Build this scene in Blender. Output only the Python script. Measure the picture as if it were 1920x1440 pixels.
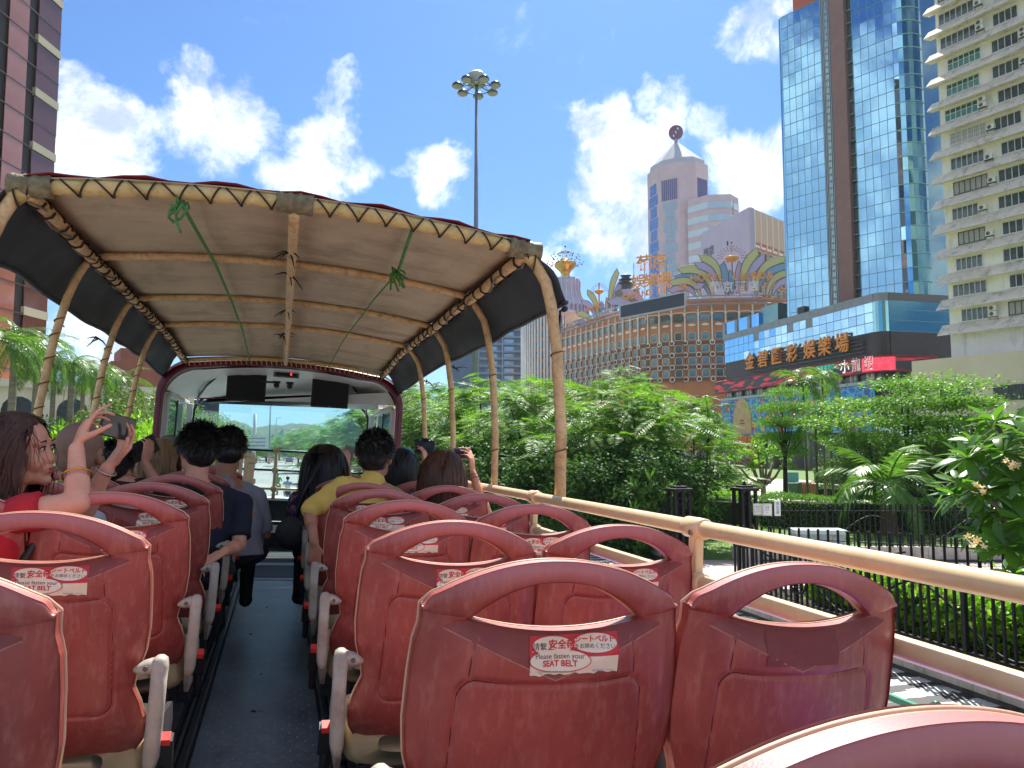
import bpy, bmesh, math, random
import numpy as np
from mathutils import Vector, Matrix, noise
V = Vector
random.seed(7); RNG = np.random.default_rng(7)
for o in list(bpy.data.objects): bpy.data.objects.remove(o)
SC = bpy.context.scene; COL = SC.collection
# ---------------------------------------------------------------- camera, sky, sun, exposure
EYE = 3.7            # eye height above the road
TH, PITCH, ROLL = 0.2892, 0.0834, 0.0504   # yaw right of the bus axis, pitch up, lean of the bus on the cambered road
cam = bpy.data.cameras.new('camera'); camo = bpy.data.objects.new('camera', cam); COL.objects.link(camo)
cam.sensor_width = 36; cam.lens = 1450 / 1920 * 36; cam.clip_start = 0.05; cam.clip_end = 6000
camo.location = (0, 0, EYE); camo.rotation_euler = (math.pi / 2 + PITCH, 0, -TH)
SC.camera = camo
SC.view_settings.view_transform = 'Standard'; SC.view_settings.look = 'None'
SC.view_settings.gamma = 1; SC.view_settings.use_curve_mapping = False
SC.view_settings.exposure = 1.1
SC.render.engine = 'CYCLES'; SC.render.resolution_x = 1024; SC.render.resolution_y = 768
SUN_AZ, SUN_EL = math.radians(27), math.radians(54)      # azimuth clockwise from +Y
sun = bpy.data.lights.new('sun', 'SUN'); sun.energy = 4.9; sun.angle = math.radians(0.55); sun.color = (1, 0.95, 0.87)
suno = bpy.data.objects.new('sun', sun); COL.objects.link(suno)
sd = V((math.sin(SUN_AZ) * math.cos(SUN_EL), math.cos(SUN_AZ) * math.cos(SUN_EL), math.sin(SUN_EL)))
suno.rotation_euler = sd.to_track_quat('Z', 'Y').to_euler()
world = bpy.data.worlds.new('World'); SC.world = world; world.use_nodes = True
def make_world():
    nt = world.node_tree; N = nt.nodes; L = nt.links; N.clear()
    out = N.new('ShaderNodeOutputWorld'); bg = N.new('ShaderNodeBackground'); L.new(bg.outputs[0], out.inputs[0])
    sky = N.new('ShaderNodeTexSky'); sky.sky_type = 'NISHITA'; sky.sun_disc = False
    sky.sun_elevation = SUN_EL; sky.sun_rotation = SUN_AZ; sky.air_density = 1.0; sky.dust_density = 0.6; sky.ozone_density = 2.2
    bg.inputs[1].default_value = 0.118
    tc = N.new('ShaderNodeTexCoord'); d = tc.outputs['Generated']
    def nz(scale, detail, rough, src, dist=0.0):
        n = N.new('ShaderNodeTexNoise'); n.inputs['Scale'].default_value = scale; n.inputs['Detail'].default_value = detail
        n.inputs['Roughness'].default_value = rough; n.inputs['Distortion'].default_value = dist; L.new(src, n.inputs['Vector']); return n
    def M(op, a, b, c=None):
        m = N.new('ShaderNodeMath'); m.operation = op
        for i, q in enumerate((a, b, c)):
            if q is None: continue
            if isinstance(q, (int, float)): m.inputs[i].default_value = q
            else: L.new(q, m.inputs[i])
        return m.outputs[0]
    # warped direction gives the ragged cumulus outline
    w = nz(4.5, 6, 0.62, d)
    vs = N.new('ShaderNodeVectorMath'); vs.operation = 'SUBTRACT'; L.new(w.outputs['Color'], vs.inputs[0]); vs.inputs[1].default_value = (0.5, 0.5, 0.5)
    vm = N.new('ShaderNodeVectorMath'); vm.operation = 'SCALE'; L.new(vs.outputs[0], vm.inputs[0]); vm.inputs['Scale'].default_value = 0.2
    va = N.new('ShaderNodeVectorMath'); va.operation = 'ADD'; L.new(d, va.inputs[0]); L.new(vm.outputs[0], va.inputs[1])
    vn = N.new('ShaderNodeVectorMath'); vn.operation = 'NORMALIZE'; L.new(va.outputs[0], vn.inputs[0])
    blobs = CLOUDS
    acc = None
    for az, el, r, s in blobs:
        c = (math.sin(az) * math.cos(el), math.cos(az) * math.cos(el), math.sin(el))
        dt = N.new('ShaderNodeVectorMath'); dt.operation = 'DOT_PRODUCT'; L.new(vn.outputs[0], dt.inputs[0]); dt.inputs[1].default_value = c
        mr = N.new('ShaderNodeMapRange'); mr.interpolation_type = 'SMOOTHSTEP'
        mr.inputs['From Min'].default_value = math.cos(r * 1.25); mr.inputs['From Max'].default_value = math.cos(r * 0.1)
        mr.inputs['To Min'].default_value = 0; mr.inputs['To Max'].default_value = s
        L.new(dt.outputs['Value'], mr.inputs['Value'])
        acc = mr.outputs[0] if acc is None else M('MAXIMUM', acc, mr.outputs[0])
    fine = nz(9, 9, 0.66, d, 0.3); big = nz(2.6, 3, 0.5, d)
    dens = M('ADD', acc, M('MULTIPLY', M('SUBTRACT', fine.outputs['Fac'], 0.5), 2.1))
    # scattered clouds over the unseen sky, cover raised to lift the ambient light
    sep = N.new('ShaderNodeSeparateXYZ'); L.new(d, sep.inputs[0])
    fw = N.new('ShaderNodeVectorMath'); fw.operation = 'DOT_PRODUCT'; L.new(d, fw.inputs[0])
    fw.inputs[1].default_value = (math.sin(TH) * 0.97, math.cos(TH) * 0.97, 0.24)
    mo = N.new('ShaderNodeMapRange'); mo.interpolation_type = 'SMOOTHSTEP'; mo.inputs['From Min'].default_value = math.cos(0.95); mo.inputs['From Max'].default_value = math.cos(0.72)
    mo.inputs['To Min'].default_value = 1; mo.inputs['To Max'].default_value = 0; L.new(fw.outputs['Value'], mo.inputs['Value'])
    oth = M('MULTIPLY', mo.outputs[0], M('MULTIPLY', M('SUBTRACT', big.outputs['Fac'], 0.38), 3.2))
    dens = M('ADD', dens, oth)
    cov = N.new('ShaderNodeMapRange'); cov.interpolation_type = 'SMOOTHSTEP'; cov.inputs['From Min'].default_value = 0.2; cov.inputs['From Max'].default_value = 0.92
    L.new(dens, cov.inputs['Value'])
    hz = N.new('ShaderNodeMapRange'); hz.inputs['From Min'].default_value = -0.02; hz.inputs['From Max'].default_value = 0.03; L.new(sep.outputs[2], hz.inputs['Value'])
    covh = M('MULTIPLY', cov.outputs[0], hz.outputs[0])
    # cloud shade: thick cores go blue-grey, sunward side white
    off = N.new('ShaderNodeVectorMath'); off.operation = 'ADD'; L.new(d, off.inputs[0]); off.inputs[1].default_value = (0.02, 0.01, 0.05)
    f2 = nz(9, 6, 0.6, off.outputs[0], 0.3)
    sh = N.new('ShaderNodeMapRange'); sh.interpolation_type = 'SMOOTHSTEP'; sh.inputs['From Min'].default_value = -0.08; sh.inputs['From Max'].default_value = 0.24
    L.new(M('SUBTRACT', M('ADD', M('MULTIPLY', M('SUBTRACT', fine.outputs['Fac'], f2.outputs['Fac']), 1.4), 0.16), M('MULTIPLY', M('SUBTRACT', dens, 0.62), 0.22)), sh.inputs['Value'])
    cm = N.new('ShaderNodeMixRGB'); L.new(sh.outputs[0], cm.inputs[0]); cm.inputs[1].default_value = (2.7, 3.2, 4.0, 1); cm.inputs[2].default_value = (5.4, 5.6, 5.8, 1)
    tint = N.new('ShaderNodeMixRGB'); tint.blend_type = 'MULTIPLY'; tint.inputs[0].default_value = 1; L.new(sky.outputs[0], tint.inputs[1]); tint.inputs[2].default_value = (0.27, 0.45, 0.64, 1)
    mix = N.new('ShaderNodeMixRGB'); L.new(covh, mix.inputs[0]); L.new(tint.outputs[0], mix.inputs[1]); L.new(cm.outputs[0], mix.inputs[2])
    L.new(mix.outputs[0], bg.inputs[0])
def pix_dir(px, py):
    u, v = px - 960, 720 - py
    f = 1450 * math.cos(PITCH) - v * math.sin(PITCH); up = v * math.cos(PITCH) + 1450 * math.sin(PITCH)
    return V((u * math.cos(TH) + f * math.sin(TH), -u * math.sin(TH) + f * math.cos(TH), up)) / f   # horizontal view depth 1
CLOUDS = []
for px, py, rad, s in [(130,200,70,.72),(150,270,100,.85),(180,330,90,.8),(120,300,90,.8),(205,300,70,.7),(335,150,50,.62),(345,185,45,.6),(420,235,88,.85),(360,250,60,.75),(480,230,55,.62),(380,300,80,.7),(600,290,80,.8),(560,330,80,.7),(640,180,45,.62),(635,140,26,.55),(650,240,50,.6),
        (825,320,48,.66),(780,300,30,.5),(560,250,40,.55),(240,340,50,.5),(1130,260,60,.75),(1190,300,75,.8),(1150,340,90,.8),(1140,430,75,.85),(1200,420,80,.8),(1240,250,50,.7),(1110,220,35,.6),(1400,330,75,.8),(1450,300,60,.8),(1440,360,60,.8),
        (1380,60,50,.55),(1410,100,45,.5),(1420,20,45,.5),(1040,520,50,.55),(120,600,90,.7),(30,560,70,.6),(170,640,80,.7),(1270,200,44,.5),(1215,190,36,.45),(300,260,60,.55),(700,300,40,.45),(1340,240,40,.4),(1160,490,60,.6)]:
    d_ = pix_dir(px, py)
    CLOUDS.append((math.atan2(d_.x, d_.y), math.atan2(d_.z, math.hypot(d_.x, d_.y)), rad / 1450 * 1.05, s))
CLOUDS += [(-.95,.17,.16,.85),(-.72,.2,.14,.85),(-1.15,.12,.16,.8),(-.6,.13,.09,.75),(-1.4,.3,.2,.7),(-.85,.07,.15,.8)]
make_world()
# ---------------------------------------------------------------- helpers
BUS = Matrix.Translation((0, 0, EYE)) @ Matrix.Rotation(ROLL, 4, 'Y')      # bus frame: origin at the eye, Y forward, X right
BINV = BUS.inverted()
def bpt(px, py, Y):
    """bus-frame point on the line of sight of a photo pixel, at bus distance Y"""
    d = BINV.to_3x3() @ pix_dir(px, py); return d * (Y / d.y)
def wpt(px, py, d): return V((0, 0, EYE)) + pix_dir(px, py) * d
def gpt(px, py, z=0.0):
    d = pix_dir(px, py); return V((0, 0, EYE)) + d * ((z - EYE) / d.z)
def lin(c): return tuple(((x / 255) / 12.92 if x <= 10 else ((x / 255 + .055) / 1.055) ** 2.4) for x in c)
class MB:
    def __init__(s): s.v = []; s.f = []; s.m = []; s.mi = 0
    def add(s, vs, fs):
        b = len(s.v); s.v += [tuple(q) for q in vs]
        for f in fs: s.f.append(tuple(b + i for i in f)); s.m.append(s.mi)
        return s
    def box(s, x0, x1, y0, y1, z0, z1):
        return s.add([(x0,y0,z0),(x1,y0,z0),(x1,y1,z0),(x0,y1,z0),(x0,y0,z1),(x1,y0,z1),(x1,y1,z1),(x0,y1,z1)],
                     [(3,2,1,0),(4,5,6,7),(0,1,5,4),(1,2,6,5),(2,3,7,6),(3,0,4,7)])
    def obox(s, c, ax, ay, az):
        """box from centre and three half-axis vectors"""
        c = V(c); ax = V(ax); ay = V(ay); az = V(az)
        vs = [c + sx * ax + sy * ay + sz * az for sz in (-1, 1) for sx, sy in ((-1,-1),(1,-1),(1,1),(-1,1))]
        return s.add(vs, [(3,2,1,0),(4,5,6,7),(0,1,5,4),(1,2,6,5),(2,3,7,6),(3,0,4,7)])
    def bar(s, a, b, w, h, up=(0,0,1)):
        a = V(a); b = V(b); d = (b - a); t = d.normalized(); r = t.cross(V(up)).normalized(); u = r.cross(t)
        return s.obox((a + b) / 2, r * w / 2, d / 2, u * h / 2)
    def tube(s, pts, r, n=8, cap=True, flat=1.0):
        pts = [V(p) for p in pts]; k = len(pts); rs = r if isinstance(r, (list, tuple)) else [r] * k
        b = len(s.v); ref = None
        for i in range(k):
            t = (pts[min(i+1,k-1)] - pts[max(i-1,0)]).normalized()
            if ref is None: ref = V((0,0,1)) if abs(t.z) < .9 else V((1,0,0))
            x = (ref - t * ref.dot(t)).normalized(); ref = x; y = t.cross(x)
            for j in range(n):
                a = 2 * math.pi * j / n; s.v.append(tuple(pts[i] + (x * math.cos(a) + y * math.sin(a) * flat) * rs[i]))
        for i in range(k-1):
            for j in range(n):
                s.f.append((b+i*n+j, b+i*n+(j+1)%n, b+(i+1)*n+(j+1)%n, b+(i+1)*n+j)); s.m.append(s.mi)
        if cap:
            s.f.append(tuple(b+j for j in range(n-1,-1,-1))); s.m.append(s.mi)
            s.f.append(tuple(b+(k-1)*n+j for j in range(n))); s.m.append(s.mi)
        return s
    def lathe(s, prof, n=16, c=(0,0,0)):
        b = len(s.v); c = V(c)
        for r, z in prof:
            for j in range(n): a = 2*math.pi*j/n; s.v.append((c.x+r*math.cos(a), c.y+r*math.sin(a), c.z+z))
        for i in range(len(prof)-1):
            for j in range(n):
                s.f.append((b+i*n+j, b+i*n+(j+1)%n, b+(i+1)*n+(j+1)%n, b+(i+1)*n+j)); s.m.append(s.mi)
        return s
    def prism(s, poly, vec):
        k = len(poly); vec = V(vec); p = [V(q) for q in poly]
        return s.add(p + [q + vec for q in p], [tuple(range(k-1,-1,-1)), tuple(range(k,2*k))] + [(i,(i+1)%k,k+(i+1)%k,k+i) for i in range(k)])
    def ell(s, c, ax, ay, az, n=12, m=8):
        c = V(c); ax = V(ax); ay = V(ay); az = V(az); vs = [c - az]; fs = []
        for i in range(1, m):
            ph = -math.pi/2 + math.pi*i/m
            for j in range(n):
                a = 2*math.pi*j/n; vs.append(c + (ax*math.cos(a)+ay*math.sin(a))*math.cos(ph) + az*math.sin(ph))
        vs.append(c + az)
        for j in range(n): fs.append((0, 1+(j+1)%n, 1+j))
        for i in range(m-2):
            for j in range(n): a=1+i*n+j; b_=1+i*n+(j+1)%n; fs.append((a,b_,b_+n,a+n))
        t = len(vs)-1; q = 1+(m-2)*n
        for j in range(n): fs.append((q+j, q+(j+1)%n, t))
        return s.add(vs, fs)
    def sph(s, c, r, n=10, m=7): return s.ell(c, (r,0,0), (0,r,0), (0,0,r), n, m)
    def cone(s, p0, r0, p1, r1, n=12):
        """tapered capsule"""
        p0 = V(p0); p1 = V(p1); t = (p1-p0).normalized(); pts=[]; rs=[]
        for a in (-80,-50,-20): pts.append(p0 + t*r0*math.sin(math.radians(a))); rs.append(r0*math.cos(math.radians(a)))
        for a in (20,50,80): pts.append(p1 + t*r1*math.sin(math.radians(a))); rs.append(r1*math.cos(math.radians(a)))
        return s.tube(pts, rs, n)
    def mesh(s, name, mats, smooth=False):
        me = bpy.data.meshes.new(name); me.from_pydata(s.v, [], s.f)
        for m in (mats if isinstance(mats, (list, tuple)) else [mats]): me.materials.append(m)
        if any(s.m): me.polygons.foreach_set('material_index', s.m)
        if smooth: me.polygons.foreach_set('use_smooth', [True]*len(s.f))
        me.update(); return me
def put(name, me, parent=None, M=None):
    o = bpy.data.objects.new(name, me); COL.objects.link(o)
    if parent is not None: o.parent = parent
    if M is not None: o.matrix_local = M
    return o
def tag(o, label=None, cat=None, group=None, kind=None):
    if label: o['label'] = label
    if cat: o['category'] = cat
    if group: o['group'] = group
    if kind: o['kind'] = kind
    return o
def thing(name, label, cat, M=None, group=None):
    o = bpy.data.objects.new(name, None); COL.objects.link(o); o.empty_display_size = .1
    if M is not None: o.matrix_world = M
    return tag(o, label, cat, group)
def part(parent, name, mb, mat, smooth=False, M=None, kind=None):
    o = put(name, mb.mesh(name, mat, smooth), parent, M)
    if kind: o['kind'] = kind
    return o
def T(x, y=None, z=None): return Matrix.Translation(V(x) if y is None else V((x, y, z)))
def RZ(a): return Matrix.Rotation(a, 4, 'Z')
_BEV = set()
def bevel(o, w=.004, seg=2):
    """round the sharp edges of a mesh once, in place"""
    me = o.data
    if me.name in _BEV: return o
    _BEV.add(me.name); bm = bmesh.new(); bm.from_mesh(me); bm.normal_update()
    es = [e for e in bm.edges if len(e.link_faces) == 2 and e.calc_face_angle(0) > .6]
    if es: bmesh.ops.bevel(bm, geom=es, offset=w, offset_type='OFFSET', segments=seg, profile=.5, affect='EDGES', clamp_overlap=True)
    bm.to_mesh(me); bm.free(); me.update(); return o
def thicken(o, t):
    bm = bmesh.new(); bm.from_mesh(o.data); bm.normal_update(); bmesh.ops.solidify(bm, geom=bm.faces[:], thickness=t)
    for f in bm.faces: f.smooth = True
    bm.to_mesh(o.data); bm.free(); o.data.update(); return o
# materials
MATS = {}
def pm(name, col, col2=None, rough=.6, scale=8, bump=0, bscale=None, metal=0, coat=0, detail=5, thr=None, emit=None, spec=.5, island=None, transl=0, stretch=None, alpha=1, ior=None, dirt=None, sheen=0):
    """procedural surface: two colours mixed by noise (or per loose piece), optional fine relief"""
    if name in MATS: return MATS[name]
    m = bpy.data.materials.new(name); m.use_nodes = True; MATS[name] = m
    N = m.node_tree.nodes; L = m.node_tree.links; b = N['Principled BSDF']
    b.inputs['Roughness'].default_value = rough; b.inputs['Metallic'].default_value = metal
    b.inputs['Specular IOR Level'].default_value = spec
    if coat: b.inputs['Coat Weight'].default_value = coat; b.inputs['Coat Roughness'].default_value = .25
    if sheen: b.inputs['Sheen Weight'].default_value = sheen
    c1 = (*col, 1); c2 = (*(col2 or col), 1)
    tc = N.new('ShaderNodeTexCoord'); vec = tc.outputs['Object']
    if stretch:
        mp = N.new('ShaderNodeMapping'); mp.inputs['Scale'].default_value = stretch; L.new(vec, mp.inputs[0]); vec = mp.outputs[0]
    colo = None
    if col2 is not None or dirt:
        n = N.new('ShaderNodeTexNoise'); n.inputs['Scale'].default_value = scale; n.inputs['Detail'].default_value = detail; n.inputs['Roughness'].default_value = .6; L.new(vec, n.inputs['Vector'])
        fac = n.outputs['Fac']
        if island:
            g = N.new('ShaderNodeNewGeometry'); a = N.new('ShaderNodeMath'); a.operation = 'MULTIPLY_ADD'
            L.new(g.outputs['Random Per Island'], a.inputs[0]); a.inputs[1].default_value = island; 
            s2 = N.new('ShaderNodeMath'); s2.operation = 'MULTIPLY'; L.new(fac, s2.inputs[0]); s2.inputs[1].default_value = 1-island; L.new(s2.outputs[0], a.inputs[2]); fac = a.outputs[0]
        r = N.new('ShaderNodeMapRange'); lo, hi = thr or (.3, .7); r.inputs['From Min'].default_value = lo; r.inputs['From Max'].default_value = hi; L.new(fac, r.inputs['Value'])
        mx = N.new('ShaderNodeMixRGB'); mx.inputs[1].default_value = c1; mx.inputs[2].default_value = c2; L.new(r.outputs[0], mx.inputs[0]); colo = mx.outputs[0]
        for dirt in ([] if not dirt else dirt if isinstance(dirt, list) else [dirt]):
            n3 = N.new('ShaderNodeTexNoise'); n3.inputs['Scale'].default_value = dirt[1]; n3.inputs['Detail'].default_value = 8; n3.inputs['Roughness'].default_value = .7
            mp3 = N.new('ShaderNodeMapping'); mp3.inputs['Scale'].default_value = dirt[3] if len(dirt) > 3 else (1,1,1); L.new(tc.outputs['Object'], mp3.inputs[0]); L.new(mp3.outputs[0], n3.inputs['Vector'])
            r3 = N.new('ShaderNodeMapRange'); r3.inputs['From Min'].default_value = .5; r3.inputs['From Max'].default_value = .75; r3.inputs['To Max'].default_value = dirt[2]; L.new(n3.outputs['Fac'], r3.inputs['Value'])
            m3 = N.new('ShaderNodeMixRGB'); L.new(r3.outputs[0], m3.inputs[0]); L.new(colo, m3.inputs[1]); m3.inputs[2].default_value = (*dirt[0], 1); colo = m3.outputs[0]
        L.new(colo, b.inputs['Base Color'])
    else: b.inputs['Base Color'].default_value = c1
    if bump:
        n2 = N.new('ShaderNodeTexNoise'); n2.inputs['Scale'].default_value = bscale or scale*4; n2.inputs['Detail'].default_value = 6; L.new(vec, n2.inputs['Vector'])
        bp = N.new('ShaderNodeBump'); bp.inputs['Strength'].default_value = min(1, bump); bp.inputs['Distance'].default_value = .02 if bump <= 1 else .02*bump; L.new(n2.outputs['Fac'], bp.inputs['Height']); L.new(bp.outputs[0], b.inputs['Normal'])
    if emit: b.inputs['Emission Color'].default_value = (*emit[:3], 1); b.inputs['Emission Strength'].default_value = emit[3]
    if transl:
        t = N.new('ShaderNodeBsdfTranslucent'); ms = N.new('ShaderNodeMixShader'); ms.inputs[0].default_value = transl
        if colo: 
            br = N.new('ShaderNodeMixRGB'); br.blend_type='MULTIPLY'; br.inputs[0].default_value=1; L.new(colo, br.inputs[1]); br.inputs[2].default_value=(1.5,1.7,.7,1) if island else (1,1,1,1); L.new(br.outputs[0], t.inputs['Color'])
        else: t.inputs['Color'].default_value = c1
        o = N['Material Output']; L.new(b.outputs[0], ms.inputs[1]); L.new(t.outputs[0], ms.inputs[2]); L.new(ms.outputs[0], o.inputs[0])
    return m
def glassy(name, tint, refl=.12, rough=.02):
    """clear pane: tinted see-through with a mirror film"""
    if name in MATS: return MATS[name]
    m = bpy.data.materials.new(name); m.use_nodes = True; MATS[name] = m
    N = m.node_tree.nodes; L = m.node_tree.links; N.remove(N['Principled BSDF'])
    t = N.new('ShaderNodeBsdfTransparent'); t.inputs[0].default_value = (*tint, 1)
    g = N.new('ShaderNodeBsdfGlossy'); g.inputs['Roughness'].default_value = rough; g.inputs[0].default_value = (.9,.97,1,1)
    f = N.new('ShaderNodeFresnel'); f.inputs[0].default_value = 1.5
    a = N.new('ShaderNodeMath'); a.operation = 'MULTIPLY_ADD'; L.new(f.outputs[0], a.inputs[0]); a.inputs[1].default_value = .8; a.inputs[2].default_value = refl
    ms = N.new('ShaderNodeMixShader'); L.new(a.outputs[0], ms.inputs[0]); L.new(t.outputs[0], ms.inputs[1]); L.new(g.outputs[0], ms.inputs[2])
    L.new(ms.outputs[0], N['Material Output'].inputs[0]); return m
# evaluation scene used for voxel-merging bodies and for turning lettering into meshes
TMP = bpy.data.scenes.new('work'); 
def evaluate(o):
    TMP.collection.objects.link(o); vl = TMP.view_layers[0]; vl.update(); dg = vl.depsgraph
    me = bpy.data.meshes.new_from_object(o.evaluated_get(dg), depsgraph=dg)
    TMP.collection.objects.unlink(o); bpy.data.objects.remove(o); return me
def merge(mb, name, mat, voxel=.007, smooth=3, wrinkle=0, wscale=9):
    me = mb.mesh('tmp', mat); o = bpy.data.objects.new('tmp', me)
    r = o.modifiers.new('r', 'REMESH'); r.mode = 'VOXEL'; r.voxel_size = voxel
    s = o.modifiers.new('s', 'SMOOTH'); s.factor = .6; s.iterations = smooth
    out = evaluate(o); bpy.data.meshes.remove(me); out.name = name
    if not out.materials: out.materials.append(mat)
    n = len(out.vertices)
    if wrinkle:
        co = np.empty(n*3, 'f'); out.vertices.foreach_get('co', co); co = co.reshape(-1,3)
        nr = np.empty(n*3, 'f'); out.vertex_normals.foreach_get('vector', nr); nr = nr.reshape(-1,3)
        dv = np.array([noise.noise(V((p[0]*wscale*1.4, p[1]*wscale, p[2]*wscale*.55))) + .5*noise.noise(V(p)*wscale*2.3) for p in co.tolist()], 'f')
        co += nr * (dv*wrinkle)[:,None]; out.vertices.foreach_set('co', co.ravel())
    out.polygons.foreach_set('use_smooth', [True]*len(out.polygons)); out.update(); return out
TXT = {}
def text_mesh(s, size=1, depth=.0, bold=0.0, spacing=1.0):
    """lettering as a mesh, lying in XZ, reading along +X, centred"""
    k = (s, size, depth, bold)
    if k in TXT: return TXT[k]
    c = bpy.data.curves.new('lettering', 'FONT'); c.body = s; c.size = size; c.extrude = depth; c.offset = bold
    c.align_x = 'CENTER'; c.align_y = 'CENTER'; c.resolution_u = 3; c.space_character = spacing
    o = bpy.data.objects.new('lettering', c); me = evaluate(o); me.transform(Matrix.Rotation(math.pi/2, 4, 'X'))
    me.name = 'lettering'; TXT[k] = me; return me
def lettering(parent, name, s, size, mat, M, depth=0.0, bold=0.0):
    me = text_mesh(s, size, depth, bold).copy(); me.materials.clear(); me.materials.append(mat); return put(name, me, parent, M)
def arr_mesh(name, verts, quads, mat, smooth=False):
    """fast mesh from numpy arrays, quads (n,4) or tris (n,3)"""
    me = bpy.data.meshes.new(name); k = quads.shape[1]
    me.vertices.add(len(verts)); me.vertices.foreach_set('co', np.ascontiguousarray(verts, 'f').ravel())
    me.loops.add(quads.size); me.loops.foreach_set('vertex_index', np.ascontiguousarray(quads, 'i').ravel())
    me.polygons.add(len(quads)); me.polygons.foreach_set('loop_start', np.arange(0, quads.size, k, dtype='i'))
    try: me.polygons.foreach_set('loop_total', np.full(len(quads), k, 'i'))
    except Exception: pass
    me.materials.append(mat)
    if smooth: me.polygons.foreach_set('use_smooth', [True]*len(quads))
    me.update(calc_edges=True); return me
ORD = ['nearest','first','second','third','fourth','fifth','sixth','seventh','eighth','ninth','tenth']
# ---------------------------------------------------------------- shared materials
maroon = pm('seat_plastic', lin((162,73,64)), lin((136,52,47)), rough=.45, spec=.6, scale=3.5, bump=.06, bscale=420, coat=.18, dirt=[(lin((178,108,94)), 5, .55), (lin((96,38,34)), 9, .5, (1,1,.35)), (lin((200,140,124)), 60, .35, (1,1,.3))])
def handle_sheen(m, z0, z1, col):
    # painted highlight: colour lightens with height, standing in for sky sheen on the handle
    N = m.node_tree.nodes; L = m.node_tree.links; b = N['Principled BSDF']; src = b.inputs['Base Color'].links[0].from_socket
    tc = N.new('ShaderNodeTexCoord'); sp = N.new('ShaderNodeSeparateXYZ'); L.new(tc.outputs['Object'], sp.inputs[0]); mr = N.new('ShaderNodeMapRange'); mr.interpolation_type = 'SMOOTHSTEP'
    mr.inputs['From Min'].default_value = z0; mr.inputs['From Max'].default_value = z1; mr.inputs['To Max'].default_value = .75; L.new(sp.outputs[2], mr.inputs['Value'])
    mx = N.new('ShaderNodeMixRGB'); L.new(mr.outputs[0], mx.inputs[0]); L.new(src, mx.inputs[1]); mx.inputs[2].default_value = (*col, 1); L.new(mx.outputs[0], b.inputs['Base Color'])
handle_sheen(maroon, .99, 1.055, lin((198,116,114)))
maroon_facet = pm('seat_facet_plastic', lin((138,68,62)), lin((122,54,50)), rough=.55, scale=6, bump=.05, bscale=400, dirt=(lin((150,98,86)), 7, .5))
cream = pm('cream_trim', lin((224,184,150)), lin((200,150,122)), rough=.4, scale=9)
pinkpad = pm('seat_front_pad', lin((196,140,132)), lin((180,118,112)), rough=.55, scale=12, bump=.05)
beigepad = pm('seat_beige_vinyl', lin((206,188,150)), lin((188,168,130)), rough=.6, scale=10, bump=.08)
armcream = pm('armrest_plastic', lin((182,174,160)), lin((150,142,128)), rough=.5, scale=14, bump=.06, dirt=(lin((120,105,90)), 18, .6))
black = pm('black_plastic', (.012,.012,.014), rough=.45)
blackrub = pm('black_rubber', (.018,.02,.024), (.03,.034,.04), rough=.7, scale=20, bump=.1)
redbtn = pm('buckle_red', (.62,.03,.02), rough=.4)
railpaint = pm('rail_cream_paint', lin((232,204,160)), lin((222,190,146)), rough=.3, scale=5, coat=.3, bump=.02, bscale=90, dirt=(lin((190,150,110)), 12, .4))
polewood = pm('pole_paint', lin((222,188,138)), lin((200,162,112)), rough=.5, scale=7, bump=.2, bscale=60, dirt=[(lin((110,78,50)), 16, .7), (lin((70,48,34)), 34, .55)])
cord = pm('dark_cord', (.035,.024,.02), rough=.9)
tape = pm('yellowed_tape', lin((214,190,130)), lin((188,160,96)), rough=.5, scale=14, bump=.3, bscale=40, dirt=(lin((110,86,52)), 20, .7))
# ---------------------------------------------------------------- the bus
HF = -1.22   # deck floor in the bus frame
bus = thing('open_top_bus', 'open top double decker bus deck with canopied cab at the front', 'bus', BUS @ T(0, 0, HF))
def bp(name, mb, mat, smooth=False, parent=None, kind=None): 
    return part(parent or bus, name, mb, mat, smooth, None, kind)
Z = lambda z: z - HF       # eye-relative height -> bus local
matfloor = pm('aisle_vinyl', lin((112,124,130)), lin((90,102,110)), rough=.42, scale=2.2, bump=.12, bscale=55, dirt=[(lin((130,142,148)), 7, .7), (lin((48,54,58)), 3, .6, (2,.5,1)), (lin((150,158,160)), 40, .4)])
m = MB(); m.box(-.243, .252, -1.5, 7.57, .0, .012); bp('aisle_mat', m, matfloor)
m = MB(); m.box(-1.3, 1.3, -2, 10.45, -.06, 0); bp('deck_floor', m, blackrub)
m = MB()                                              # raised dots pressed into the mat
for i in range(74):
    for j in range(8):
        x = -.21 + j*.061 + (.03 if i % 2 else 0); y = .9 + i*.052
        if x < .24: m.lathe([(.0042,.012),(.003,.0145),(0,.0148)], 6, (x, y, 0))
bp('mat_dots', m, pm('mat_dot', lin((132,148,156)), rough=.4), kind='stuff')
for s in (-1, 1):
    m = MB(); x0 = .262 if s > 0 else -.252
    xs = sorted((x0, x0 + s*.03)); m.box(xs[0], xs[1], -1.5, 7.6, 0, .05)
    xs = sorted((x0 + s*.033, x0 + s*.05)); m.box(xs[0], xs[1], -1.5, 7.6, 0, .075)
    o = bp('seat_track', m, pm('track_metal', (.035,.038,.042), (.09,.095,.1), rough=.4, scale=30, metal=.4)); bevel(o)
    m = MB(); xs = sorted((x0 + s*.055, s*1.14)); m.box(xs[0], xs[1], -1.5, 7.5, 0, .14); bevel(bp('seat_plinth', m, blackrub), .01)
m = MB(); m.box(-.235, .245, 7.575, 7.63, .0, .02); bp('step_nosing', m, pm('worn_steel', (.35,.38,.4), (.2,.22,.24), rough=.3, metal=.8, scale=20))
m = MB(); m.box(-.33, .25, 8.55, 8.72, .001, .012); bp('step_nosing', m, pm('nosing_blue', (.25,.32,.38), rough=.35))
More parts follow.
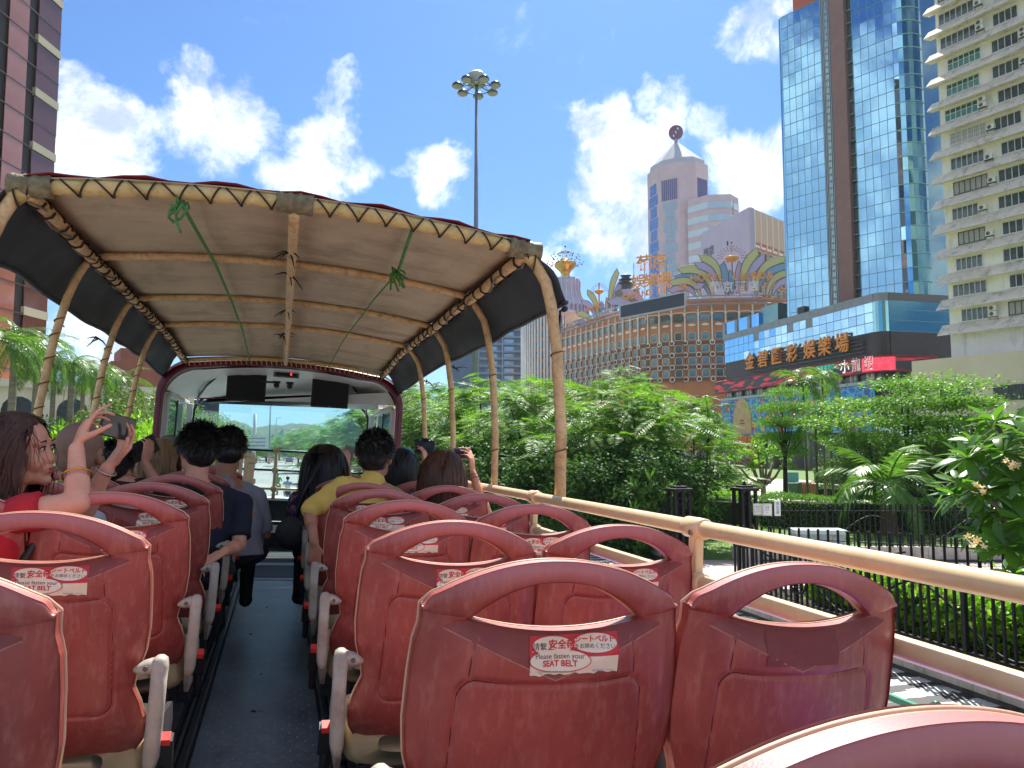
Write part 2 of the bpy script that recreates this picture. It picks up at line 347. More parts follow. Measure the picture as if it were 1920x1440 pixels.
# side walls (coaming) with outer skin down to the road
wallgrey = pm('deck_wall_grey', lin((196,190,182)), lin((170,164,156)), rough=.5, scale=6, bump=.04, dirt=(lin((120,112,104)), 9, .5))
busred = pm('bus_body_paint', lin((120,20,40)), lin((105,16,34)), rough=.25, scale=3, coat=.6)
purple = pm('purple_strip', lin((120,50,190)), rough=.3, coat=.4)
for s in (-1, 1):
    m = MB(); xs = sorted((s*1.155, s*1.2)); m.box(xs[0], xs[1], -2, 10.4, 0, .52); bp('side_lining', m, wallgrey)
    m = MB(); xs = sorted((s*1.203, s*1.27)); m.box(xs[0], xs[1], -2, 10.43, -2.0, .56); bp('side_panel', m, busred)
    m = MB(); xs = sorted((s*1.15, s*1.285)); m.box(xs[0], xs[1], -2, 10.4, .563, .585); bevel(bp('top_ledge', m, purple))
    for yw in (-.4, 2.6, 8.2):
        w = MB(); w.tube([(s*1.12, yw+.4*math.cos(a), -2.0+.45+.4*math.sin(a)-.75) for a in np.linspace(0, 2*math.pi, 20)], .1, 8, False)
        w.ell((s*1.12, yw, -2.3), (.08,0,0), (0,.32,0), (0,0,.32), 14, 8); bp('wheel', w, black, True)
m = MB(); m.box(-1.19, 1.19, -2, 10.4, -2.1, -.07); bp('lower_saloon', m, pm('bus_underside', (.03,.02,.02), rough=.6))
# cab: padded arch, white lining, windscreen
white = pm('cab_white_lining', lin((232,234,232)), lin((216,218,216)), rough=.45, scale=4, bump=.03)
def archpts(w, ztop, zbot, r, rise, n=10, y=0):
    """arch outline in XZ: up the left side, over, down the right"""
    pts = [V((-w, y, zbot))]
    for i in range(n+1):
        a = math.pi - (math.pi/2)*i/n; pts.append(V((-w + r + r*math.cos(a), y, ztop - r + r*math.sin(a))))
    for i in range(1, 8):
        x = -w + r + (2*w - 2*r)*i/8; pts.append(V((x, y, ztop + rise*(1-(x/(w-r))**2))))
    for i in range(n+1):
        a = math.pi/2 - (math.pi/2)*i/n; pts.append(V((w - r + r*math.cos(a), y, ztop - r + r*math.sin(a))))
    pts.append(V((w, y, zbot))); return pts
def loft(rings, m, closed=False):
    k = len(rings[0]); b = len(m.v)
    for r in rings: m.v += [tuple(p) for p in r]
    for i in range(len(rings)-1):
        for j in range(k if closed else k-1):
            m.f.append((b+i*k+j, b+i*k+(j+1)%k, b+(i+1)*k+(j+1)%k, b+(i+1)*k+j)); m.m.append(m.mi)
    return m
padm = pm('maroon_padding', lin((104,22,46)), lin((84,14,36)), rough=.4, scale=6, bump=.35, bscale=16)
A0 = lambda off, y, dz=0: archpts(1.2+off, Z(.79)+off+dz, .56, .34, .075, y=y)
m = MB(); loft([A0(0, 8.52), A0(.045, 8.50), A0(.065, 8.58), A0(.045, 8.70), A0(0, 8.68), A0(0, 8.52)], m)
bp('padded_arch', m, padm, True)
m = MB(); r1 = A0(-.012, 8.62); r2 = archpts(1.13, Z(.655), .56, .30, .05, y=9.6); r3 = archpts(1.08, Z(.60), .56, .28, .04, y=10.35)
# roof lining: only the part above the side windows
top = lambda r: [p for p in r if p.z > Z(.50)]
loft([top(r1), top(r2), top(r3)], m)
m2 = MB(); loft([[p + V((0,0,.03)) for p in q] for q in (top(A0(.06, 8.62)), top(archpts(1.2, Z(.75), .56, .34, .07, y=9.6)), top(archpts(1.15, Z(.66), .56, .3, .05, y=10.40)))], m2)
bp('roof_lining', m, white, True); bp('cab_roof', m2, busred, True)
for s in (-1, 1):
    m = MB(); m.tube([(s*.62, 8.75, Z(.83)), (s*.72, 9.0, Z(.76)), (s*.86, 9.3, Z(.66)), (s*.98, 9.8, Z(.56)), (s*1.03, 10.2, Z(.5))], .012, 8); bp('cable', m, black, True)
    m = MB(); m.box(s*1.115-.035, s*1.115+.035, 10.24, 10.34, .56, Z(.50)); bevel(bp('front_pillar', m, white), .01)
    m = MB(); m.box(s*1.18-.028, s*1.18+.028, 8.72, 8.80, .56, Z(.52)); bevel(bp('rear_pillar', m, white), .01)
    m = MB(); m.box(s*1.155-.03, s*1.155+.03, 8.72, 10.3, Z(.485), Z(.535)); bevel(bp('window_header', m, white), .01)
    m = MB(); m.box(s*1.17-.003, s*1.17+.003, 8.80, 10.24, .56, Z(.485)); bp('side_window', m, glassy('bus_glass', (.72,.86,.85), .08))
    m = MB(); m.box(s*1.165-.006, s*1.165+.006, 9.5, 9.53, .56, Z(.485)); bp('window_divider', m, black)
# windscreen: a curved pane with the opening's own outline
ws = archpts(1.075, Z(.615), Z(-.58), .22, .05, y=10.36)
m = MB(); c = V((0, 10.36, Z(0))); n = len(ws)
ring = [V((p.x, p.y + .12*(1-(p.x/1.08)**2), p.z)) for p in ws]
nx = 16; gv = []
for i in range(nx+1):
    x = -1.075 + 2.15*i/nx; zt = Z(.615) + .05*(1-(x/.86)**2) if abs(x) < .855 else Z(.615)-.22+math.sqrt(max(0, .22**2-(abs(x)-.855)**2))
    gv += [(x, 10.36+.12*(1-(x/1.08)**2), Z(-.60)), (x, 10.36+.12*(1-(x/1.08)**2), zt)]
m.add(gv, [(2*i, 2*i+2, 2*i+3, 2*i+1) for i in range(nx)])
bp('windscreen', m, glassy('windscreen_glass', (.70,.90,.92), .07), True)
m = MB(); m.tube([(p.x, p.y-.01, p.z) for p in ring], .016, 6); bp('windscreen_seal', m, black, True)
# front wall below the windscreen
frontdark = pm('front_panel_green', lin((52,66,64)), lin((40,52,52)), rough=.6, scale=8, bump=.1)
m = MB(); m.box(-1.15, 1.15, 10.30, 10.36, .31, .57); bp('front_wall', m, frontdark)
m = MB(); m.box(-1.15, 1.15, 10.10, 10.40, .575, .61); bevel(bp('front_sill', m, white), .008)
m = MB(); m.box(-.42, .16, 10.22, 10.29, .17, .265); bp('lower_shelf', m, pm('shelf_white', lin((225,226,222)), rough=.4))
m = MB(); m.box(-1.15, 1.15, 10.31, 10.34, 0, .30); bp('kick_panel', m, black)
# front guard rails
for zz, mt, rr in ((-.03, black, .016), (-.27, black, .014), (-.50, railpaint, .018)):
    m = MB(); m.tube([(-1.1, 10.1, Z(zz)), (1.1, 10.1, Z(zz))], rr, 8); bp('front_rail', m, mt, True)
m = MB(); m.tube([(-.05, 10.08, .6), (-.05, 10.08, Z(.0))], .022, 10); m.box(-.085,-.015,10.06,10.12,Z(-.30),Z(-.24)); m.box(-.085,-.015,10.06,10.12,Z(-.53),Z(-.47)); m.box(-.09,-.01,10.05,10.12,Z(-.04),Z(.01)); bp('front_post', m, railpaint, True)
# stair guard on the left, beige
m = MB()
for i in range(5): m.box(-.52+i*.055, -.48+i*.055, 8.5, 8.56, .3, Z(-.10))
m.box(-.56, -.26, 8.47, 8.59, Z(-.10), Z(-.06)); m.box(-.56, -.26, 8.47, 8.59, .62, .67); bevel(bp('stair_guard', m, railpaint), .008)
m = MB(); m.box(-.30, -.24, 8.1, 8.17, 0, Z(-.085)); m.box(-.32,-.22,8.08,8.19,Z(-.16),Z(-.10)); m.box(-.32,-.22,8.08,8.19,Z(-.36),Z(-.31)); bevel(bp('stair_post', m, railpaint), .01)
# right interior grab rail seen through the cab
m = MB(); m.tube([(.62, 10.05, Z(-.02)), (.95, 9.6, Z(-.05)), (1.1, 8.9, Z(-.12)), (1.14, 8.5, Z(-.17))], .02, 8); m.tube([(.62, 10.05, Z(-.18)), (1.1, 9.2, Z(-.2))], .02, 8); bp('corner_rail', m, railpaint, True)
# LED destination clock on the lining, two dome cameras
m = MB(); m.box(-.14, .13, 8.76, 8.80, Z(.775), Z(.845)); o = bp('clock_box', m, pm('clock_case', (.1,.1,.1), rough=.5)); bevel(o)
m = MB(); m.box(-.115, .105, 8.752, 8.757, Z(.787), Z(.835)); part(o, 'clock_screen', m, pm('dark_screen', (.006,.008,.012), rough=.15))
lettering(o, 'digit', '8', .045, pm('led_red', (.4,.0,.0), emit=(1,.05,.03,1.2)), T(.045, 8.748, Z(.811)))
m = MB(); m.tube([(-.27,8.9,Z(.72)),(-.12,8.9,Z(.725))], .012, 6); bp('bracket', m, black)
for x in (-.10, .04):
    m = MB(); m.ell((x, 8.92, Z(.695)), (.032,0,0), (0,.032,0), (0,0,.034)); m.box(x-.04,x+.04,8.88,8.96,Z(.715),Z(.74)); bp('dome_camera', m, black, True)
# screens hanging from the lining
def tv(x, z, rx, label):
    t = thing('television', label, 'television', BUS @ T(x, 8.95, z) @ Matrix.Rotation(rx, 4, 'X'), 'screens hanging from the cab roof')
    m = MB(); m.box(-.205, .205, -.02, .03, -.16, .16); bevel(part(t, 'case', m, pm('tv_case', (.012,.012,.013), rough=.5, spec=.3)), .008)
    m = MB(); m.box(-.185, .185, -.024, -.0195, -.135, .14); part(t, 'screen', m, pm('tv_screen', (.004,.005,.008), rough=.45, spec=.25))
    m = MB(); m.box(-.13, .13, -.015, .015, .162, .185); m.box(-.04,.04,-.01,.02,.18,.26); part(t, 'bracket', m, black)
    m = MB(); m.box(-.02, .02, -.026, -.0245, -.152, -.147); part(t, 'logo_strip', m, pm('strip_grey', (.3,.3,.3)))
tv(-.415, .655, .10, 'square black screen hanging left of the clock under the cab roof')
tv(.485, .645, .10, 'square black screen hanging right of the clock under the cab roof')
# ---------------------------------------------------------------- canopy
YB = [3.32, 4.45, 5.63, 6.80, 8.50]
can = thing('canopy', 'tan canvas canopy with dark side flaps lashed to a cream pole frame', 'canopy', BUS @ T(0, 3.3, -.17))
CO = V((0, 3.3, -.17)); cp = lambda x, y, z: V((x, y, z)) - CO
def ztop(x): return 1.032 - .075*(x/1.0)**2
def drop(y): return -.095*min(1, max(0, (y-7.0)/1.5))
def cross(y, n=16, dz=0):
    """cross profile of the frame: rail foot, lean, bend, arch, bend, foot"""
    pts = []
    foot = -.17 if True else 0
    L_ = [(-1.205, foot), (-1.195, .15), (-1.160, .5), (-1.120, .72), (-1.09, .82), (-1.055, .90), (-1.01, .948)]
    pts += [cp(x, y, z+dz) for x, z in L_]
    for i in range(n+1): x = -.96 + 1.92*i/n; pts.append(cp(x, y, ztop(x)+dz))
    pts += [cp(-x + (.02 if z < .9 else 0), y, z+dz) for x, z in reversed(L_)]
    return pts
for i, y in enumerate(YB[:4]):
    m = MB(); pts = cross(y); r = .027 if i == 0 else .021
    m.tube(pts, r, 10)
    o = part(can, 'arch_pole', m, polewood, True)
    m = MB()                                              # lashing wound round the lower poles
    for s in (0, -1):
        seg = pts[:4] if s == 0 else pts[::-1][:4]
        if s == -1 and i == 0: pass
        tot = 2 if s == -1 else 7
        for q in range(tot):
            t = (q+.5)/tot*2.6; k = int(t); p = seg[k].lerp(seg[k+1], t-k)
            m.tube([p + V(((r+.003)*math.cos(a), (r+.003)*math.sin(a), .05*a/6.28-.02)) for a in np.linspace(0, 6.28, 10)], .004, 4)
    part(o, 'lashing', m, pm('rust_lashing', (.16,.06,.03), rough=.8), True, kind='stuff')
def lpole(x, z, r=.025, wraps=0, name='long_pole'):
    y0, y1 = YB[0], YB[4]; m = MB(); n = 20
    pts = [cp(x, y0+(y1-y0)*i/n, z + .006*math.sin(i*1.3) + drop(y0+(y1-y0)*i/n)) for i in range(n+1)]
    m.tube(pts, r, 10); o = part(can, name, m, polewood, True)
    if wraps:
        m = MB()
        for k in range(wraps):
            y = y0 + (y1-y0)*(k+.3)/wraps + random.uniform(-.03,.03); rr = r+.006
            m.tube([cp(x, y, z + drop(y)) + V((rr*math.cos(a), .06*a/6.28 + random.uniform(-.004,.004), rr*math.sin(a))) for a in np.linspace(0, 6.28, 9)], .006, 5)
        part(o, 'cord_wrap', m, cord, True, kind='stuff')
        m = MB()                                          # second loosely sewn strand and rag ends
        pts = [cp(x + .022*math.sin(k*1.1), y0+(y1-y0)*k/(wraps*2), z + drop(y0+(y1-y0)*k/(wraps*2)) - .02 - .012*math.cos(k*1.1)) for k in range(wraps*2)]
        m.tube(pts, .006, 6); part(o, 'sewn_strip', m, pm('grey_strip', lin((150,135,112)), lin((90,78,64)), rough=.8, scale=20), True)
    return o
lpole(-1.0, ztop(1.0)-.03, .026, 34); lpole(1.0, ztop(1.0)-.03, .026, 26); lpole(-.02, ztop(0)-.045, .024, 0)
# tape sleeves and cord zigzag on the rear arch
rear = cross(YB[0])[5:-5]
m = MB()
for i in range(len(rear)-1):
    a, b = rear[i], rear[i+1]; nseg = 2
    for j in range(nseg):
        p = a.lerp(b, (j+.5)/nseg); d = (b-a).normalized(); 
        for q in (-1, 1):
            side = V((0,-1,0)); up = d.cross(side)
        m.tube([p + d*(.034*math.cos(w_)*(1 if j % 2 else -.6)) + (side*math.sin(w_) + up*math.cos(w_))*.0365 for w_ in np.linspace(-.25, math.pi+.25, 9)], .004, 5)
part(can, 'zigzag_cord', m, cord, True, kind='stuff')
m = MB(); m.tube([p + V((0,.0,0)) for p in rear], [.032 + .003*math.sin(i*2.1) for i in range(len(rear))], 10); part(can, 'tape_sleeve', m, tape, True)
for x in (-1.0, -.02, 1.0):
    m = MB(); k = 8
    m.tube([cp(x-.075+.15*i/k, YB[0], ztop(min(abs(x-.075+.15*i/k),1.0))+.0) for i in range(k+1)], [.045+.004*math.sin(i*2.7) for i in range(k+1)], 12)
    part(can, 'joint_wrap', m, pm('joint_tape', lin((140,130,96)), lin((96,84,60)), rough=.6, scale=30, bump=.5, bscale=60), True)
# canvas skin: sags a little between the arches; tan roof, dark side flaps
canv = pm('canvas_tan', lin((206,190,160)), lin((186,170,142)), rough=.85, scale=2.2, bump=1.6, bscale=5, transl=.18, dirt=[(lin((128,108,86)), 3, .6, (1,.35,1)), (lin((96,82,66)), 1.3, .6, (1,2.2,1)), (lin((220,206,176)), 6, .35, (.4,1,1))])
flapm = pm('canvas_dark', lin((66,74,82)), lin((52,60,68)), rough=.7, scale=4, bump=.5, bscale=7, transl=.05)
redm = pm('canvas_red_outer', lin((120,26,36)), rough=.7)
def skin(xs_fn, name, mat, nx, outer=None, sag=.02, wr=0):
    m = MB(); ny = 56; vs = []
    for j in range(ny+1):
        y = YB[0] - .03 + (YB[4]-YB[0]+.06)*j/ny
        k = min(max(0, sum(1 for q in YB if q <= y)-1), 3); t = (y-YB[k])/(YB[k+1]-YB[k]); t = min(max(t,0),1)
        for i in range(nx+1):
            x, z = xs_fn(i/nx); w = noise.noise(V((x*4, y*2.2, z*5)))*wr
            vs.append(cp(x + w*(1 if x > 0 else -1)*.7, y, z + drop(y)*(1 if abs(x) < 1.06 else .6) + .028 - sag*math.sin(math.pi*t) + w + .008*noise.noise(V((x*2, y*3, 1)))))
    m.add(vs, [(j*(nx+1)+i, j*(nx+1)+i+1, (j+1)*(nx+1)+i+1, (j+1)*(nx+1)+i) for j in range(ny) for i in range(nx)])
    o = part(can, name, m, mat, True); thicken(o, .004)
    return o
o = skin(lambda t: (-1.0+2.0*t, ztop(-1.0+2*t)), 'roof_canvas', canv, 24)
def side(s):
    P = [(1.005,.955),(1.06,.915),(1.105,.86),(1.145,.79),(1.17,.74),(1.20,.695)]
    def f(t):
        q = t*(len(P)-1); k = min(int(q), len(P)-2); u = q-k
        return (s*(P[k][0]*(1-u)+P[k+1][0]*u), P[k][1]*(1-u)+P[k+1][1]*u)
    return f
for s in (-1, 1): skin(side(s), 'side_flap', flapm, 10, sag=.0, wr=.035)
o = skin(lambda t: (-1.02+2.04*t, ztop(-1.02+2.04*t)+.012+.01*math.sin(t*40)), 'outer_cover', redm, 24, sag=-.005)
for s in (-1, 1):
    m = MB(); hp_ = []
    for i in range(57):
        y = YB[0] - .03 + (YB[4]-YB[0]+.06)*i/56; w = noise.noise(V((s*1.20*4, y*2.2, .695*5)))*.035
        hp_.append(cp(s*1.20 + w*s*.7, y, .695 + drop(y)*.6 + .028 + w + .008*noise.noise(V((s*2.4, y*3, 1)))))
    m.tube(hp_, .011, 6)
    part(can, 'hem_roll', m, flapm, True)
m = MB(); m.ell(cp(1.20, 3.3, .70), (.014,0,0), (0,.03,0), (0,0,.014)); m.tube([cp(1.19,3.33,.70), cp(1.195,3.335,.3), cp(1.207,3.335,-.17)], .0055, 6); part(can, 'flap_cord', m, black, True)
# front lacing along the cab edge
m = MB()
for i in range(40):
    x = -.98+1.96*i/39; m.tube([cp(x, 8.46, ztop(x)-.10), cp(x+.02, 8.50, ztop(x)-.16)], .005, 4)
m.tube([cp(-1+2*i/24, 8.48, ztop(-1+2*i/24)-.10) for i in range(25)], .022, 6); part(can, 'front_lacing', m, tape, True)
# green ropes
green = pm('green_rope', lin((78,140,70)), lin((60,110,54)), rough=.7, scale=30)
def rope(pts, r, name='green_rope', parent=None): m = MB(); m.tube(pts, r, 6); return part(parent or can, name, m, green, True)
rope([cp(-.47, 3.30, ztop(.47)+.02), cp(-.455, 3.4, .965), cp(-.42, 4.45, ztop(.42)-.03), cp(-.40, 5.6, ztop(.4)-.03), cp(-.39, 7.0, ztop(.4)-.03), cp(-.38, 8.4, ztop(.4)-.13)], .008)
rope([cp(.49, 3.30, ztop(.47)+.01), cp(.50, 3.7, .96), cp(.52, 4.0, .955)], .009)
rope([cp(.52, 4.0, .955), cp(.50, 5.0, ztop(.5)-.03), cp(.46, 7.0, ztop(.45)-.03), cp(.42, 8.4, ztop(.4)-.13)], .005)
def knot(c, n=9, r=.05, seed=1):
    random.seed(seed); m = MB()
    for k in range(n):
        a = V((random.uniform(-r,r), random.uniform(-r,r), random.uniform(-r,r)*.8)); b = V((random.uniform(-r,r), random.uniform(-r,r), random.uniform(-2.4*r,r*.2)))
        m.tube([c, c+a*.8, c+(a+b)*.6, c+b], .006, 5)
    part(can, 'knot', m, green, True)
knot(cp(-.46, 3.29, .955), 8, .05, 3); knot(cp(.52, 4.0, .95), 9, .045, 5)
def rag(c, seed):
    random.seed(seed); m = MB()
    for k in range(5):
        d = V((random.uniform(-1,1), random.uniform(-.6,.6), random.uniform(-.9,.2)))*.09
        m.tube([c, c+d*.5+V((0,0,.01)), c+d], [.006,.005,.002], 5)
    part(can, 'tie_end', m, cord, True)
for c, s_ in ((cp(-.03,3.95,.975),1),(cp(-.03,4.46,.98),2),(cp(-.03,5.64,.98),3),(cp(-.03,6.8,.98),4),(cp(-.05,7.0,.975),5),(cp(-1.0,4.42,.93),6),(cp(1.0,4.45,.93),7),(cp(1.0,5.6,.93),8),(cp(-1.0,5.6,.93),9),(cp(1.2,5.63,.66),10),(cp(1.2,6.8,.66),11),(cp(1.2,8.3,.66),12),(cp(-1.2,5.6,.66),13),(cp(-1.0,6.8,.93),14)): rag(c, s_)
# ---------------------------------------------------------------- handrails
def handrail(s, label):
    t = thing('handrail', label, 'handrail', BUS @ T(s*1.18, 2, HF+.58), 'rails along the deck sides'); c = V((s*1.18, 2, HF+.58))
    for zz, r in ((-.1716, .0235), (-.3251, .0225)):
        m = MB(); m.tube([V((s*1.18, -1.6+.4*i, zz)) - c for i in range(30)], r, 16); part(t, 'rail', m, railpaint, True)
    for y in (.53, 2.04, 3.55, 5.06, 6.57, 8.08):
        m = MB(); m.box(s*1.18-.014, s*1.18+.014, y-.022, y+.022, -.64, -.19); m.v = [tuple(V(q)-c) for q in m.v]
        o = part(t, 'post', m, railpaint); bevel(o, .006, 3)
        for zz, r in ((-.1716, .031), (-.3251, .030)):
            m = MB(); m.tube([V((s*1.18, y-.05, zz))-c, V((s*1.18, y-.045, zz))-c, V((s*1.18, y+.045, zz))-c, V((s*1.18, y+.05, zz))-c], [r*.8, r, r, r*.8], 16)
            m.cone(V((s*1.18, y, zz))-c, .026, V((s*1.18, y, zz-.05))-c, .018, 10)
            q = part(o, 'clamp', m, railpaint, True)
        m = MB()
        for zz in (-.1716, -.3251): m.tube([V((s*1.18-s*.028, y-.02, zz-.012))-c, V((s*1.18-s*.034, y-.02, zz-.012))-c], .008, 8)
        part(o, 'bolt', m, pm('bolt_steel', (.25,.22,.2), rough=.35, metal=1), True)
handrail(1, 'cream tubular double handrail along the right side of the deck')
handrail(-1, 'cream tubular double handrail on the left side beyond the seats')
# ---------------------------------------------------------------- seats. local frame: origin on the deck under the shoulder line, Y forward
def ssm(a, b, x): t = min(1, max(0, (x-a)/(b-a))); return t*t*(3-2*t)
HWK = [(.44,.10),(.455,.17),(.48,.208),(.52,.229),(.57,.236),(.62,.222),(.655,.206),(.69,.212),(.74,.228),(.80,.2335),(.88,.2315),(.95,.2265),(.985,.221)]
def interp(K, z):
    if z <= K[0][0]: return K[0][1]
    for (a, p), (b, q) in zip(K, K[1:]):
        if z <= b: t = (z-a)/(b-a); return p+(q-p)*t
    return K[-1][1]
def Otop(x):                # outer arch of the handle
    u = abs(x)/.221; 
    if u >= 1: return .985
    return .992 + .066*(1-u**2.1) - (.012*ssm(.93,1,u))
def Itop(x): u = abs(x)/.147; return .966 + .058*max(0,(1-u**2.2))
def Ibot(x): u = abs(x)/.147; return .966 - .018*max(0,(1-u**2))
def groove(d, w=.0038): return math.exp(-(d/w)**2)
def sdf_inset(x, z):
    """distance to the rounded inset panel outline"""
    top = .872 - .012*(1-(x/.155)**2); wid = .158 + (.87-z)*.035
    dx = abs(x)-wid; dz = max(z-top, .60-z)
    r = .03; qx, qz = dx+r, dz+r
    return math.hypot(max(qx,0), max(qz,0)) + min(max(qx,qz),0) - r
def vline(x): return .895 + .095*0 - .0 + (-.022 if False else 0)
def yback(x, z):
    """rear surface of the back shell"""
    y = (1.0-z)*.17 - .012 + (.10*((.62-z)/.18)**2 if z < .62 else 0)
    hw = max(interp(HWK, min(z,.985)), .1); u = min(1, abs(x)/hw)
    y -= .030*(1-u**2.4) * (1-.5*ssm(.90,.985,z))
    y += .010*ssm(.82, 1, u)                        # rolled edge
    if z < .97:
        y += .0042*groove(sdf_inset(x, z)) + .0015*ssm(.004,-.004,sdf_inset(x,z))
        xl = .135 + (.93-z)*.12
        if z > .872 and z < .935 : y += .0034*groove(abs(x)-xl, .0032)
    return y
def facet(x, z):
    """the dished V panel under the handle: its top edge is the opening, its lower edge runs to a point"""
    v = .868 + .085*min(1, abs(x)/.19)**1.05
    return v, z > v and z < .962 and abs(x) < .19
def ysurf(x, z):
    y = yback(x, z); v, inside = facet(x, z)
    if inside: y += .011*ssm(v-.002, v+.034, z)*ssm(.19,.15,abs(x)) 
    return y
def seat_shell():
    NX = 112; xs = [-1+2*i/NX for i in range(NX+1)]
    back = MB()
    def col(u): return u
    rows = []
    zl = [.44,.45,.465,.485] + [.5+.5*k/50*.9 for k in range(0,44)]
    # lower grid, z from .44 to the split line
    n1 = 124; n2 = 12
    def X(u, z): return u*interp(HWK, z)
    low = []; 
    for j in range(n1+1):
        t = j/n1; r = []
        for u in xs:
            xa = u*.221; zsplit = Ibot(xa) if abs(xa) < .147 else .966 + (abs(xa)-.147)/(.074)*.010
            z = .44 + (zsplit-.44)*t; x = X(u, z) if z < .93 else u*(.2265+(.221-.2265)*ssm(.93,.96,z)); r.append((x, z))
        low.append(r)
    up = []
    for j in range(n2+1):
        t = j/n2; r = []
        for u in xs:
            xa = u*.221; a = Itop(xa) if abs(xa) < .147 else .966 + (abs(xa)-.147)/(.074)*.010
            b = Otop(xa); r.append((xa, a+(b-a)*t))
        up.append(r)
    def yl(x, z): return ysurf(x, z)
    def yu(x, z, t):
        return yback(x, min(z,1.0)) - .009*math.sqrt(max(0, math.sin(math.pi*min(1,max(0,t*.96+.02))))) * 1.0 + (1-ssm(0,.05,abs(t-.0)))*0
    k = NX+1
    def layer(off, mi_):
        b = len(back.v)
        for r in low:
            for x, z in r: back.v.append((x, yl(x, z)+off(x, z, 0), z))
        for j, r in enumerate(up):
            for x, z in r: back.v.append((x, yu(x, z, j/n2)+off(x, z, 1), z))
        return b
    b0 = layer(lambda x, z, q: 0, 0)
    L = n1+1; U = n2+1
    idx = lambda b, g, j, i: b + (j*k+i if g == 0 else L*k + j*k+i)
    for g, n in ((0, n1), (1, n2)):
        for j in range(n):
            for i in range(NX):
                back.f.append((idx(b0,g,j,i), idx(b0,g,j,i+1), idx(b0,g,j+1,i+1), idx(b0,g,j+1,i)))
                if g == 0:
                    x = (low[j][i][0]+low[j+1][i+1][0])/2; z = (low[j][i][1]+low[j+1][i+1][1])/2
                    back.m.append(0)
                else: back.m.append(0)
    # rim walls: outline loops shifted forward
    def rim(mb, d0, d1, mi_, inset=0.0):
        """strip round the outline and round the opening between forward depths d0 and d1"""
        mb.mi = mi_
        loops = []
        o1 = [(low[j][0]) for j in range(n1+1)] + [up[j][0] for j in range(1, n2+1)] + [up[n2][i] for i in range(1, NX+1)] + [up[j][NX] for j in range(n2-1, 0, -1)] + [low[j][NX] for j in range(n1, -1, -1)]
        loops.append((o1, False))
        inn = [i for i in range(NX+1) if abs(xs[i]*.221) < .1475]
        o2 = [up[0][i] for i in inn] + [low[n1][i] for i in reversed(inn)]
        loops.append((o2, True))
        for lp, closed in loops:
            b = len(mb.v); q = len(lp)
            for x, z in lp: 
                y = yback(x, min(z, 1.0)); mb.v.append((x*(1-inset), y+d0, z)); mb.v.append((x*(1-inset), y+d1, z))
            for i in range(q if closed else q-1):
                j = (i+1) % q; mb.f.append((b+2*i, b+2*i+1, b+2*j+1, b+2*j)); mb.m.append(mi_)
    rim(back, -.004, .018, 0)
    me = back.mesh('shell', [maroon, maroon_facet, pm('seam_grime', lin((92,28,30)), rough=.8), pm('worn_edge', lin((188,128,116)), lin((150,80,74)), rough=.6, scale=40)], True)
    tr = MB(); rim(tr, .018, .027, 0); 
    # slightly proud bead so the cream edge catches the light
    bead = [(low[j][0]) for j in range(8, n1+1, 3)] + [up[j][0] for j in range(1, n2+1, 2)] + [up[n2][i] for i in range(0, NX+1, 4)] + [up[j][NX] for j in range(n2-1, 0, -2)] + [low[j][NX] for j in range(n1, 3, -2)]
    tr.tube([(x, yback(x, min(z,1.0))+.022, z) for x, z in bead], .0026, 6)
    inn = [i for i in range(NX+1) if abs(xs[i]*.221) < .1475]
    ip = [up[0][i] for i in inn] + [low[n1][i] for i in reversed(inn)]
    tr.tube([(x, yback(x, min(z,1.0))+.022, z) for x, z in ip + ip[:1]], .0020, 6)
    tm = tr.mesh('trim', cream, True)
    # V facet sheet, its worn lower edge, and grime lines lying in the moulded seams
    n = 48; fs = MB(); vs = []
    for i in range(n+1):
        x = -.186+.372*i/n; a = facet(x, .9)[0]; b_ = (Ibot(x)-.0015) if abs(x) < .147 else .9655 - (abs(x)-.147)/.039*.010
        b_ = max(b_, a+.0005)
        for j in range(9): z = a+(b_-a)*j/8; vs.append((x, ysurf(x, z)-.0007, z))
    fs.add(vs, [(i*9+j, (i+1)*9+j, (i+1)*9+j+1, i*9+j+1) for i in range(n) for j in range(8)])
    global FACET, SEAM, EDGE
    FACET = fs.mesh('handle_facet', maroon_facet, True)
    def rib_(path, w, off, name, mat, closed=False):
        mb = MB(); 
        for k, (x, z) in enumerate(path):
            x0_, z0_ = path[max(k-1,0)]; x1_, z1_ = path[min(k+1,len(path)-1)]; d = V((x1_-x0_, z1_-z0_)); d = d.normalized() if d.length > 0 else V((1,0)); q = V((-d.y, d.x))*w/2
            for s in (-1,1): X_, Z_ = x+q.x*s, z+q.y*s; mb.v.append((X_, ysurf(X_, Z_)-off, Z_))
        for k in range(len(path)-1): mb.f.append((2*k,2*k+1,2*k+3,2*k+2)); mb.m.append(0)
        return mb
    EDGE = rib_([(-.186+.372*i/60, facet(-.186+.372*i/60,.9)[0]) for i in range(61)], .0024, .0011, 'worn_edge', None).mesh('worn_edge', pm('worn_edge', lin((186,128,114)), lin((150,84,76)), rough=.6, scale=40), True)
    topz = lambda x: .872-.012*(1-(x/.155)**2); r_ = .03; pp = []
    wid = lambda z: .158+(.87-z)*.035
    for i in range(13): z = .63+(.84-.63)*i/12; pp.append((-wid(z), z))
    for i in range(1,8): a = math.pi-math.pi/2*i/8; pp.append((-wid(.86)+r_+r_*math.cos(a), topz(.13)-r_+r_*math.sin(a)))
    for i in range(17): x = -.128+.256*i/16; pp.append((x, topz(x)))
    for i in range(1,8): a = math.pi/2-math.pi/2*i/8; pp.append((wid(.86)-r_+r_*math.cos(a), topz(.13)-r_+r_*math.sin(a)))
    for i in range(13): z = .84-(.84-.63)*i/12; pp.append((wid(z), z))
    for i in range(1,8): a = -math.pi/2*i/8; pp.append((wid(.62)-r_+r_*math.cos(a), .63+r_*math.sin(a)))
    for i in range(9): pp.append((.13-.26*i/8, .60))
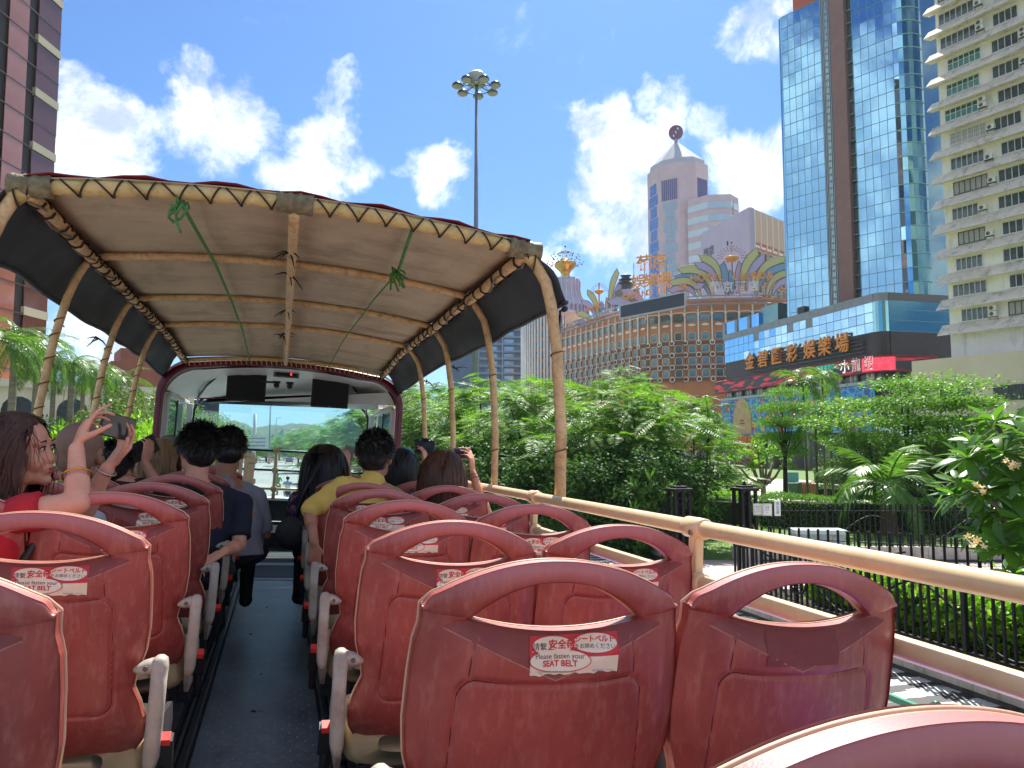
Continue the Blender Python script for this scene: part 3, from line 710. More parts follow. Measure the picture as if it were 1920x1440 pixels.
    for i in range(1,8): a = -math.pi/2-math.pi/2*i/8; pp.append((-wid(.62)+r_+r_*math.cos(a), .63+r_*math.sin(a)))
    pp.append(pp[0]); sm_ = rib_(pp, .0026, .0004, 'seam', None)
    for s in (-1,1):
        q_ = rib_([(s*(.135+(.93-z)*.12), z) for z in [.868+(.932-.868)*i/8 for i in range(9)]], .0026, .0004, 'seam', None); sm_.add(q_.v, q_.f)
    SEAM = sm_.mesh('seam', pm('seam_grime', lin((96,30,30)), rough=.8), True)
    fr = MB(); fr.v = []; 
    for g, n, grid in ((0, n1, low), (1, n2, up)):
        b = len(fr.v)
        for j in range(0, n+1, 2):
            for i in range(0, NX+1, 2):
                x, z = grid[j][i]; fr.v.append((x, yback(x, min(z,1.0)) + .027 + .012*(1-(abs(x)/.24)**2)*(1 if g == 0 else .5), z))
        kk = NX//2+1
        for j in range(n//2):
            for i in range(NX//2): fr.f.append((b+j*kk+i, b+(j+1)*kk+i, b+(j+1)*kk+i+1, b+j*kk+i+1)); fr.m.append(0)
    fm = fr.mesh('front_pad', pinkpad, True)
    return me, tm, fm
SHELL, TRIM, FRONT = seat_shell()
def bucket():
    m = MB(); n = 22; rings = []
    for j, (y, w, z0, z1) in enumerate([(.10,.15,.45,.50),(.13,.21,.41,.53),(.18,.235,.385,.545),(.30,.24,.375,.52),(.44,.235,.385,.50),(.50,.22,.41,.49),(.52,.18,.43,.47)]):
        r = []
        for i in range(n):
            a = 2*math.pi*i/n; c, s = math.cos(a), math.sin(a)
            r.append(V((w*abs(c)**.45*(1 if c > 0 else -1), y, (z0+z1)/2 + (z1-z0)/2*abs(s)**.6*(1 if s > 0 else -1))))
        rings.append(r)
    loft(rings, m, True); m.f.append(tuple(range(n))); m.m.append(0)
    pan = m.mesh('seat_pan', beigepad, True)
    m = MB(); rings = []
    for y, w, z in [(.16,.17,.548),(.22,.19,.556),(.36,.19,.535),(.46,.17,.515)]:
        rings.append([V((-w, y, z-.02)), V((-w*.9, y, z)), V((0, y, z-.004)), V((w*.9, y, z)), V((w, y, z-.02))])
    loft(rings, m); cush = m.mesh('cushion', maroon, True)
    m = MB()
    m.box(-.20,.20,.12,.46,.14,.17); 
    for x in (-.17,.17): m.box(x-.02,x+.02,.16,.20,.17,.40); m.box(x-.02,x+.02,.38,.42,.17,.40)
    leg = m.mesh('seat_frame', black)
    # moulded cream skirt that carries the bucket at the sides
    skirt = []
    for s in (-1, 1):
        m = MB(); P = [(.235,.08,.60),(.245,.10,.52),(.245,.16,.42),(.23,.20,.38),(.23,.46,.38),(.245,.50,.44),(.245,.46,.50),(.245,.20,.53)]
        m.prism([(s*.236, y, z) for x, y, z in P], (s*.014, 0, 0)); skirt.append(m.mesh('side_skirt', armcream))
    return pan, cush, leg, skirt
PAN, CUSH, LEG, SKIRT = bucket()
def arm_mesh(s):
    """folding armrest on the aisle side (s = side sign): slim post and a beak pointing at the seat"""
    m = MB(); x = s*.262; rings = []
    path = [(.50,.012,.016,.05),(.52,.006,.022,.042),(.56,-.004,.023,.034),(.64,-.012,.022,.030),(.70,-.010,.022,.030),(.725,-.006,.024,.030),(.742,-.002,.020,.026),(.748,0,.010,.016)]
    n = 14
    for z, y, hx, hy in path:
        rings.append([V((x + .006*s*math.sin((z-.5)*9) + hx*abs(math.cos(a))**.6*(1 if math.cos(a) > 0 else -1), y + .02 + hy*abs(math.sin(a))**.6*(1 if math.sin(a) > 0 else -1), z)) for a in [2*math.pi*i/n for i in range(n)]])
    loft(rings, m, True); m.f.append(tuple(range(n-1,-1,-1))); m.m.append(0); m.f.append(tuple((len(path)-1)*n+i for i in range(n))); m.m.append(0)
    rings = []
    for q, hz, hy in ((0,.017,.030),(.02,.018,.03),(.04,.016,.028),(.056,.010,.02),(.066,.004,.008)):
        rings.append([V((x - s*q, .02 + hy*math.cos(a), .728 - q*.16 + hz*math.sin(a))) for a in [2*math.pi*i/n for i in range(n)]])
    loft(rings, m, True); m.f.append(tuple(4*n+i for i in range(n)) ); m.m.append(0)
    m.v = [((x + (v[0]-x)*.78), .02+(v[1]-.02)*.8, v[2]-.012) for v in m.v]; return m.mesh('armrest', armcream, True)
def armhole(s):
    m = MB(); m.tube([(s*.262 - s*.024, -.006, .713), (s*.262 - s*.024, -.002, .713)], .006, 10); return m.mesh('pivot', pm('pivot_dark', (.1,.09,.08), rough=.6))
def buckle(s):
    m = MB(); x = s*.285
    m.tube([(x,.10,.40),(x,.07,.455),(x,.055,.485)], [.012,.014,.014], 8)
    m.obox((x,.045,.515), (.021,0,0), (0,.011,.006), (0,-.014,.035))
    b = m.mesh('belt_buckle', black)
    m = MB(); m.obox((x,.028,.548), (.016,0,0), (0,.011,.006), (0,-.003,.007)); r = m.mesh('release_button', redbtn)
    return b, r
ARM = {s: arm_mesh(s) for s in (-1, 1)}; PIV = {s: armhole(s) for s in (-1, 1)}; BUC = {s: buckle(s) for s in (-1, 1)}
# stickers: printed paper following the dished panel
stk_red = pm('sticker_red', lin((206,40,52)), lin((190,48,56)), rough=.4, scale=30)
stk_cream = pm('sticker_cream', lin((236,224,200)), lin((226,212,186)), rough=.45, scale=24)
stk_txtr = pm('sticker_print_red', lin((206,46,52)), rough=.5); stk_txtk = pm('sticker_print_black', lin((58,48,44)), rough=.5)
stk_green = pm('sticker_print_green', lin((150,180,120)), rough=.5); stk_blue = pm('sticker_print_blue', lin((90,110,170)), rough=.5)
GHOST = pm('sticker_ghost', lin((132,62,58)), lin((120,52,50)), rough=.65, scale=20)
SX0, SX1, SZ0, SZ1 = -.045, .107, .877, .943
def conf(v, layer):
    x, z = v; return (x, ysurf(x, z) - .0018 - .0005*layer, z)
def strip_mesh(poly, name, mat, layer, n=12):
    """fill an outline given as x -> (z low, z high) columns"""
    m = MB(); k = len(poly)
    nz = 6; vs = []
    for x, a, b in poly: vs += [conf((x, a+(b-a)*j/nz), layer) for j in range(nz+1)]
    m.add(vs, [(i*(nz+1)+j, (i+1)*(nz+1)+j, (i+1)*(nz+1)+j+1, i*(nz+1)+j+1) for i in range(k-1) for j in range(nz)])
    return m.mesh(name, mat)
def text_on(s, size, x, z, mat, layer, bold=0, rot=0):
    me = text_mesh(s, size, 0, bold).copy(); me.materials.clear(); me.materials.append(mat); me.name = 'print'
    c, s_ = math.cos(rot), math.sin(rot)
    for v in me.vertices:
        X, Zz = v.co.x*c - v.co.z*s_ + x, v.co.x*s_ + v.co.z*c + z; v.co = V((X, ysurf(X, Zz) - .0018 - .0005*layer, Zz))
    me.update(); return me
def ellc(cx, cz, rx, rz, n=20): return [(cx+rx*math.cos(math.pi*(1-i/n)), cz-rz*math.sin(math.pi*i/n), cz+rz*math.sin(math.pi*i/n)) for i in range(n+1)]
def sticker_set():
    S = []
    n = 18; w = SX1-SX0; H = SZ1-SZ0
    tilt = lambda x: .006*(x-SX0)/w
    outl = [(SX0+w*i/n, SZ0+.001*math.sin(i*5.1)+.0015*math.sin(i*2.3)+tilt(SX0+w*i/n)*.6, SZ1-.006+tilt(SX0+w*i/n)) for i in range(n+1)]
    S.append(('paper', strip_mesh(outl, 'paper', stk_cream, 0)))
    S.append(('red_band', strip_mesh([(x, b-.036, b-.0) for x, a, b in outl], 'red_band', stk_red, 1)))
    for cx, cz, rx, rz in ((-.0065,.9225,.034,.0145),(.066,.926,.038,.0150),(.006,.899,.051,.0165)):
        S.append(('red_ring', strip_mesh(ellc(cx, cz, rx+.0018, rz+.0018), 'red_ring', stk_red, 2)))
        S.append(('oval', strip_mesh(ellc(cx, cz, rx, rz), 'oval', stk_cream, 3)))
    S += [('print', text_on('請繫上', .0125, -.0225, .9200, stk_txtk, 4)), ('print', text_on('安全帶', .0155, .0090, .9235, stk_txtr, 4, .0004)),
          ('print', text_on('シートベルト', .0118, .066, .9315, stk_txtr, 4, .0003)), ('print', text_on('をお締めください', .0088, .066, .9205, stk_txtk, 4)),
          ('print', text_on('Please fasten your', .0115, .006, .9055, stk_txtk, 4)), ('print', text_on('SEAT BELT', .0125, .006, .8942, stk_txtr, 4, .0004)),
          ('print', text_on('Splendid Hong Kong Tours Ltd', .0052, .000, .8825, stk_green, 4)), ('print', text_on('facebook', .0052, .071, .8835, stk_blue, 4)), ('print', text_on('website', .0045, .093, .8835, stk_green, 4))]
    return S
STK = sticker_set()
def patch(x0, x1, z0, z1, mat, layer, rag=.003, seed=1):
    random.seed(seed); n = 14
    return strip_mesh([(x0+(x1-x0)*i/n, z0+random.uniform(-rag,rag), z1+random.uniform(-rag,rag)) for i in range(n+1)], 'torn_patch', mat, layer)
TORN = {'a': patch(-.046, .028, .868, .896, maroon_facet, 6, .006, 2), 'b': patch(-.045, .03, .868, .889, maroon_facet, 6, .004, 4), 'c': patch(-.05,-.02,.868,.905,maroon_facet,6,.005,5)}
GH = strip_mesh([(SX0-.03+.15*i/10, SZ0+.002, SZ1-.004) for i in range(11)], 'sticker_ghost', GHOST, 0)
def put_label(seat, torn=None):
    o = put('warning_sticker', STK[0][1], seat); o['label'] = 'red and cream seat belt sticker' + (' with its lower corner torn away' if torn else '')
    for n_, me in STK[1:]: put(n_, me, o)
    if torn: put('torn_patch', TORN[torn], o)
ORDW = ['nearest','first','second','third','fourth','fifth','sixth','seventh','eighth']
SEATS = []
def seat(cx, k, y, side, pos, armside, sticker=1, torn=None, extra=''):
    row = ORDW[k]; lab = f'red bus seat, {row} row, {side} {pos}' + (', ' + extra if extra else '')
    t = thing('bus_seat', lab, 'bus seat', BUS @ T(cx, y, HF), 'red bus seats in rows on the deck')
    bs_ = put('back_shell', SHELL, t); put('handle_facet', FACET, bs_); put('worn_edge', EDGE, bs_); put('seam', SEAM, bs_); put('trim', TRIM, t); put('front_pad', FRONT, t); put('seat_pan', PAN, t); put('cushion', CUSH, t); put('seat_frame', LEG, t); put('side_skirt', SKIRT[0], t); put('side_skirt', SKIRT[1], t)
    if armside:
        a = put('armrest', ARM[armside], t); put('pivot', PIV[armside], a)
        b = put('belt_buckle', BUC[armside][0], t); put('release_button', BUC[armside][1], b)
    if sticker == 1: put_label(t, torn)
    elif sticker == 2: put('sticker_ghost', GH, t)
    # each seat is bolted a touch out of true
    t.matrix_world = BUS @ T(cx + random.uniform(-.003,.003), y, HF + random.uniform(-.003,.003)) @ RZ(random.uniform(-.012,.012)) @ Matrix.Rotation(random.uniform(-.006,.006), 4, 'X')
    SEATS.append(t); return t
random.seed(5)
RA, RW, LA, LW, P_ = .449, .9165, -.4955, -.962, .76
Yr = lambda k: 1.226 + P_*(k-1); Yl = lambda k: 1.205 + P_*(k-1)
occ = {('RA',5):'man in the yellow shirt in it',('RA',6):'woman in the black cap in it',('RW',5):'brown haired woman in it',('RW',6):'woman with the camera in it',('LA',5):'man in the navy T-shirt in it',('LA',6):'man in the grey shirt in it',('LW',3):'woman in red in it',('LW',4):'shaven headed man in it',('LW',5):'passenger in black in it',('LW',6):'blond woman in it',('LW',8):'grey haired man in it'}
occ = {k: v.replace(' in it', '') for k, v in occ.items()}
tx = lambda c, k: ('under the ' + occ[(c,k)]) if (c,k) in occ else ''
seat(RA, 0, Yr(0), 'right', 'pair, only its handle showing', 0, 0)
for k in range(1, 9):
    seat(RA, k, Yr(k), 'right', 'aisle side', -1, 1, {2:'a'}.get(k), tx('RA',k))
    seat(RW, k, Yr(k), 'right', 'rail side', 0, 2 if k == 1 else 1, {2:'b', 5:'c'}.get(k), tx('RW',k) or ('with only the ghost of a sticker' if k == 1 else ''))
    seat(LA, k, Yl(k), 'left', 'aisle side', 1, 0 if k == 1 else 1, {3:'c'}.get(k), tx('LA',k))
    if k > 1: seat(LW, k, Yl(k), 'left', 'rail side', 0, 1, None, tx('LW',k))
# ---------------------------------------------------------------- ground, road, pavements, park beds
def struct(name, mb, mat, smooth=False):
    o = put(name, mb.mesh(name, mat, smooth)); o['kind'] = 'structure'; return o
asph = pm('asphalt', (.32,.31,.29), (.25,.245,.23), rough=.85, scale=1.1, bump=.3, bscale=40, dirt=((.09,.09,.09), .35, .6, (1,.12,1)))
grassm = pm('lawn_grass', (.11,.20,.03), (.065,.13,.02), rough=.9, scale=1.6, bump=.8, bscale=26)
m = MB(); m.box(-1500, 1500, -300, 2500, -1.5, -.04)
struct('ground', m, pm('ground_earth', (.16,.17,.11), (.11,.13,.08), rough=.95, scale=.2, bump=.3, bscale=3))
m = MB(); m.add([(-13,-60,0),(6.6,-60,0),(6.6,420,0),(-13,420,0)], [(0,1,2,3)]); struct('road', m, asph)
whitep = pm('road_paint', (.72,.72,.68), (.5,.5,.48), rough=.7, scale=3, thr=(.5,.85))
m = MB()
for x in (-4.0, -8.3, 2.9):
    for k in range(46):
        y = -10 + k*9; m.add([(x-.07,y,.005),(x+.07,y,.005),(x+.07,y+4,.005),(x-.07,y+4,.005)], [(0,1,2,3)])
o = put('lane_marking', m.mesh('lane_marking', whitep)); o['kind'] = 'structure'
# mosaic pavement: pale limestone with dark wave bands, small setts
def mosaic():
    m = bpy.data.materials.new('mosaic'); m.use_nodes = True; N = m.node_tree.nodes; L = m.node_tree.links; b = N['Principled BSDF']; b.inputs['Roughness'].default_value = .7
    tc = N.new('ShaderNodeTexCoord'); vo = N.new('ShaderNodeTexVoronoi'); vo.inputs['Scale'].default_value = 11; vo.inputs['Randomness'].default_value = .35; L.new(tc.outputs['Object'], vo.inputs['Vector'])
    wv = N.new('ShaderNodeTexWave'); wv.bands_direction = 'Y'; wv.inputs['Scale'].default_value = .55; wv.inputs['Distortion'].default_value = 3.2; wv.inputs['Detail'].default_value = 1; wv.inputs['Detail Scale'].default_value = .9; L.new(vo.outputs['Position'], wv.inputs['Vector'])
    r = N.new('ShaderNodeMapRange'); r.inputs['From Min'].default_value = .42; r.inputs['From Max'].default_value = .5; L.new(wv.outputs['Fac'], r.inputs['Value'])
    mx = N.new('ShaderNodeMixRGB'); L.new(r.outputs[0], mx.inputs[0]); mx.inputs[1].default_value = (.05,.05,.05,1); mx.inputs[2].default_value = (.62,.59,.53,1)
    v2 = N.new('ShaderNodeTexVoronoi'); v2.feature = 'DISTANCE_TO_EDGE'; v2.inputs['Scale'].default_value = 11; v2.inputs['Randomness'].default_value = .35; L.new(tc.outputs['Object'], v2.inputs['Vector'])
    r2 = N.new('ShaderNodeMapRange'); r2.inputs['From Max'].default_value = .06; L.new(v2.outputs['Distance'], r2.inputs['Value'])
    m2 = N.new('ShaderNodeMixRGB'); m2.blend_type = 'MULTIPLY'; m2.inputs[0].default_value = .6; L.new(mx.outputs[0], m2.inputs[1]); L.new(r2.outputs[0], m2.inputs[2]); L.new(m2.outputs[0], b.inputs['Base Color'])
    return m
m = MB(); m.box(6.75, 9.72, -30, 16.2, -.1, .13); m.box(6.75, 11.6, 22.0, 300, -.1, .13); struct('pavement', m, mosaic())
m = MB(); m.box(6.6, 6.745, -30, 300, -.1, .125); struct('kerb', m, pm('kerb_stone', (.42,.41,.39), (.3,.3,.28), rough=.8, scale=6))
pink = pm('pink_paving', (.50,.40,.35), (.42,.34,.30), rough=.8, scale=2, bump=.2, bscale=30)
m = MB(); m.add([(6.75,16.2,.135),(14,16.2,.135),(30,9,.135),(60,9,.135),(60,18,.135),(22,19.2,.135),(14.6,21.6,.135),(15.5,30,.135),(12.6,30,.135),(12.2,22.1,.135),(6.75,22.1,.135)], [tuple(range(11))]); struct('path', m, pink)
# park lawn behind the railings
m = MB(); m.add([(12.2,22.6,.15),(14.6,21.9,.15),(22,19.4,.15),(60,18.2,.15),(140,18,.15),(140,140,.15),(60,175,.15),(12,300,.15)], [tuple(range(8))]); struct('lawn', m, grassm)
pave = pm('park_path_paving', (.55,.51,.46), (.45,.42,.38), rough=.8, scale=1.5, bump=.1, bscale=12)
def ribbon(name, pts, w, z, mat):
    m = MB(); vs = []
    for i, p in enumerate(pts):
        a = V(pts[max(i-1,0)]); b = V(pts[min(i+1,len(pts)-1)]); t = (b-a).normalized(); n = V((-t.y, t.x)); q = V(p)
        vs += [(*(q+n*w/2), z), (*(q-n*w/2), z)]
    m.add(vs, [(2*i+1, 2*i+3, 2*i+2, 2*i) for i in range(len(pts)-1)]); return struct(name, m, mat)
def g2(px, py): p = gpt(px, py, .15); return (p.x, p.y)
ribbon('path', [g2(1240,930), g2(1330,934), g2(1440,940), g2(1560,938), g2(1700,936), g2(1850,945)], 4.5, .156, pave)
ribbon('path', [g2(1250,893), g2(1350,896), g2(1460,900), g2(1640,912), g2(1800,905)], 5, .16, pave)
ribbon('path', [g2(1300,882), g2(1420,905), g2(1480,930)], 6, .164, pave)
# soil bed between the near railing and the inner railing
soil = pm('bed_soil', (.06,.045,.03), (.035,.03,.02), rough=1, scale=5, bump=1, bscale=20)
m = MB(); m.add([(9.95,-6,.60),(14.5,-6,.6),(14.2,11.2,.60),(10.2,15.7,.60),(9.95,15.4,.60)], [tuple(range(5))]); struct('flower_bed', m, soil)
# ---------------------------------------------------------------- granite plinth walls with block joints
gran = pm('granite', lin((196,186,172)), lin((168,160,150)), rough=.6, scale=14, bump=.1, bscale=60, dirt=(lin((96,88,78)), 1.8, .7, (1,1,.5)))
grand = pm('granite_base', lin((96,90,82)), lin((60,56,50)), rough=.75, scale=9, bump=.2, bscale=30)
def wall(a, b, label, h=.60, name='granite_wall', L=1.35):
    a = V(a); b = V(b); d = b-a; n = max(1, round(d.length/L)); t = d.normalized(); s = V((-t.y, t.x, 0))
    M = Matrix((( t.x, s.x, 0, a.x), (t.y, s.y, 0, a.y), (0,0,1,0), (0,0,0,1))); w = thing(name, label, 'wall', M, 'granite walls under the park railings')
    l = d.length/n; me = None
    m = MB(); m.box(0, d.length, -.13, .13, .0, .20); part(w, 'plinth_course', m, grand)
    blk = MB(); blk.box(.006, l-.006, -.155, .155, .205, h-.005); bm = blk.mesh('block', gran)
    for k in range(n):
        o = put('block', bm, w, T(k*l, random.uniform(-.004,.004), random.uniform(-.002,.002))); 
        if n < 30: bevel(o, .008, 1)
    return w
wall((9.82,-4,0), (9.82,15.7,0), 'low granite block wall carrying the nearest black railing')
wall((9.95,15.8,0), (14.3,11.2,0), 'low granite wall turning away behind the plumeria', L=1.2)
wall((14.7,21.7,0), (23.5,19.0,0), 'low granite wall right of the gate opening, in front of the palm')
wall((12.15,22.5,0), (11.7,28,0), 'short granite wall left of the gate opening')
wall((11.7,28,0), (10.2,80,0), 'long granite wall running forward under the dark hedge', L=2.4)
# ---------------------------------------------------------------- black iron railings: every bar its own piece
iron = pm('black_iron', (.010,.011,.012), (.016,.016,.018), rough=.55, spec=.25, scale=30, bump=.1)
barm = MB(); barm.tube([(0,0,0),(0,0,1.34)], .027, 6); barm.box(-.024,.024,-.024,.024,1.335,1.352); BARME = barm.mesh('railing_bar', iron)
thick = MB(); thick.box(-.035,.035,-.035,.035,0,1.30); thick.box(-.045,.045,-.045,.045,1.30,1.33); THME = thick.mesh('railing_post', iron)
def railing(pts, label, z=.6, sp=.165, swoop=True, roundel=None, every=12):
    p0 = V(pts[0]); r = thing('iron_railing', label, 'railing', T(p0.x, p0.y, z), 'black railings round the park'); k = 0; acc = 0
    for a, b in zip(pts, pts[1:]):
        a = V(a); b = V(b); d = (b-a); L = d.length; t = d.normalized(); n = int(L/sp)
        for i in range(n):
            q = a + t*(i+.5)*sp; k += 1
            put('railing_post' if k % every == 0 else 'railing_bar', THME if k % every == 0 else BARME, r, T(q.x-p0.x, q.y-p0.y, .0) @ RZ(math.atan2(t.y, t.x)) @ Matrix.Rotation(random.uniform(-.006,.006), 4, 'X'))
        m = MB()
        for zz in (.10, 1.12): m.bar((a.x-p0.x, a.y-p0.y, zz), (b.x-p0.x, b.y-p0.y, zz), .045, .018)
        part(r, 'cross_rail', m, iron)
        if swoop:
            s_ = 3.4; q = 0
            while q + s_ <= L + .5:
                m = MB(); pp = []
                for i in range(17):
                    u = i/16; w = a + t*(q+u*s_); side = V((-t.y, t.x))*(-.05)
                    pp.append((w.x-p0.x+side.x, w.y-p0.y+side.y, .55 + .42*math.cos(2*math.pi*u)))
                m.tube(pp, .021, 6); part(r, 'swoop_rail', m, iron, True); q += s_
    if roundel:
        c = V(roundel); m = MB()
        for R_, rr in ((.27,.026),(.17,.016),(.09,.016)):
            m.tube([(c.x-p0.x-.05, c.y-p0.y+R_*math.cos(a), c.z+R_*math.sin(a)) for a in np.linspace(0, 2*math.pi, 24)], rr, 6, False)
        for a in np.linspace(0, math.pi, 5)[:-1]: m.tube([(c.x-p0.x-.05, c.y-p0.y+.26*math.cos(a), c.z+.26*math.sin(a)), (c.x-p0.x-.05, c.y-p0.y-.26*math.cos(a), c.z-.26*math.sin(a))], .010, 5)
        part(r, 'roundel', m, iron, True)
    return r
def V2(x, y): return V((x, y, 0))
railing([V2(9.82,3.5), V2(9.82,15.6)], 'nearest black railing, beside the pavement on its granite wall', roundel=(9.82, 13.2, .55), sp=.165)
railing([V2(10.1,15.7), V2(14.3,11.3)], 'black railing angled behind the bed of red flowers', sp=.2)
railing([V2(14.9,21.65), V2(23.3,19.05)], 'black railing right of the gate opening, in front of the hedge', sp=.17)
railing([V2(12.1,22.7), V2(11.7,28), V2(11.2,44)], 'black railing in deep shade left of the gate opening', sp=.19, swoop=False)
def pillar(x, y, label):
    t = thing('gate_pillar', label, 'gate pillar', T(x, y, 0), 'pillars of the park gate')
    m = MB(); m.box(-.33,.33,-.33,.33,0,.55); bevel(part(t, 'base', m, gran), .01)
    for dx in (-.24,0,.24):
        for dy in (-.24, .24):
            m = MB(); m.box(dx-.045,dx+.045,dy-.045,dy+.045,.55,2.35); part(t, 'upright', m, iron)
    m = MB(); m.box(-.13,.13,-.13,.13,.55,2.3); part(t, 'core', m, iron)
    m = MB(); m.box(-.33,.33,-.33,.33,2.35,2.45); m.box(-.2,.2,-.2,.2,2.45,2.52); m.lathe([(.09,2.52),(.05,2.6),(.02,2.66),(0,2.67)],10); bevel(part(t, 'cap', m, iron), .01)
    for s in (-1,1):
        m = MB(); m.tube([(s*.12, -.285, 2.2+.07*math.sin(a)) if False else (s*.12+.09*math.cos(a), -.285, 2.05+.11*math.sin(a)) for a in np.linspace(0,2*math.pi,14)], .016, 5, False); part(t, 'ring', m, iron, True)
pillar(14.35, 21.95, 'square black openwork gate pillar right of the opening'); pillar(12.15, 22.25, 'square black openwork gate pillar left of the opening')
# notice boards on the right-hand railing
def notice(px0, px1, py0, py1, d, label, frame, face, lines):
    c = wpt((px0+px1)/2, (py0+py1)/2, d); w = (px1-px0)/1460*d; h = (py1-py0)/1460*d
    t = thing('notice_board', label, 'notice', Matrix.Translation(c) @ RZ(-.35), 'boards fixed to the park railing')
    m = MB(); m.box(-w/2, w/2, -.03, .02, -h/2, h/2); bevel(part(t, 'frame', m, frame), .006)
    m = MB(); m.box(-w/2+.04, w/2-.04, -.036, -.031, -h/2+.04, h/2-.04); part(t, 'sheet', m, face)
    for i, (s, z, sz) in enumerate(lines): lettering(t, 'print', s, sz, pm('print_dark', (.06,.06,.07)), T(0, -.040, z*h))
silver = pm('silver_frame', (.5,.49,.46), rough=.35, metal=.3); paperw = pm('notice_paper', (.78,.77,.73), (.70,.69,.64), rough=.6, scale=4)
notice(1412,1428,945,966,24.3,'left cream notice in a silver frame on the railing by the gate pillar',silver,paperw,[('告示',.22,.07),('AVISO',.0,.05),('請勿入內',-.2,.04)])
notice(1429,1447,945,967,24.2,'right cream notice in a silver frame beside its twin',silver,paperw,[('注意',.2,.07),('NOTICE',.0,.045),('24h',-.2,.04)])
notice(1452,1463,938,967,24.0,'tall narrow white notice with dark symbols on the railing',pm('white_frame',(.8,.8,.82)),paperw,[('禁',.28,.09),('止',.08,.09),('犬',-.12,.09),('煙',-.3,.09)])
# grey electrical cabinet behind the inner railing
c = wpt(1532, 985, 22.5); t = thing('electrical_cabinet', 'low pale grey metal cabinet with a lid behind the railing', 'cabinet', T(c.x, c.y, 0) @ RZ(-.35))
greym = pm('cabinet_paint', lin((150,168,166)), lin((128,146,144)), rough=.55, scale=5, dirt=(lin((90,90,80)), 5, .5))
m = MB(); m.box(-.66,.66,-.3,.3,.0,1.28); part(t, 'body', m, greym)
for i in range(4): m = MB(); m.box(-.64+i*.32+.01,-.64+i*.32+.31,-.315,-.302,.15,1.2); bevel(part(t, 'door', m, greym), .006)
m = MB(); m.box(-.72,.72,-.36,.34,1.285,1.40); bevel(part(t, 'lid', m, pm('cabinet_lid', lin((176,192,190)), rough=.5)), .01)
# two wheelie bins and their carton load
def bin_(px, py, d, col, label, lid):
    p = gpt(px, 936, .15); t = thing('wheelie_bin', label, 'rubbish bin', T(p.x, p.y, .15) @ RZ(-.5 + random.uniform(-.1,.1)), 'bins beside the park path')
    m = MB(); m.prism([(-.30,-.34,0),(.30,-.34,0),(.37,-.40,1.15),(-.37,-.40,1.15)], (0,.72,0)); bevel(part(t, 'bin_body', m, col), .03)
    m = MB(); m.box(-.40,.40,-.44,.36,1.155,1.20)
    if lid == 'open': m = MB(); m.obox((0,.42,1.5),(.40,0,0),(0,.12,.36),(0,-.03,.01))
    bevel(part(t, 'bin_lid', m, pm('bin_lid', lin((110,170,170)), rough=.5)), .01)
    m = MB()
    for s in (-1,1): m.tube([(s*.28-.03,.34,.1),(s*.28+.03,.34,.1)], .1, 12)
    part(t, 'bin_wheel', m, black)
bg = pm('bin_green', lin((50,100,70)), lin((40,86,60)), rough=.5, scale=6)
bin_(1488,915,57,bg,'left green wheelie bin with its pale lid thrown open','open'); bin_(1503,915,57,pm('bin_green_light', lin((86,130,90)), rough=.5),'middle light green wheelie bin by the path','x')
p = gpt(1517,937,.15); t = thing('planter_box', 'rust brown bin stuffed with dry twigs beside the green bins', 'bin', T(p.x,p.y,.15) @ RZ(-.5))
m = MB(); m.prism([(-.4,-.35,0),(.4,-.35,0),(.5,-.4,1.1),(-.5,-.4,1.1)], (0,.75,0)); part(t, 'box_body', m, pm('rust_brown', lin((130,100,66)), lin((104,78,50)), rough=.8, scale=5))
m = MB()
for k in range(26): m.tube([(random.uniform(-.4,.4), random.uniform(-.3,.3), 1.05), (random.uniform(-.6,.6), random.uniform(-.5,.5), random.uniform(1.1,1.35))], .02, 4)
part(t, 'twigs', m, pm('dry_twig', lin((190,130,70)), rough=.9), kind='stuff')
# information kiosk and small brown boxes on the lawn
p = gpt(1383,925,.15); t = thing('information_kiosk', 'squat grey kiosk with a blue map panel on its left', 'kiosk', T(p.x,p.y,.15) @ RZ(-.35))
m = MB(); m.box(-.75,.75,-.35,.35,0,1.5); m.box(-.85,.85,-.45,.45,1.5,1.6); bevel(part(t, 'body', m, pm('kiosk_steel', lin((150,146,134)), lin((120,116,106)), rough=.4, scale=3)), .02)
m = MB(); m.box(-.68,-.22,-.37,-.352,.5,1.3); part(t, 'map_panel', m, pm('map_blue', lin((70,130,190)), lin((200,220,230)), rough=.4, scale=5))
m = MB(); m.box(-.1,.2,-.37,-.352,.5,1.3); part(t, 'paper_panel', m, paperw)
m = MB(); m.box(.32,.65,-.37,-.352,.35,1.35); part(t, 'yellow_panel', m, pm('panel_yellow', lin((190,176,90)), rough=.5))
for px, py, lab in ((1436,905,'small brown box with a dark mouth on the lawn left of the bins'),(1697,925,'small brown box with a dark mouth behind the palm trunk')):
    p = gpt(px,py+2,.15); t = thing('lamp_box', lab, 'box', T(p.x,p.y,.15) @ RZ(-.4))
    m = MB(); m.box(-.5,.5,-.3,.3,0,.7); bevel(part(t, 'case', m, pm('box_brown', lin((140,92,74)), rough=.7)), .02)
    m = MB(); m.box(-.4,-.0,-.32,-.302,.15,.55); part(t, 'mouth', m, black)
# green guard rail at the kerb
grn = pm('green_rail', lin((40,140,110)), rough=.4, coat=.3)
t = thing('guard_rail', 'green painted guard rail along the kerb below the bus', 'guard rail', T(6.95, 4, .13))
for z in (.30, .62): m = MB(); m.box(-.03,.03,-8,12,z,z+.07); part(t, 'guard_bar', m, grn)
for k in range(14): m = MB(); m.box(-.05,.05,-7.5+k*1.5,-7.4+k*1.5,0,.74); m.lathe([(.075,.74),(.075,.77),(.03,.81),(0,.82)],8,(0,-7.45+k*1.5,0)); part(t, 'guard_post', m, pm('green_dark', lin((24,70,58)), rough=.5))
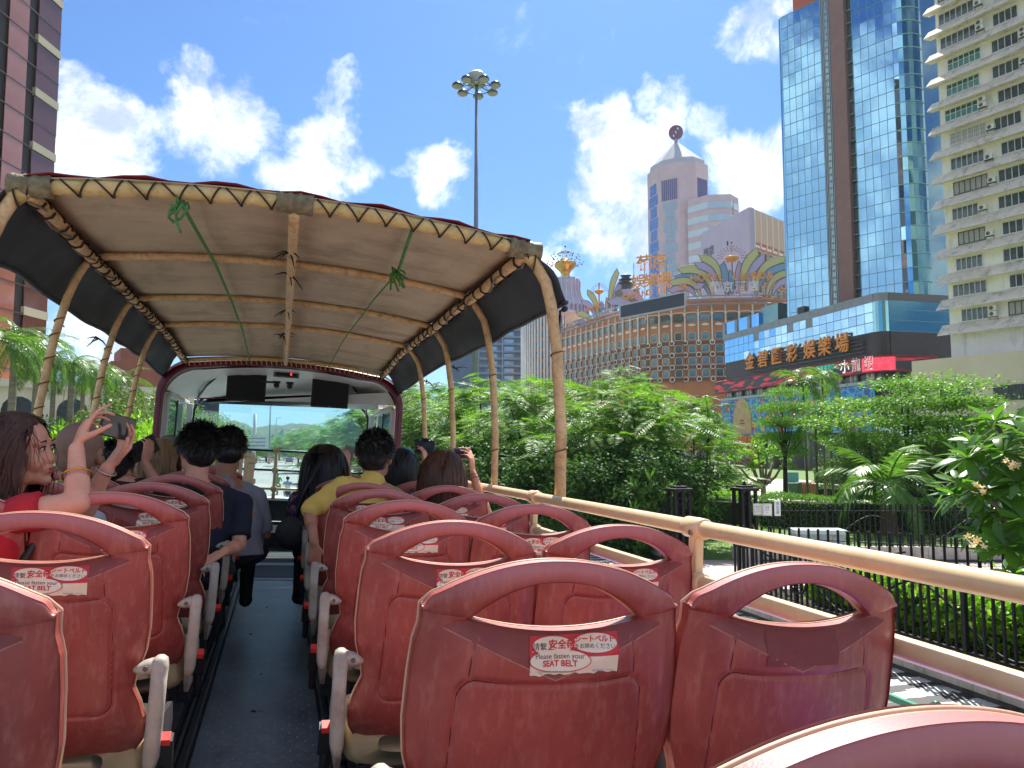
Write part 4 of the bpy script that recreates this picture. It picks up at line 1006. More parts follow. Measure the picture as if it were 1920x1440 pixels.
# ---------------------------------------------------------------- hill and far shore ahead
def hill(cx, cy, rx, ry, h, seed, name='hill'):
    m = MB(); n = 60; vs = []
    for j in range(n+1):
        for i in range(n+1):
            u, v = -1+2*i/n, -1+2*j/n; r = math.hypot(u, v); q = max(0, 1-r*r)
            z = h*(q**.9)*(.72+.5*noise.noise(V((u*2.1+seed, v*2.1, 0)))) + (3*noise.noise(V((u*14, v*14, seed))) if q > 0 else 0) - .5
            vs.append((cx+u*rx, cy+v*ry, z))
    m.add(vs, [(j*(n+1)+i, j*(n+1)+i+1, (j+1)*(n+1)+i+1, (j+1)*(n+1)+i) for j in range(n) for i in range(n)])
    return struct(name, m, pm('hill_woods', (.055,.10,.04), (.03,.06,.03), rough=1, scale=.09, bump=3, bscale=.25), True)
def dirpt(px, d): q = pix_dir(px, 840); return V((q.x*d, q.y*d, 0))
a = dirpt(472, 1000); hill(a.x, a.y, 110, 200, 42, 1); a = dirpt(600, 1150); hill(a.x, a.y, 170, 260, 40, 4); a = dirpt(540,1300); hill(a.x,a.y,260,300,40,9)
# things on the road ahead
def grp(label, name, cat, M, parts, group=None):
    t = thing(name, label, cat, M, group)
    for n_, mb, mt in parts: part(t, n_, mb, mt, True)
    return t
steel = pm('grey_steel', lin((130,140,150)), lin((110,120,130)), rough=.5, scale=3)
for px, top, base, lab, r in ((505,735,868,'tall grey road mast left of the hill behind the glass',.22),(517,735,860,'slimmer pale mast right beside the taller one',.14),(583,770,850,'thin far lamp post left of the road trees',.1)):
    d = 3.7*1450/(base-840); p = dirpt(px, d)
    m = MB(); m.tube([(0,0,0),(0,0,14)], [r,r*.6], 8); m2 = MB(); m2.box(-.35,.35,-.35,.35,0,.3); m2.tube([(0,0,14),(.6,0,14.4),(1.6,0,14.5)], .07, 6)
    grp(lab, 'road_mast', 'mast', T(p), [('pole', m, steel), ('base', m2, steel)])
d = 130; p = dirpt(480, d); t = thing('road_sign_gantry', 'pale direction board on a thick post over the road', 'road sign', T(p) @ RZ(-.0))
m = MB(); m.tube([(-.3,0,0),(-.3,0,9.5)], .28, 10); part(t, 'post', m, pm('post_white', lin((200,205,205)), rough=.5), True)
m = MB(); m.box(-2,2,-.35,-.29,3.7,5.9); part(t, 'board', m, pm('board_pale', lin((206,214,214)), lin((180,190,190)), rough=.5))
for i in range(3): m = MB(); m.box(-1.6,1.5,-.37,-.352,4.1+i*.6,4.3+i*.6); part(t, 'text_line', m, steel)
p = dirpt(385, 120); t = thing('billboard', 'dark blank billboard seen through the left of the windscreen', 'billboard', T(p))
m = MB(); m.box(-4.2,1.8,-.2,.2,7.8,11.2); part(t, 'panel', m, pm('billboard_dark', lin((50,60,72)), rough=.6)); m = MB(); m.tube([(1.5,0,0),(1.5,0,8)], .15, 8); m.tube([(-3.5,0,0),(-3.5,0,8)], .15, 8); part(t, 'posts', m, steel)
# zigzag glass roof beyond the trees
p = dirpt(545, 260); t = thing('zigzag_glass_roof', 'pale green folded glass canopy beside the road ahead', 'canopy', T(p))
gz = pm('pale_green_glass', lin((150,205,200)), lin((120,180,178)), rough=.15, scale=.4)
for i in range(6):
    x = -8+i*3; h = 5.5+[1,2.5,.5,3,1.5,4][i]; m = MB(); m.prism([(x,0,3.5),(x+3.1,.0,3.5+h*.2),(x+2.4,0,h+2.2),(x+.6,0,h+.6)], (0,.3,0)); part(t, 'glass_fold', m, gz)
    m = MB(); m.tube([(x,0,0),(x,0,3.5),(x+2.4,-.1,h+2.2)], .1, 6); part(t, 'rib', m, steel)
# vehicles ahead
def car(px, base, label, col, s=1.0, van=False):
    d = 3.7*1450/(base-840); p = dirpt(px, d); t = thing('parked_car' if van else 'car', label, 'van' if van else 'car', T(p) @ RZ(-1.2 if van else 0))
    h = 1.9 if van else 1.45
    P = [(-2.1,.35),(-2.15,.75),(-1.9,.95),(-1.5,h) ,(.6 if not van else 1.2,h),(1.3 if not van else 1.8,.95),(2.1,.8),(2.2,.35)]
    m = MB(); m.prism([(-.85, y, z) for y, z in P], (1.7,0,0)); bevel(part(t, 'body', m, col), .1, 3)
    m = MB(); m.add([(-.7,-1.93,.98),(.7,-1.93,.98),(.62,-1.60,h-.1),(-.62,-1.60,h-.1)], [(0,1,2,3)]); part(t, 'rear_window', m, black)
    m = MB()
    for s_ in (-1,1): m.add([(s_*.856,-1.5,.98),(s_*.856,1.1,.98),(s_*.856,.6,h-.12),(s_*.856,-1.4,h-.12)], [(0,1,2,3)])
    part(t, 'side_window', m, black)
    for y in (-1.35,1.35):
        for s_ in (-1,1): m = MB(); m.tube([(s_*.75,y,.32),(s_*.87,y,.32)], .32, 14); part(t, 'wheel', m, black, True)
    for s_ in (-1,1): m = MB(); m.box(s_*.7-.12,s_*.7+.12,-2.18,-2.12,.75,.9); part(t, 'tail_light', m, redbtn)
    return t
car(543, 868, 'small dark blue car driving ahead in the middle distance', pm('car_blue', lin((40,60,110)), rough=.2, coat=1))
car(541, 856, 'white car far up the road beyond the blue one', pm('car_white', (.7,.7,.7), rough=.2, coat=1))
car(572, 852, 'grey car far up the road on the right lane', pm('car_grey', (.25,.26,.28), rough=.2, coat=1))
# two motor scooters ahead, with riders
def scooter(px, base, label, shirt, helmet, face=0):
    d = 3.7*1450/(base-840); p = dirpt(px, d); t = thing('motor_scooter', label, 'scooter', T(p) @ RZ(face))
    m = MB(); m.tube([(0,-.75,.35),(0,-.5,.7),(0,.1,.72),(0,.3,.35),(0,.55,.4),(0,.68,.95)], [.1,.2,.17,.1,.1,.06], 10); part(t, 'scooter_body', m, black, True)
    for y in (-.6,.7): m = MB(); m.tube([(-.06,y,.27),(.06,y,.27)], .27, 16); part(t, 'wheel', m, black, True)
    m = MB(); m.tube([(-.33,.55,1.05),(0,.65,1.0),(.33,.55,1.05)], .02, 6); part(t, 'handlebar', m, steel, True)
    r = thing('person', label.replace('black scooter ridden by','').replace('scooter of','').strip() + ' riding away on a scooter', 'person', T(p) @ RZ(face))
    m = MB(); m.cone((-.1,-.2,.8),.13,(-.22,.3,.75),.09); m.cone((.1,-.2,.8),.13,(.22,.3,.75),.09); m.cone((-.22,.3,.75),.08,(-.2,.2,.35),.06); m.cone((.22,.3,.75),.08,(.2,.2,.35),.06)
    m.ell((0,-.22,.95),(.17,0,0),(0,.12,0),(0,0,.18)); m.ell((0,-.15,1.2),(.22,0,0),(0,.14,0),(0,0,.26)); m.cone((-.2,-.13,1.36),.07,(-.33,.15,1.15),.05); m.cone((.2,-.13,1.36),.07,(.33,.15,1.15),.05); m.cone((-.33,.15,1.15),.05,(-.3,.5,1.07),.04); m.cone((.33,.15,1.15),.05,(.3,.5,1.07),.04); m.cone((0,-.12,1.4),.06,(0,-.08,1.5),.055)
    put('body', merge(m, 'body', shirt, .03, 2), r)
    m = MB(); m.ell((0,-.06,1.64),(.125,0,0),(0,.145,0),(0,0,.14),16,10); part(r, 'helmet', m, helmet, True)
scooter(522, 925, 'black scooter ridden by someone in a bright green jacket', pm('hi_vis_green', lin((70,150,60)), rough=.7), pm('helmet_teal', lin((60,150,160)), rough=.3))
scooter(541, 938, 'scooter of someone in a pale blue shirt', pm('pale_blue_shirt', lin((170,190,205)), rough=.8), pm('helmet_black', (.01,.01,.012), rough=.3))
# ---------------------------------------------------------------- high mast lamp
d = 62; p = dirpt(891, d); mast = thing('high_mast_lamp', 'very tall grey mast crowned by a ring of dome lamps', 'street lamp', T(p.x, p.y, 0))
ht = wpt(891, 165, d).z
mastm = pm('mast_steel', lin((140,148,158)), lin((120,128,140)), rough=.45, scale=1, metal=.2)
m = MB(); m.tube([(0,0,0),(0,0,ht+.3)], [.30,.13], 12); part(mast, 'pole', m, mastm, True)
m = MB(); m.lathe([(0,1.12),(.55,1.05),(.82,.8),(.86,.55),(.5,.3),(.45,.15),(.7,.12),(.72,.0),(.2,-.02)], 20, (0,0,ht+.25)); part(mast, 'head_cover', m, pm('mast_cover', lin((188,192,186)), rough=.5), True)
m = MB(); m.tube([(1.25*math.cos(a), 1.25*math.sin(a), ht+.05) for a in np.linspace(0,2*math.pi,25)], .05, 6, False); part(mast, 'ring', m, mastm, True)
for k in range(7):
    a = math.radians(20 + k*360/7); c = V((1.62*math.cos(a), 1.62*math.sin(a), ht+.02))
    m = MB(); m.lathe([(0,.36),(.2,.34),(.38,.2),(.46,0),(.44,-.04),(.40,-.04)], 16, c); o = part(mast, 'lamp_dome', m, pm('lamp_shell', lin((84,96,104)), rough=.25, metal=.5), True)
    m = MB(); m.lathe([(.42,-.02),(.36,-.14),(.2,-.2),(0,-.22)], 16, c); part(o, 'lamp_glass', m, pm('lamp_glass', lin((176,168,160)), rough=.2), True)
    m = MB(); m.tube([(.3*math.cos(a),.3*math.sin(a),ht+.25), (1.2*math.cos(a),1.2*math.sin(a),ht+.05), tuple(c)], .05, 6); m.tube([(1.2*math.cos(a),1.2*math.sin(a),ht+.05),(.5*math.cos(a),.5*math.sin(a),ht+.7)], .03, 5); part(mast, 'arm', m, mastm, True)
# ---------------------------------------------------------------- buildings
def frameM(o, t):
    """matrix with local X along t (horizontal), Y = into the building, Z up. o = ground point"""
    t = V((t[0], t[1], 0)).normalized(); n = V((-t.y, t.x, 0))
    return Matrix(((t.x, n.x, 0, o[0]), (t.y, n.y, 0, o[1]), (0,0,1,0), (0,0,0,1)))
def hz(py, d): v = 720-py; return EYE + d*(v*math.cos(PITCH)+1450*math.sin(PITCH))/(1450*math.cos(PITCH)-v*math.sin(PITCH))
def azpx(px): return TH + math.atan((px-960)/1450*1.0)
mirror = pm('mirror_blue_glass', (.30,.56,.74), (.26,.50,.68), rough=.02, scale=.5, metal=1)
mirrord = pm('mirror_blue_glass_dark', (.20,.44,.58), rough=.03, metal=1)
mirrorp = pm('mirror_sky_glass', (.40,.68,.88), rough=.02, metal=1)
mull = pm('mullion_grey', lin((120,150,160)), rough=.4, metal=.3)
tgreen = pm('mirror_green_glass', (.10,.22,.24), rough=.04, metal=1)
brownst = pm('brown_cladding', lin((148,110,102)), lin((132,98,92)), rough=.5, scale=.6)
orangec = pm('orange_cladding', lin((206,104,74)), rough=.6)
# --- twin slab glass tower
def lineX(P, f, px):
    """distance along the line P + t f where it is seen at photo column px"""
    k = math.tan(azpx(px)); return (P.x - k*P.y)/(k*f.y - f.x)
P0 = V((dirpt(1706,126).x, dirpt(1706,126).y)); ft = V((math.sin(-.40), math.cos(-.40)))
tt = lambda px: lineX(P0, ft, px)
tw = thing('glass_tower', 'tall twin slab tower of mirrored blue glass with a brown central spine', 'tower', frameM((P0.x, P0.y), (-ft.x, -ft.y)))
# local x runs toward us, so a column px sits at x = -tt(px); local y is into the building
H1, H2 = 86, 104; FL = 2.35; ZB = 24
def glass_grid(parent, x0, x1, nx, z0, z1, nz, mat, y=0, limit=10**9, tilt=.0028, mulls=True):
    w, h = (x1-x0)/nx, (z1-z0)/nz; b = MB(); b.box(-w/2+.05, w/2-.05, -.03, .03, -h/2+.04, h/2-.04); me = b.mesh('glass_pane', mat); n = 0; rest = MB()
    for j in range(nz):
        for i in range(nx):
            c = V((x0+(i+.5)*w, y, z0+(j+.5)*h)); R_ = Matrix.Rotation(random.gauss(0,tilt),4,'X') @ RZ(random.gauss(0,tilt))
            if n < limit:
                o = put('glass_pane', me if random.random() > .015 else DARKP(me), parent, T(c) @ R_)
            else: rest.add([R_ @ V(p) + c for p in [(-w/2+.05,-.03,-h/2+.04),(w/2-.05,-.03,-h/2+.04),(w/2-.05,-.03,h/2-.04),(-w/2+.05,-.03,h/2-.04)]], [(0,1,2,3)])
            n += 1
    if rest.v: part(parent, 'upper_panes', rest, mat, kind='stuff')
    if mulls:
        m = MB()
        for i in range(nx+1): m.box(x0+i*w-.035, x0+i*w+.035, y-.06, y+.04, z0, z1)
        part(parent, 'mullion', m, mull, kind='stuff')
        m = MB()
        for j in range(nz+1): m.box(x0, x1, y-.075, y+.04, z0+j*h-.045, z0+j*h+.045)
        part(parent, 'transom', m, mull, kind='stuff')
_dk = {}
def DARKP(me):
    if me.name not in _dk: c = me.copy(); c.materials.clear(); c.materials.append(mirrord); _dk[me.name] = c
    return _dk[me.name]
xa, xb = -tt(1487), -tt(1563); m = MB(); m.box(xa-.3, xb, .12, 12, 10, H1); part(tw, 'slab', m, pm('slab_core', (.04,.06,.08)))
glass_grid(tw, xa, xb, 6, ZB, H1, 26, mirror, 0, 150)
m = MB(); m.box(xa+.8, xb+3, 3, 10, H1, H1+6); part(tw, 'plant_room', m, orangec)
m = MB()
m.v=[]; m.f=[]; m.m=[]
ring_lo = [(xa-.02-1.0*math.sin(a), 1.0-1.0*math.cos(a)) for a in np.linspace(0, math.pi/2, 8)]
for (p, q) in zip(ring_lo, ring_lo[1:]): m.add([(p[0],p[1],10),(q[0],q[1],10),(q[0],q[1],H1),(p[0],p[1],H1)], [(3,2,1,0)])
part(tw, 'rounded_corner', m, mirrord)
# ribbed steel shaft between slab and spine
xc, xd, xe = -tt(1585), -tt(1612), -tt(1625)
m = MB(); m.box(xb+.02, xc, .0, 8, 10, H2); part(tw, 'service_shaft', m, pm('shaft_metal', lin((150,160,166)), lin((90,104,112)), rough=.3, scale=1.2, metal=.7, stretch=(1,1,4)))
for k in range(7):
    x = xb + .2 + (xc-xb-.3)*k/6; m = MB(); m.box(x-.05, x+.05, -.22, .0, 12, H2); part(tw, 'fin', m, pm('fin_metal', lin((168,178,180)), rough=.35, metal=.5))
m = MB()
for j in range(70): z = 14+j*1.25; m.box(xb+.9, xb+1.35, -.14, -.01, z, z+.9)
part(tw, 'stair_window', m, pm('stair_glass', lin((160,190,190)), rough=.1, metal=.6), kind='stuff')
m = MB(); m.box(xc, xd, -.5, 9, 10, H2+6); part(tw, 'spine', m, brownst)
m = MB(); m.box(xd, xe, .8, 8, 10, H2); part(tw, 'recess', m, pm('recess_glass', (.14,.24,.24), rough=.08, metal=.6))
m = MB()
for j in range(34): z = ZB+j*2.4; m.box(xd-.3, xe+.1, .1, .78, z, z+.12)
part(tw, 'recess_shelf', m, mull, kind='stuff')
glass_grid(tw, xe, 0, 5, ZB, H2, 34, mirror, 0, 130)
m = MB(); m.box(xe, 0, .12, 12, 10, H2); part(tw, 'slab', m, pm('slab_core', (.04,.06,.08)))
# curved corner bay and dark return side
R_ = 3.2; seg = 7; pts = [(R_*math.sin(a), R_-R_*math.cos(a)) for a in np.linspace(0, math.pi*.55, seg+1)]
for k in range(seg):
    m = MB(); p, q = pts[k], pts[k+1]
    for j in range(34):
        z = ZB+j*(H2-ZB)/34; h = (H2-ZB)/34; e = random.gauss(0,.02)
        m.add([(p[0],p[1]+e,z+.08),(q[0],q[1]-e,z+.08),(q[0],q[1]-e,z+h-.08),(p[0],p[1]+e,z+h-.08)], [(0,1,2,3)])
    part(tw, 'corner_bay', m, [mirrorp, tgreen, mirrord][[0,2,1,1,1,1,1][k]], kind='stuff')
m = MB()
for j in range(35):
    z = ZB+j*(H2-ZB)/34; m.tube([(x*1.015, y*1.0-.05, z) for x, y in pts], .07, 4)
part(tw, 'floor_band', m, pm('floor_band_pale', lin((150,196,190)), rough=.4), kind='stuff')
ex = pts[-1]; m = MB(); m.box(0, ex[0]-.02, 3.0, 3.2, 10, H2); m.box(ex[0]-.6, ex[0], R_, 20, 10, H2); part(tw, 'return_wall', m, tgreen)
# --- casino podium in front
phi = .0456; s_ = V((math.sin(phi), math.cos(phi))); Cp = V((dirpt(1657,119).x, dirpt(1657,119).y))
Lp = lineX(Cp, s_, 1362)
pod = thing('casino_podium', 'blue glass casino block with orange characters, red screen band and painted mural', 'casino', frameM((Cp.x, Cp.y), (-s_.x, -s_.y)))
# local: x from -Lp (far end) to 0 (corner near us), y = into the block
ZT, ZG1, ZG0 = 28.0, 26.7, 21.9
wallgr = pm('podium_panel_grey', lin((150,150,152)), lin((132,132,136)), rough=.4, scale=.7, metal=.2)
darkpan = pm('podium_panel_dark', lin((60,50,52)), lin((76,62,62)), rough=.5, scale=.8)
m = MB(); m.box(-Lp, -.6, .3, 24, 8, ZT-.1); part(pod, 'core', m, pm('podium_core', (.08,.08,.09)))
n = 20
for k in range(n): m = MB(); a = -Lp+k*(Lp-1)/n; m.box(a+.04, a+(Lp-1)/n-.02, -.12, .28, ZG1, ZT); part(pod, 'parapet_panel', m, wallgr)
m = MB(); 
rows = 3
for j in range(rows):
    z = ZG0+(ZG1-ZG0)*j/rows; h = (ZG1-ZG0)/rows; nx = 24; w = (Lp-1.2)/nx
    b = MB(); b.box(-w/2+.04, w/2-.04, -.03, .03, -h/2+.04, h/2-.04); me = b.mesh('glass_pane', mirrorp); mg = b.mesh('grey_panel', wallgr)
    for i in range(nx):
        g = (j == 2 and i in (6, 12, 15)) or False
        put('grey_panel' if g else 'glass_pane', mg if g else me, pod, T(-Lp+(i+.5)*w, -.02, z+h/2) @ Matrix.Rotation(random.gauss(0,.006),4,'X') @ RZ(random.gauss(0,.008)))
m = MB()
for j in range(rows+1): z = ZG0+(ZG1-ZG0)*j/rows; m.box(-Lp, -1.1, -.1, .0, z-.05, z+.05)
part(pod, 'transom', m, mull, kind='stuff')
# rounded corner and dark side
pts = [(-1.2+1.6*math.sin(a), 1.6-1.6*math.cos(a)-.05) for a in np.linspace(0, math.pi/2, 6)]
m = MB()
for p, q in zip(pts, pts[1:]): m.add([(p[0],p[1],ZG0),(q[0],q[1],ZG0),(q[0],q[1],ZG1),(p[0],p[1],ZG1)], [(0,1,2,3)])
part(pod, 'corner_glass', m, pm('corner_teal', (.25,.5,.52), rough=.05, metal=1))
m = MB()
for p, q in zip(pts, pts[1:]): m.add([(p[0],p[1],ZG1),(q[0],q[1],ZG1),(q[0],q[1],ZT),(p[0],p[1],ZT)], [(0,1,2,3)]); 
part(pod, 'corner_parapet', m, wallgr)
m = MB()
for p, q in zip(pts, pts[1:]): m.add([(p[0],p[1],8),(q[0],q[1],8),(q[0],q[1],ZG0),(p[0],p[1],ZG0)], [(0,1,2,3)])
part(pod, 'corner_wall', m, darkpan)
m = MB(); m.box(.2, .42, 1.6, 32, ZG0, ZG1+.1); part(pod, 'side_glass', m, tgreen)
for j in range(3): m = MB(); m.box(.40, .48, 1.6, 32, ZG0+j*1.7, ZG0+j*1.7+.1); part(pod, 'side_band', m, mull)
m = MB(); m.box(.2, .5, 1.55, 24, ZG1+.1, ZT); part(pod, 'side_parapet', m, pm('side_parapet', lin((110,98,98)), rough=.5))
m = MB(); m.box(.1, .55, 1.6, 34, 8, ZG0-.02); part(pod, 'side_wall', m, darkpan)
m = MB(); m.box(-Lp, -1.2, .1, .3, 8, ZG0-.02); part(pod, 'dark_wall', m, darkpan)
# sign slats behind the characters
for j in range(5): m = MB(); m.box(-Lp*.78, -3.2, -.35, -.22, 18.9+j*.62, 19.15+j*.62); part(pod, 'sign_slat', m, pm('slat_black', (.02,.02,.022), rough=.4))
gold = pm('orange_sign_metal', lin((255,160,70)), lin((240,136,50)), rough=.5, scale=1, metal=0, emit=(.8,.3,.06,.0))
xs = [lineX(Cp, s_, p) for p in (1413,1438,1464,1493,1527,1556,1589)]
for ch, t in zip('金碧匯彩娛樂場', xs): lettering(pod, 'sign_character', ch, 3.5, gold, T(-t, -.55, 20.9) , .15, .03)
# LED band
led = bpy.data.materials.new('led_screen'); led.use_nodes = True
def ledmat():
    N = led.node_tree.nodes; L = led.node_tree.links; b = N['Principled BSDF']; tc = N.new('ShaderNodeTexCoord'); mp = N.new('ShaderNodeMapping'); mp.inputs['Scale'].default_value = (.16,.1,.7); mp.inputs['Rotation'].default_value = (0,.5,0); L.new(tc.outputs['Object'], mp.inputs[0])
    n = N.new('ShaderNodeTexNoise'); n.inputs['Scale'].default_value = 2; n.inputs['Detail'].default_value = 3; L.new(mp.outputs[0], n.inputs['Vector'])
    r = N.new('ShaderNodeValToRGB'); r.color_ramp.elements[0].position = .5; r.color_ramp.elements[0].color = (.012,.012,.014,1); r.color_ramp.elements[1].position = .58; r.color_ramp.elements[1].color = (.45,.012,.02,1); L.new(n.outputs['Fac'], r.inputs[0])
    L.new(r.outputs[0], b.inputs['Base Color']); L.new(r.outputs[0], b.inputs['Emission Color']); b.inputs['Emission Strength'].default_value = .35; b.inputs['Roughness'].default_value = .4
ledmat()
m = MB(); pp = [(-Lp-3, -.9), (-3.0, -.9), (-1.0,-.7), (.6, .2), (1.4, 1.6), (1.7, 9)]
for p, q in zip(pp, pp[1:]): m.add([(*p,15.7),(*q,15.7),(*q,17.9),(*p,17.9)], [(0,1,2,3)])
part(pod, 'screen_band', m, led)
for zz in (15.6, 17.95):
    m = MB(); m.tube([(p[0], p[1]-.02, zz) for p in pp], .14, 6); part(pod, 'screen_trim', m, pm('trim_red', lin((160,40,40)), rough=.5))
m = MB(); m.box(-Lp-3,-3,-.85,.2,15.5,15.65); m.box(-Lp-3,-3,-.85,.2,17.9,18.0); part(pod, 'screen_case', m, black)
redl = pm('led_red_panel', lin((226,40,60)), lin((240,120,150)), rough=.4, scale=.8, emit=(.8,.05,.09,.4))
x5, x6 = -lineX(Cp, s_, 1650), .6
m = MB(); m.box(x5-.5, -3.0, -.96, -.92, 15.75, 17.85); part(pod, 'red_panel', m, redl)
m = MB(); m.add([(-3.0,-.96,15.75),(-1.0,-.76,15.75),(-1.0,-.76,17.85),(-3.0,-.96,17.85)], [(0,1,2,3)]); m.add([(-1.0,-.76,15.75),(.6,.14,15.75),(.6,.14,17.85),(-1.0,-.76,17.85)], [(0,1,2,3)]); m.add([(.6,.14,15.75),(1.42,1.55,15.75),(1.42,1.55,17.85),(.6,.14,17.85)], [(0,1,2,3)]); part(pod, 'red_panel', m, redl)
wh = pm('led_white', (.8,.8,.8), emit=(1,1,1,.35)); 
for ch, px, mt in (('小',1597,wh),('龍',1618,redbtn),('蝦',1642,redbtn)):
    t = lineX(Cp, s_, px)
    lettering(pod, 'screen_character', ch, 2.3, wh, T(-t, -1.0, 16.9), .01, .035)
    if ch != '小': lettering(pod, 'screen_character', ch, 2.3, mt, T(-t, -1.04, 16.9), .01, 0)
t = lineX(Cp, s_, 1560); lettering(pod, 'screen_text', '娛樂場酒店\n晚市特價', 1.0, pm('led_green', (.05,.5,.3), emit=(.05,.8,.5,.35)), T(-t, -1.0, 16.8))
# columns behind the band
stone = pm('podium_column', lin((200,196,188)), lin((180,174,166)), rough=.6, scale=1)
for k in range(12):
    x = -Lp+2+k*(Lp-4)/11
    for dx in (-.5,.5): m = MB(); m.tube([(x+dx,-.2,14.3),(x+dx,-.2,15.6)], .34, 10); part(pod, 'column', m, stone, True)
m = MB(); m.box(-Lp, 0, .05, .2, 14.2, 15.6); part(pod, 'gallery_glass', m, pm('gallery_dark', (.03,.04,.04), rough=.1, metal=.3))
m = MB(); m.box(-Lp-.5, .5, -1.2, .1, 13.7, 14.25); part(pod, 'gallery_floor', m, pm('gallery_rail', lin((176,184,184)), lin((150,160,160)), rough=.4))
for k in range(60): pass
# mural of bright shapes
def mural():
    m = bpy.data.materials.new('mural_print'); m.use_nodes = True; N = m.node_tree.nodes; L = m.node_tree.links; b = N['Principled BSDF']; b.inputs['Roughness'].default_value = .5
    tc = N.new('ShaderNodeTexCoord'); mp = N.new('ShaderNodeMapping'); mp.inputs['Scale'].default_value = (.16,.1,.26); L.new(tc.outputs['Object'], mp.inputs[0])
    n = N.new('ShaderNodeTexNoise'); n.inputs['Scale'].default_value = 1.6; n.inputs['Detail'].default_value = 2; n.inputs['Distortion'].default_value = 1.4; L.new(mp.outputs[0], n.inputs['Vector'])
    r = N.new('ShaderNodeValToRGB'); r.color_ramp.interpolation = 'CONSTANT'; e = r.color_ramp.elements; e[0].position = 0; e[0].color = (*lin((60,130,80)),1); e[1].position = .34; e[1].color = (*lin((46,120,200)),1)
    for p, c in ((.42,(90,170,220)),(.5,(40,96,180)),(.56,(110,80,160)),(.6,(230,120,60)),(.64,(240,196,80)),(.7,(90,170,90)),(.78,(220,70,60))): q = e.new(p); q.color = (*lin(c),1)
    L.new(n.outputs['Fac'], r.inputs[0]); L.new(r.outputs[0], b.inputs['Base Color']); return m
mm = mural(); nb = 7
for k in range(nb):
    a = -Lp+k*Lp/nb; m = MB(); m.prism([(a+.05,-1.3,6.4),(a+Lp/nb-.05,-1.3,6.4),(a+Lp/nb-.05,-1.3,13.6),(a+.05,-1.3,13.6)], (0,.15,0)); part(pod, 'mural_panel', m, mm)
flc = [pm('flower_red', lin((220,70,70))), pm('flower_orange', lin((240,150,70))), pm('flower_yellow', lin((240,210,110))), pm('flower_violet', lin((130,90,180)))]
random.seed(11)
for k in range(24):
    x = -Lp*random.random(); z = random.choice([random.uniform(7.2,8.4), random.uniform(11.5,12.8), random.uniform(7.2,12.6)]); r = random.uniform(.5,1.0); m = MB(); poly = []
    for i in range(32): a = 2*math.pi*i/32; rr = r*(.55+.45*abs(math.cos(4*a))); poly.append((x+rr*math.cos(a), -1.34-.005*(k%4), z+rr*math.sin(a)))
    m.prism(poly, (0,.03,0)); part(pod, 'mural_flower', m, flc[k%4])
# arched beige panel and red entrance at the far end
m = MB(); xg = -lineX(Cp, s_, 1403); m.prism([(xg-3.4,-1.42,6.6)]+[(xg+3.4*math.cos(a), -1.42, 9.4+4.4*math.sin(a)) for a in np.linspace(math.pi,0,14)]+[(xg+3.4,-1.42,6.6)], (0,.1,0)); part(pod, 'arched_panel', m, pm('beige_arch', lin((206,168,120)), lin((188,146,96)), rough=.5, scale=.8))
for i in range(2): m = MB(); m.box(xg-.9+.3*i, xg+.9-.3*i, -1.47-.01*i, -1.43, 8.6+.6*i, 8.9+.6*i); part(pod, 'panel_crest', m, pm('crest_brown', lin((150,90,50))))
m = MB(); m.box(xg-1.2, xg+6.2, -2.6, -1.3, 0, 6.3); part(pod, 'red_entrance', m, pm('entrance_red', lin((176,24,30)), lin((150,16,24)), rough=.4, scale=.5))
m = MB(); m.box(xg+1.0, xg+3.6, -2.66, -2.5, .1, 3.2); part(pod, 'entrance_door', m, pm('door_dark_red', lin((90,16,20)), rough=.3))
lettering(pod, 'entrance_sign', '金碧匯彩', 1.5, gold, T(xg+2.5, -2.7, 5.4), .05)
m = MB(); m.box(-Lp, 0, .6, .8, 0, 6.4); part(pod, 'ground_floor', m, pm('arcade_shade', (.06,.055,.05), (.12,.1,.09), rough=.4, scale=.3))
for k in range(9): 
    x = -Lp+1+k*(Lp-2)/8; m = MB(); m.tube([(x,-.9,0),(x,-.9,6.3)], .55, 12); part(pod, 'arcade_column', m, stone, True)
for px, lab in ((1620,1),(1575,2)):
    x = -lineX(Cp, s_, px); m = MB(); m.box(x-.5,x+.5,-1.6,-1.5,1.4,4.6); part(pod, 'poster', m, mm)
m = MB(); m.box(-Lp*.25,-1,-1.28,-.9,6.2,6.38); part(pod,'canopy_edge',m,darkpan)
# roof plant seen above the parapet on the left
m = MB(); m.box(-Lp-3, -Lp+11, 1.5, 12, 27, 31.0); part(pod, 'upper_glass_block', m, mirrorp)
for i in range(3): m = MB(); m.box(-Lp-3+i*5, -Lp-2+i*5, 1.3, 1.5, 27, 31.0); part(pod, 'grey_pier', m, wallgr)
m = MB(); m.box(-Lp+11, -Lp+17, 2, 8, 28, 32); part(pod, 'dark_plant', m, tgreen)
for x in (-Lp+22, -Lp+25): m = MB(); m.box(x, x+2, .8, 2.4, 28, 29.5); part(pod, 'roof_unit', m, black)
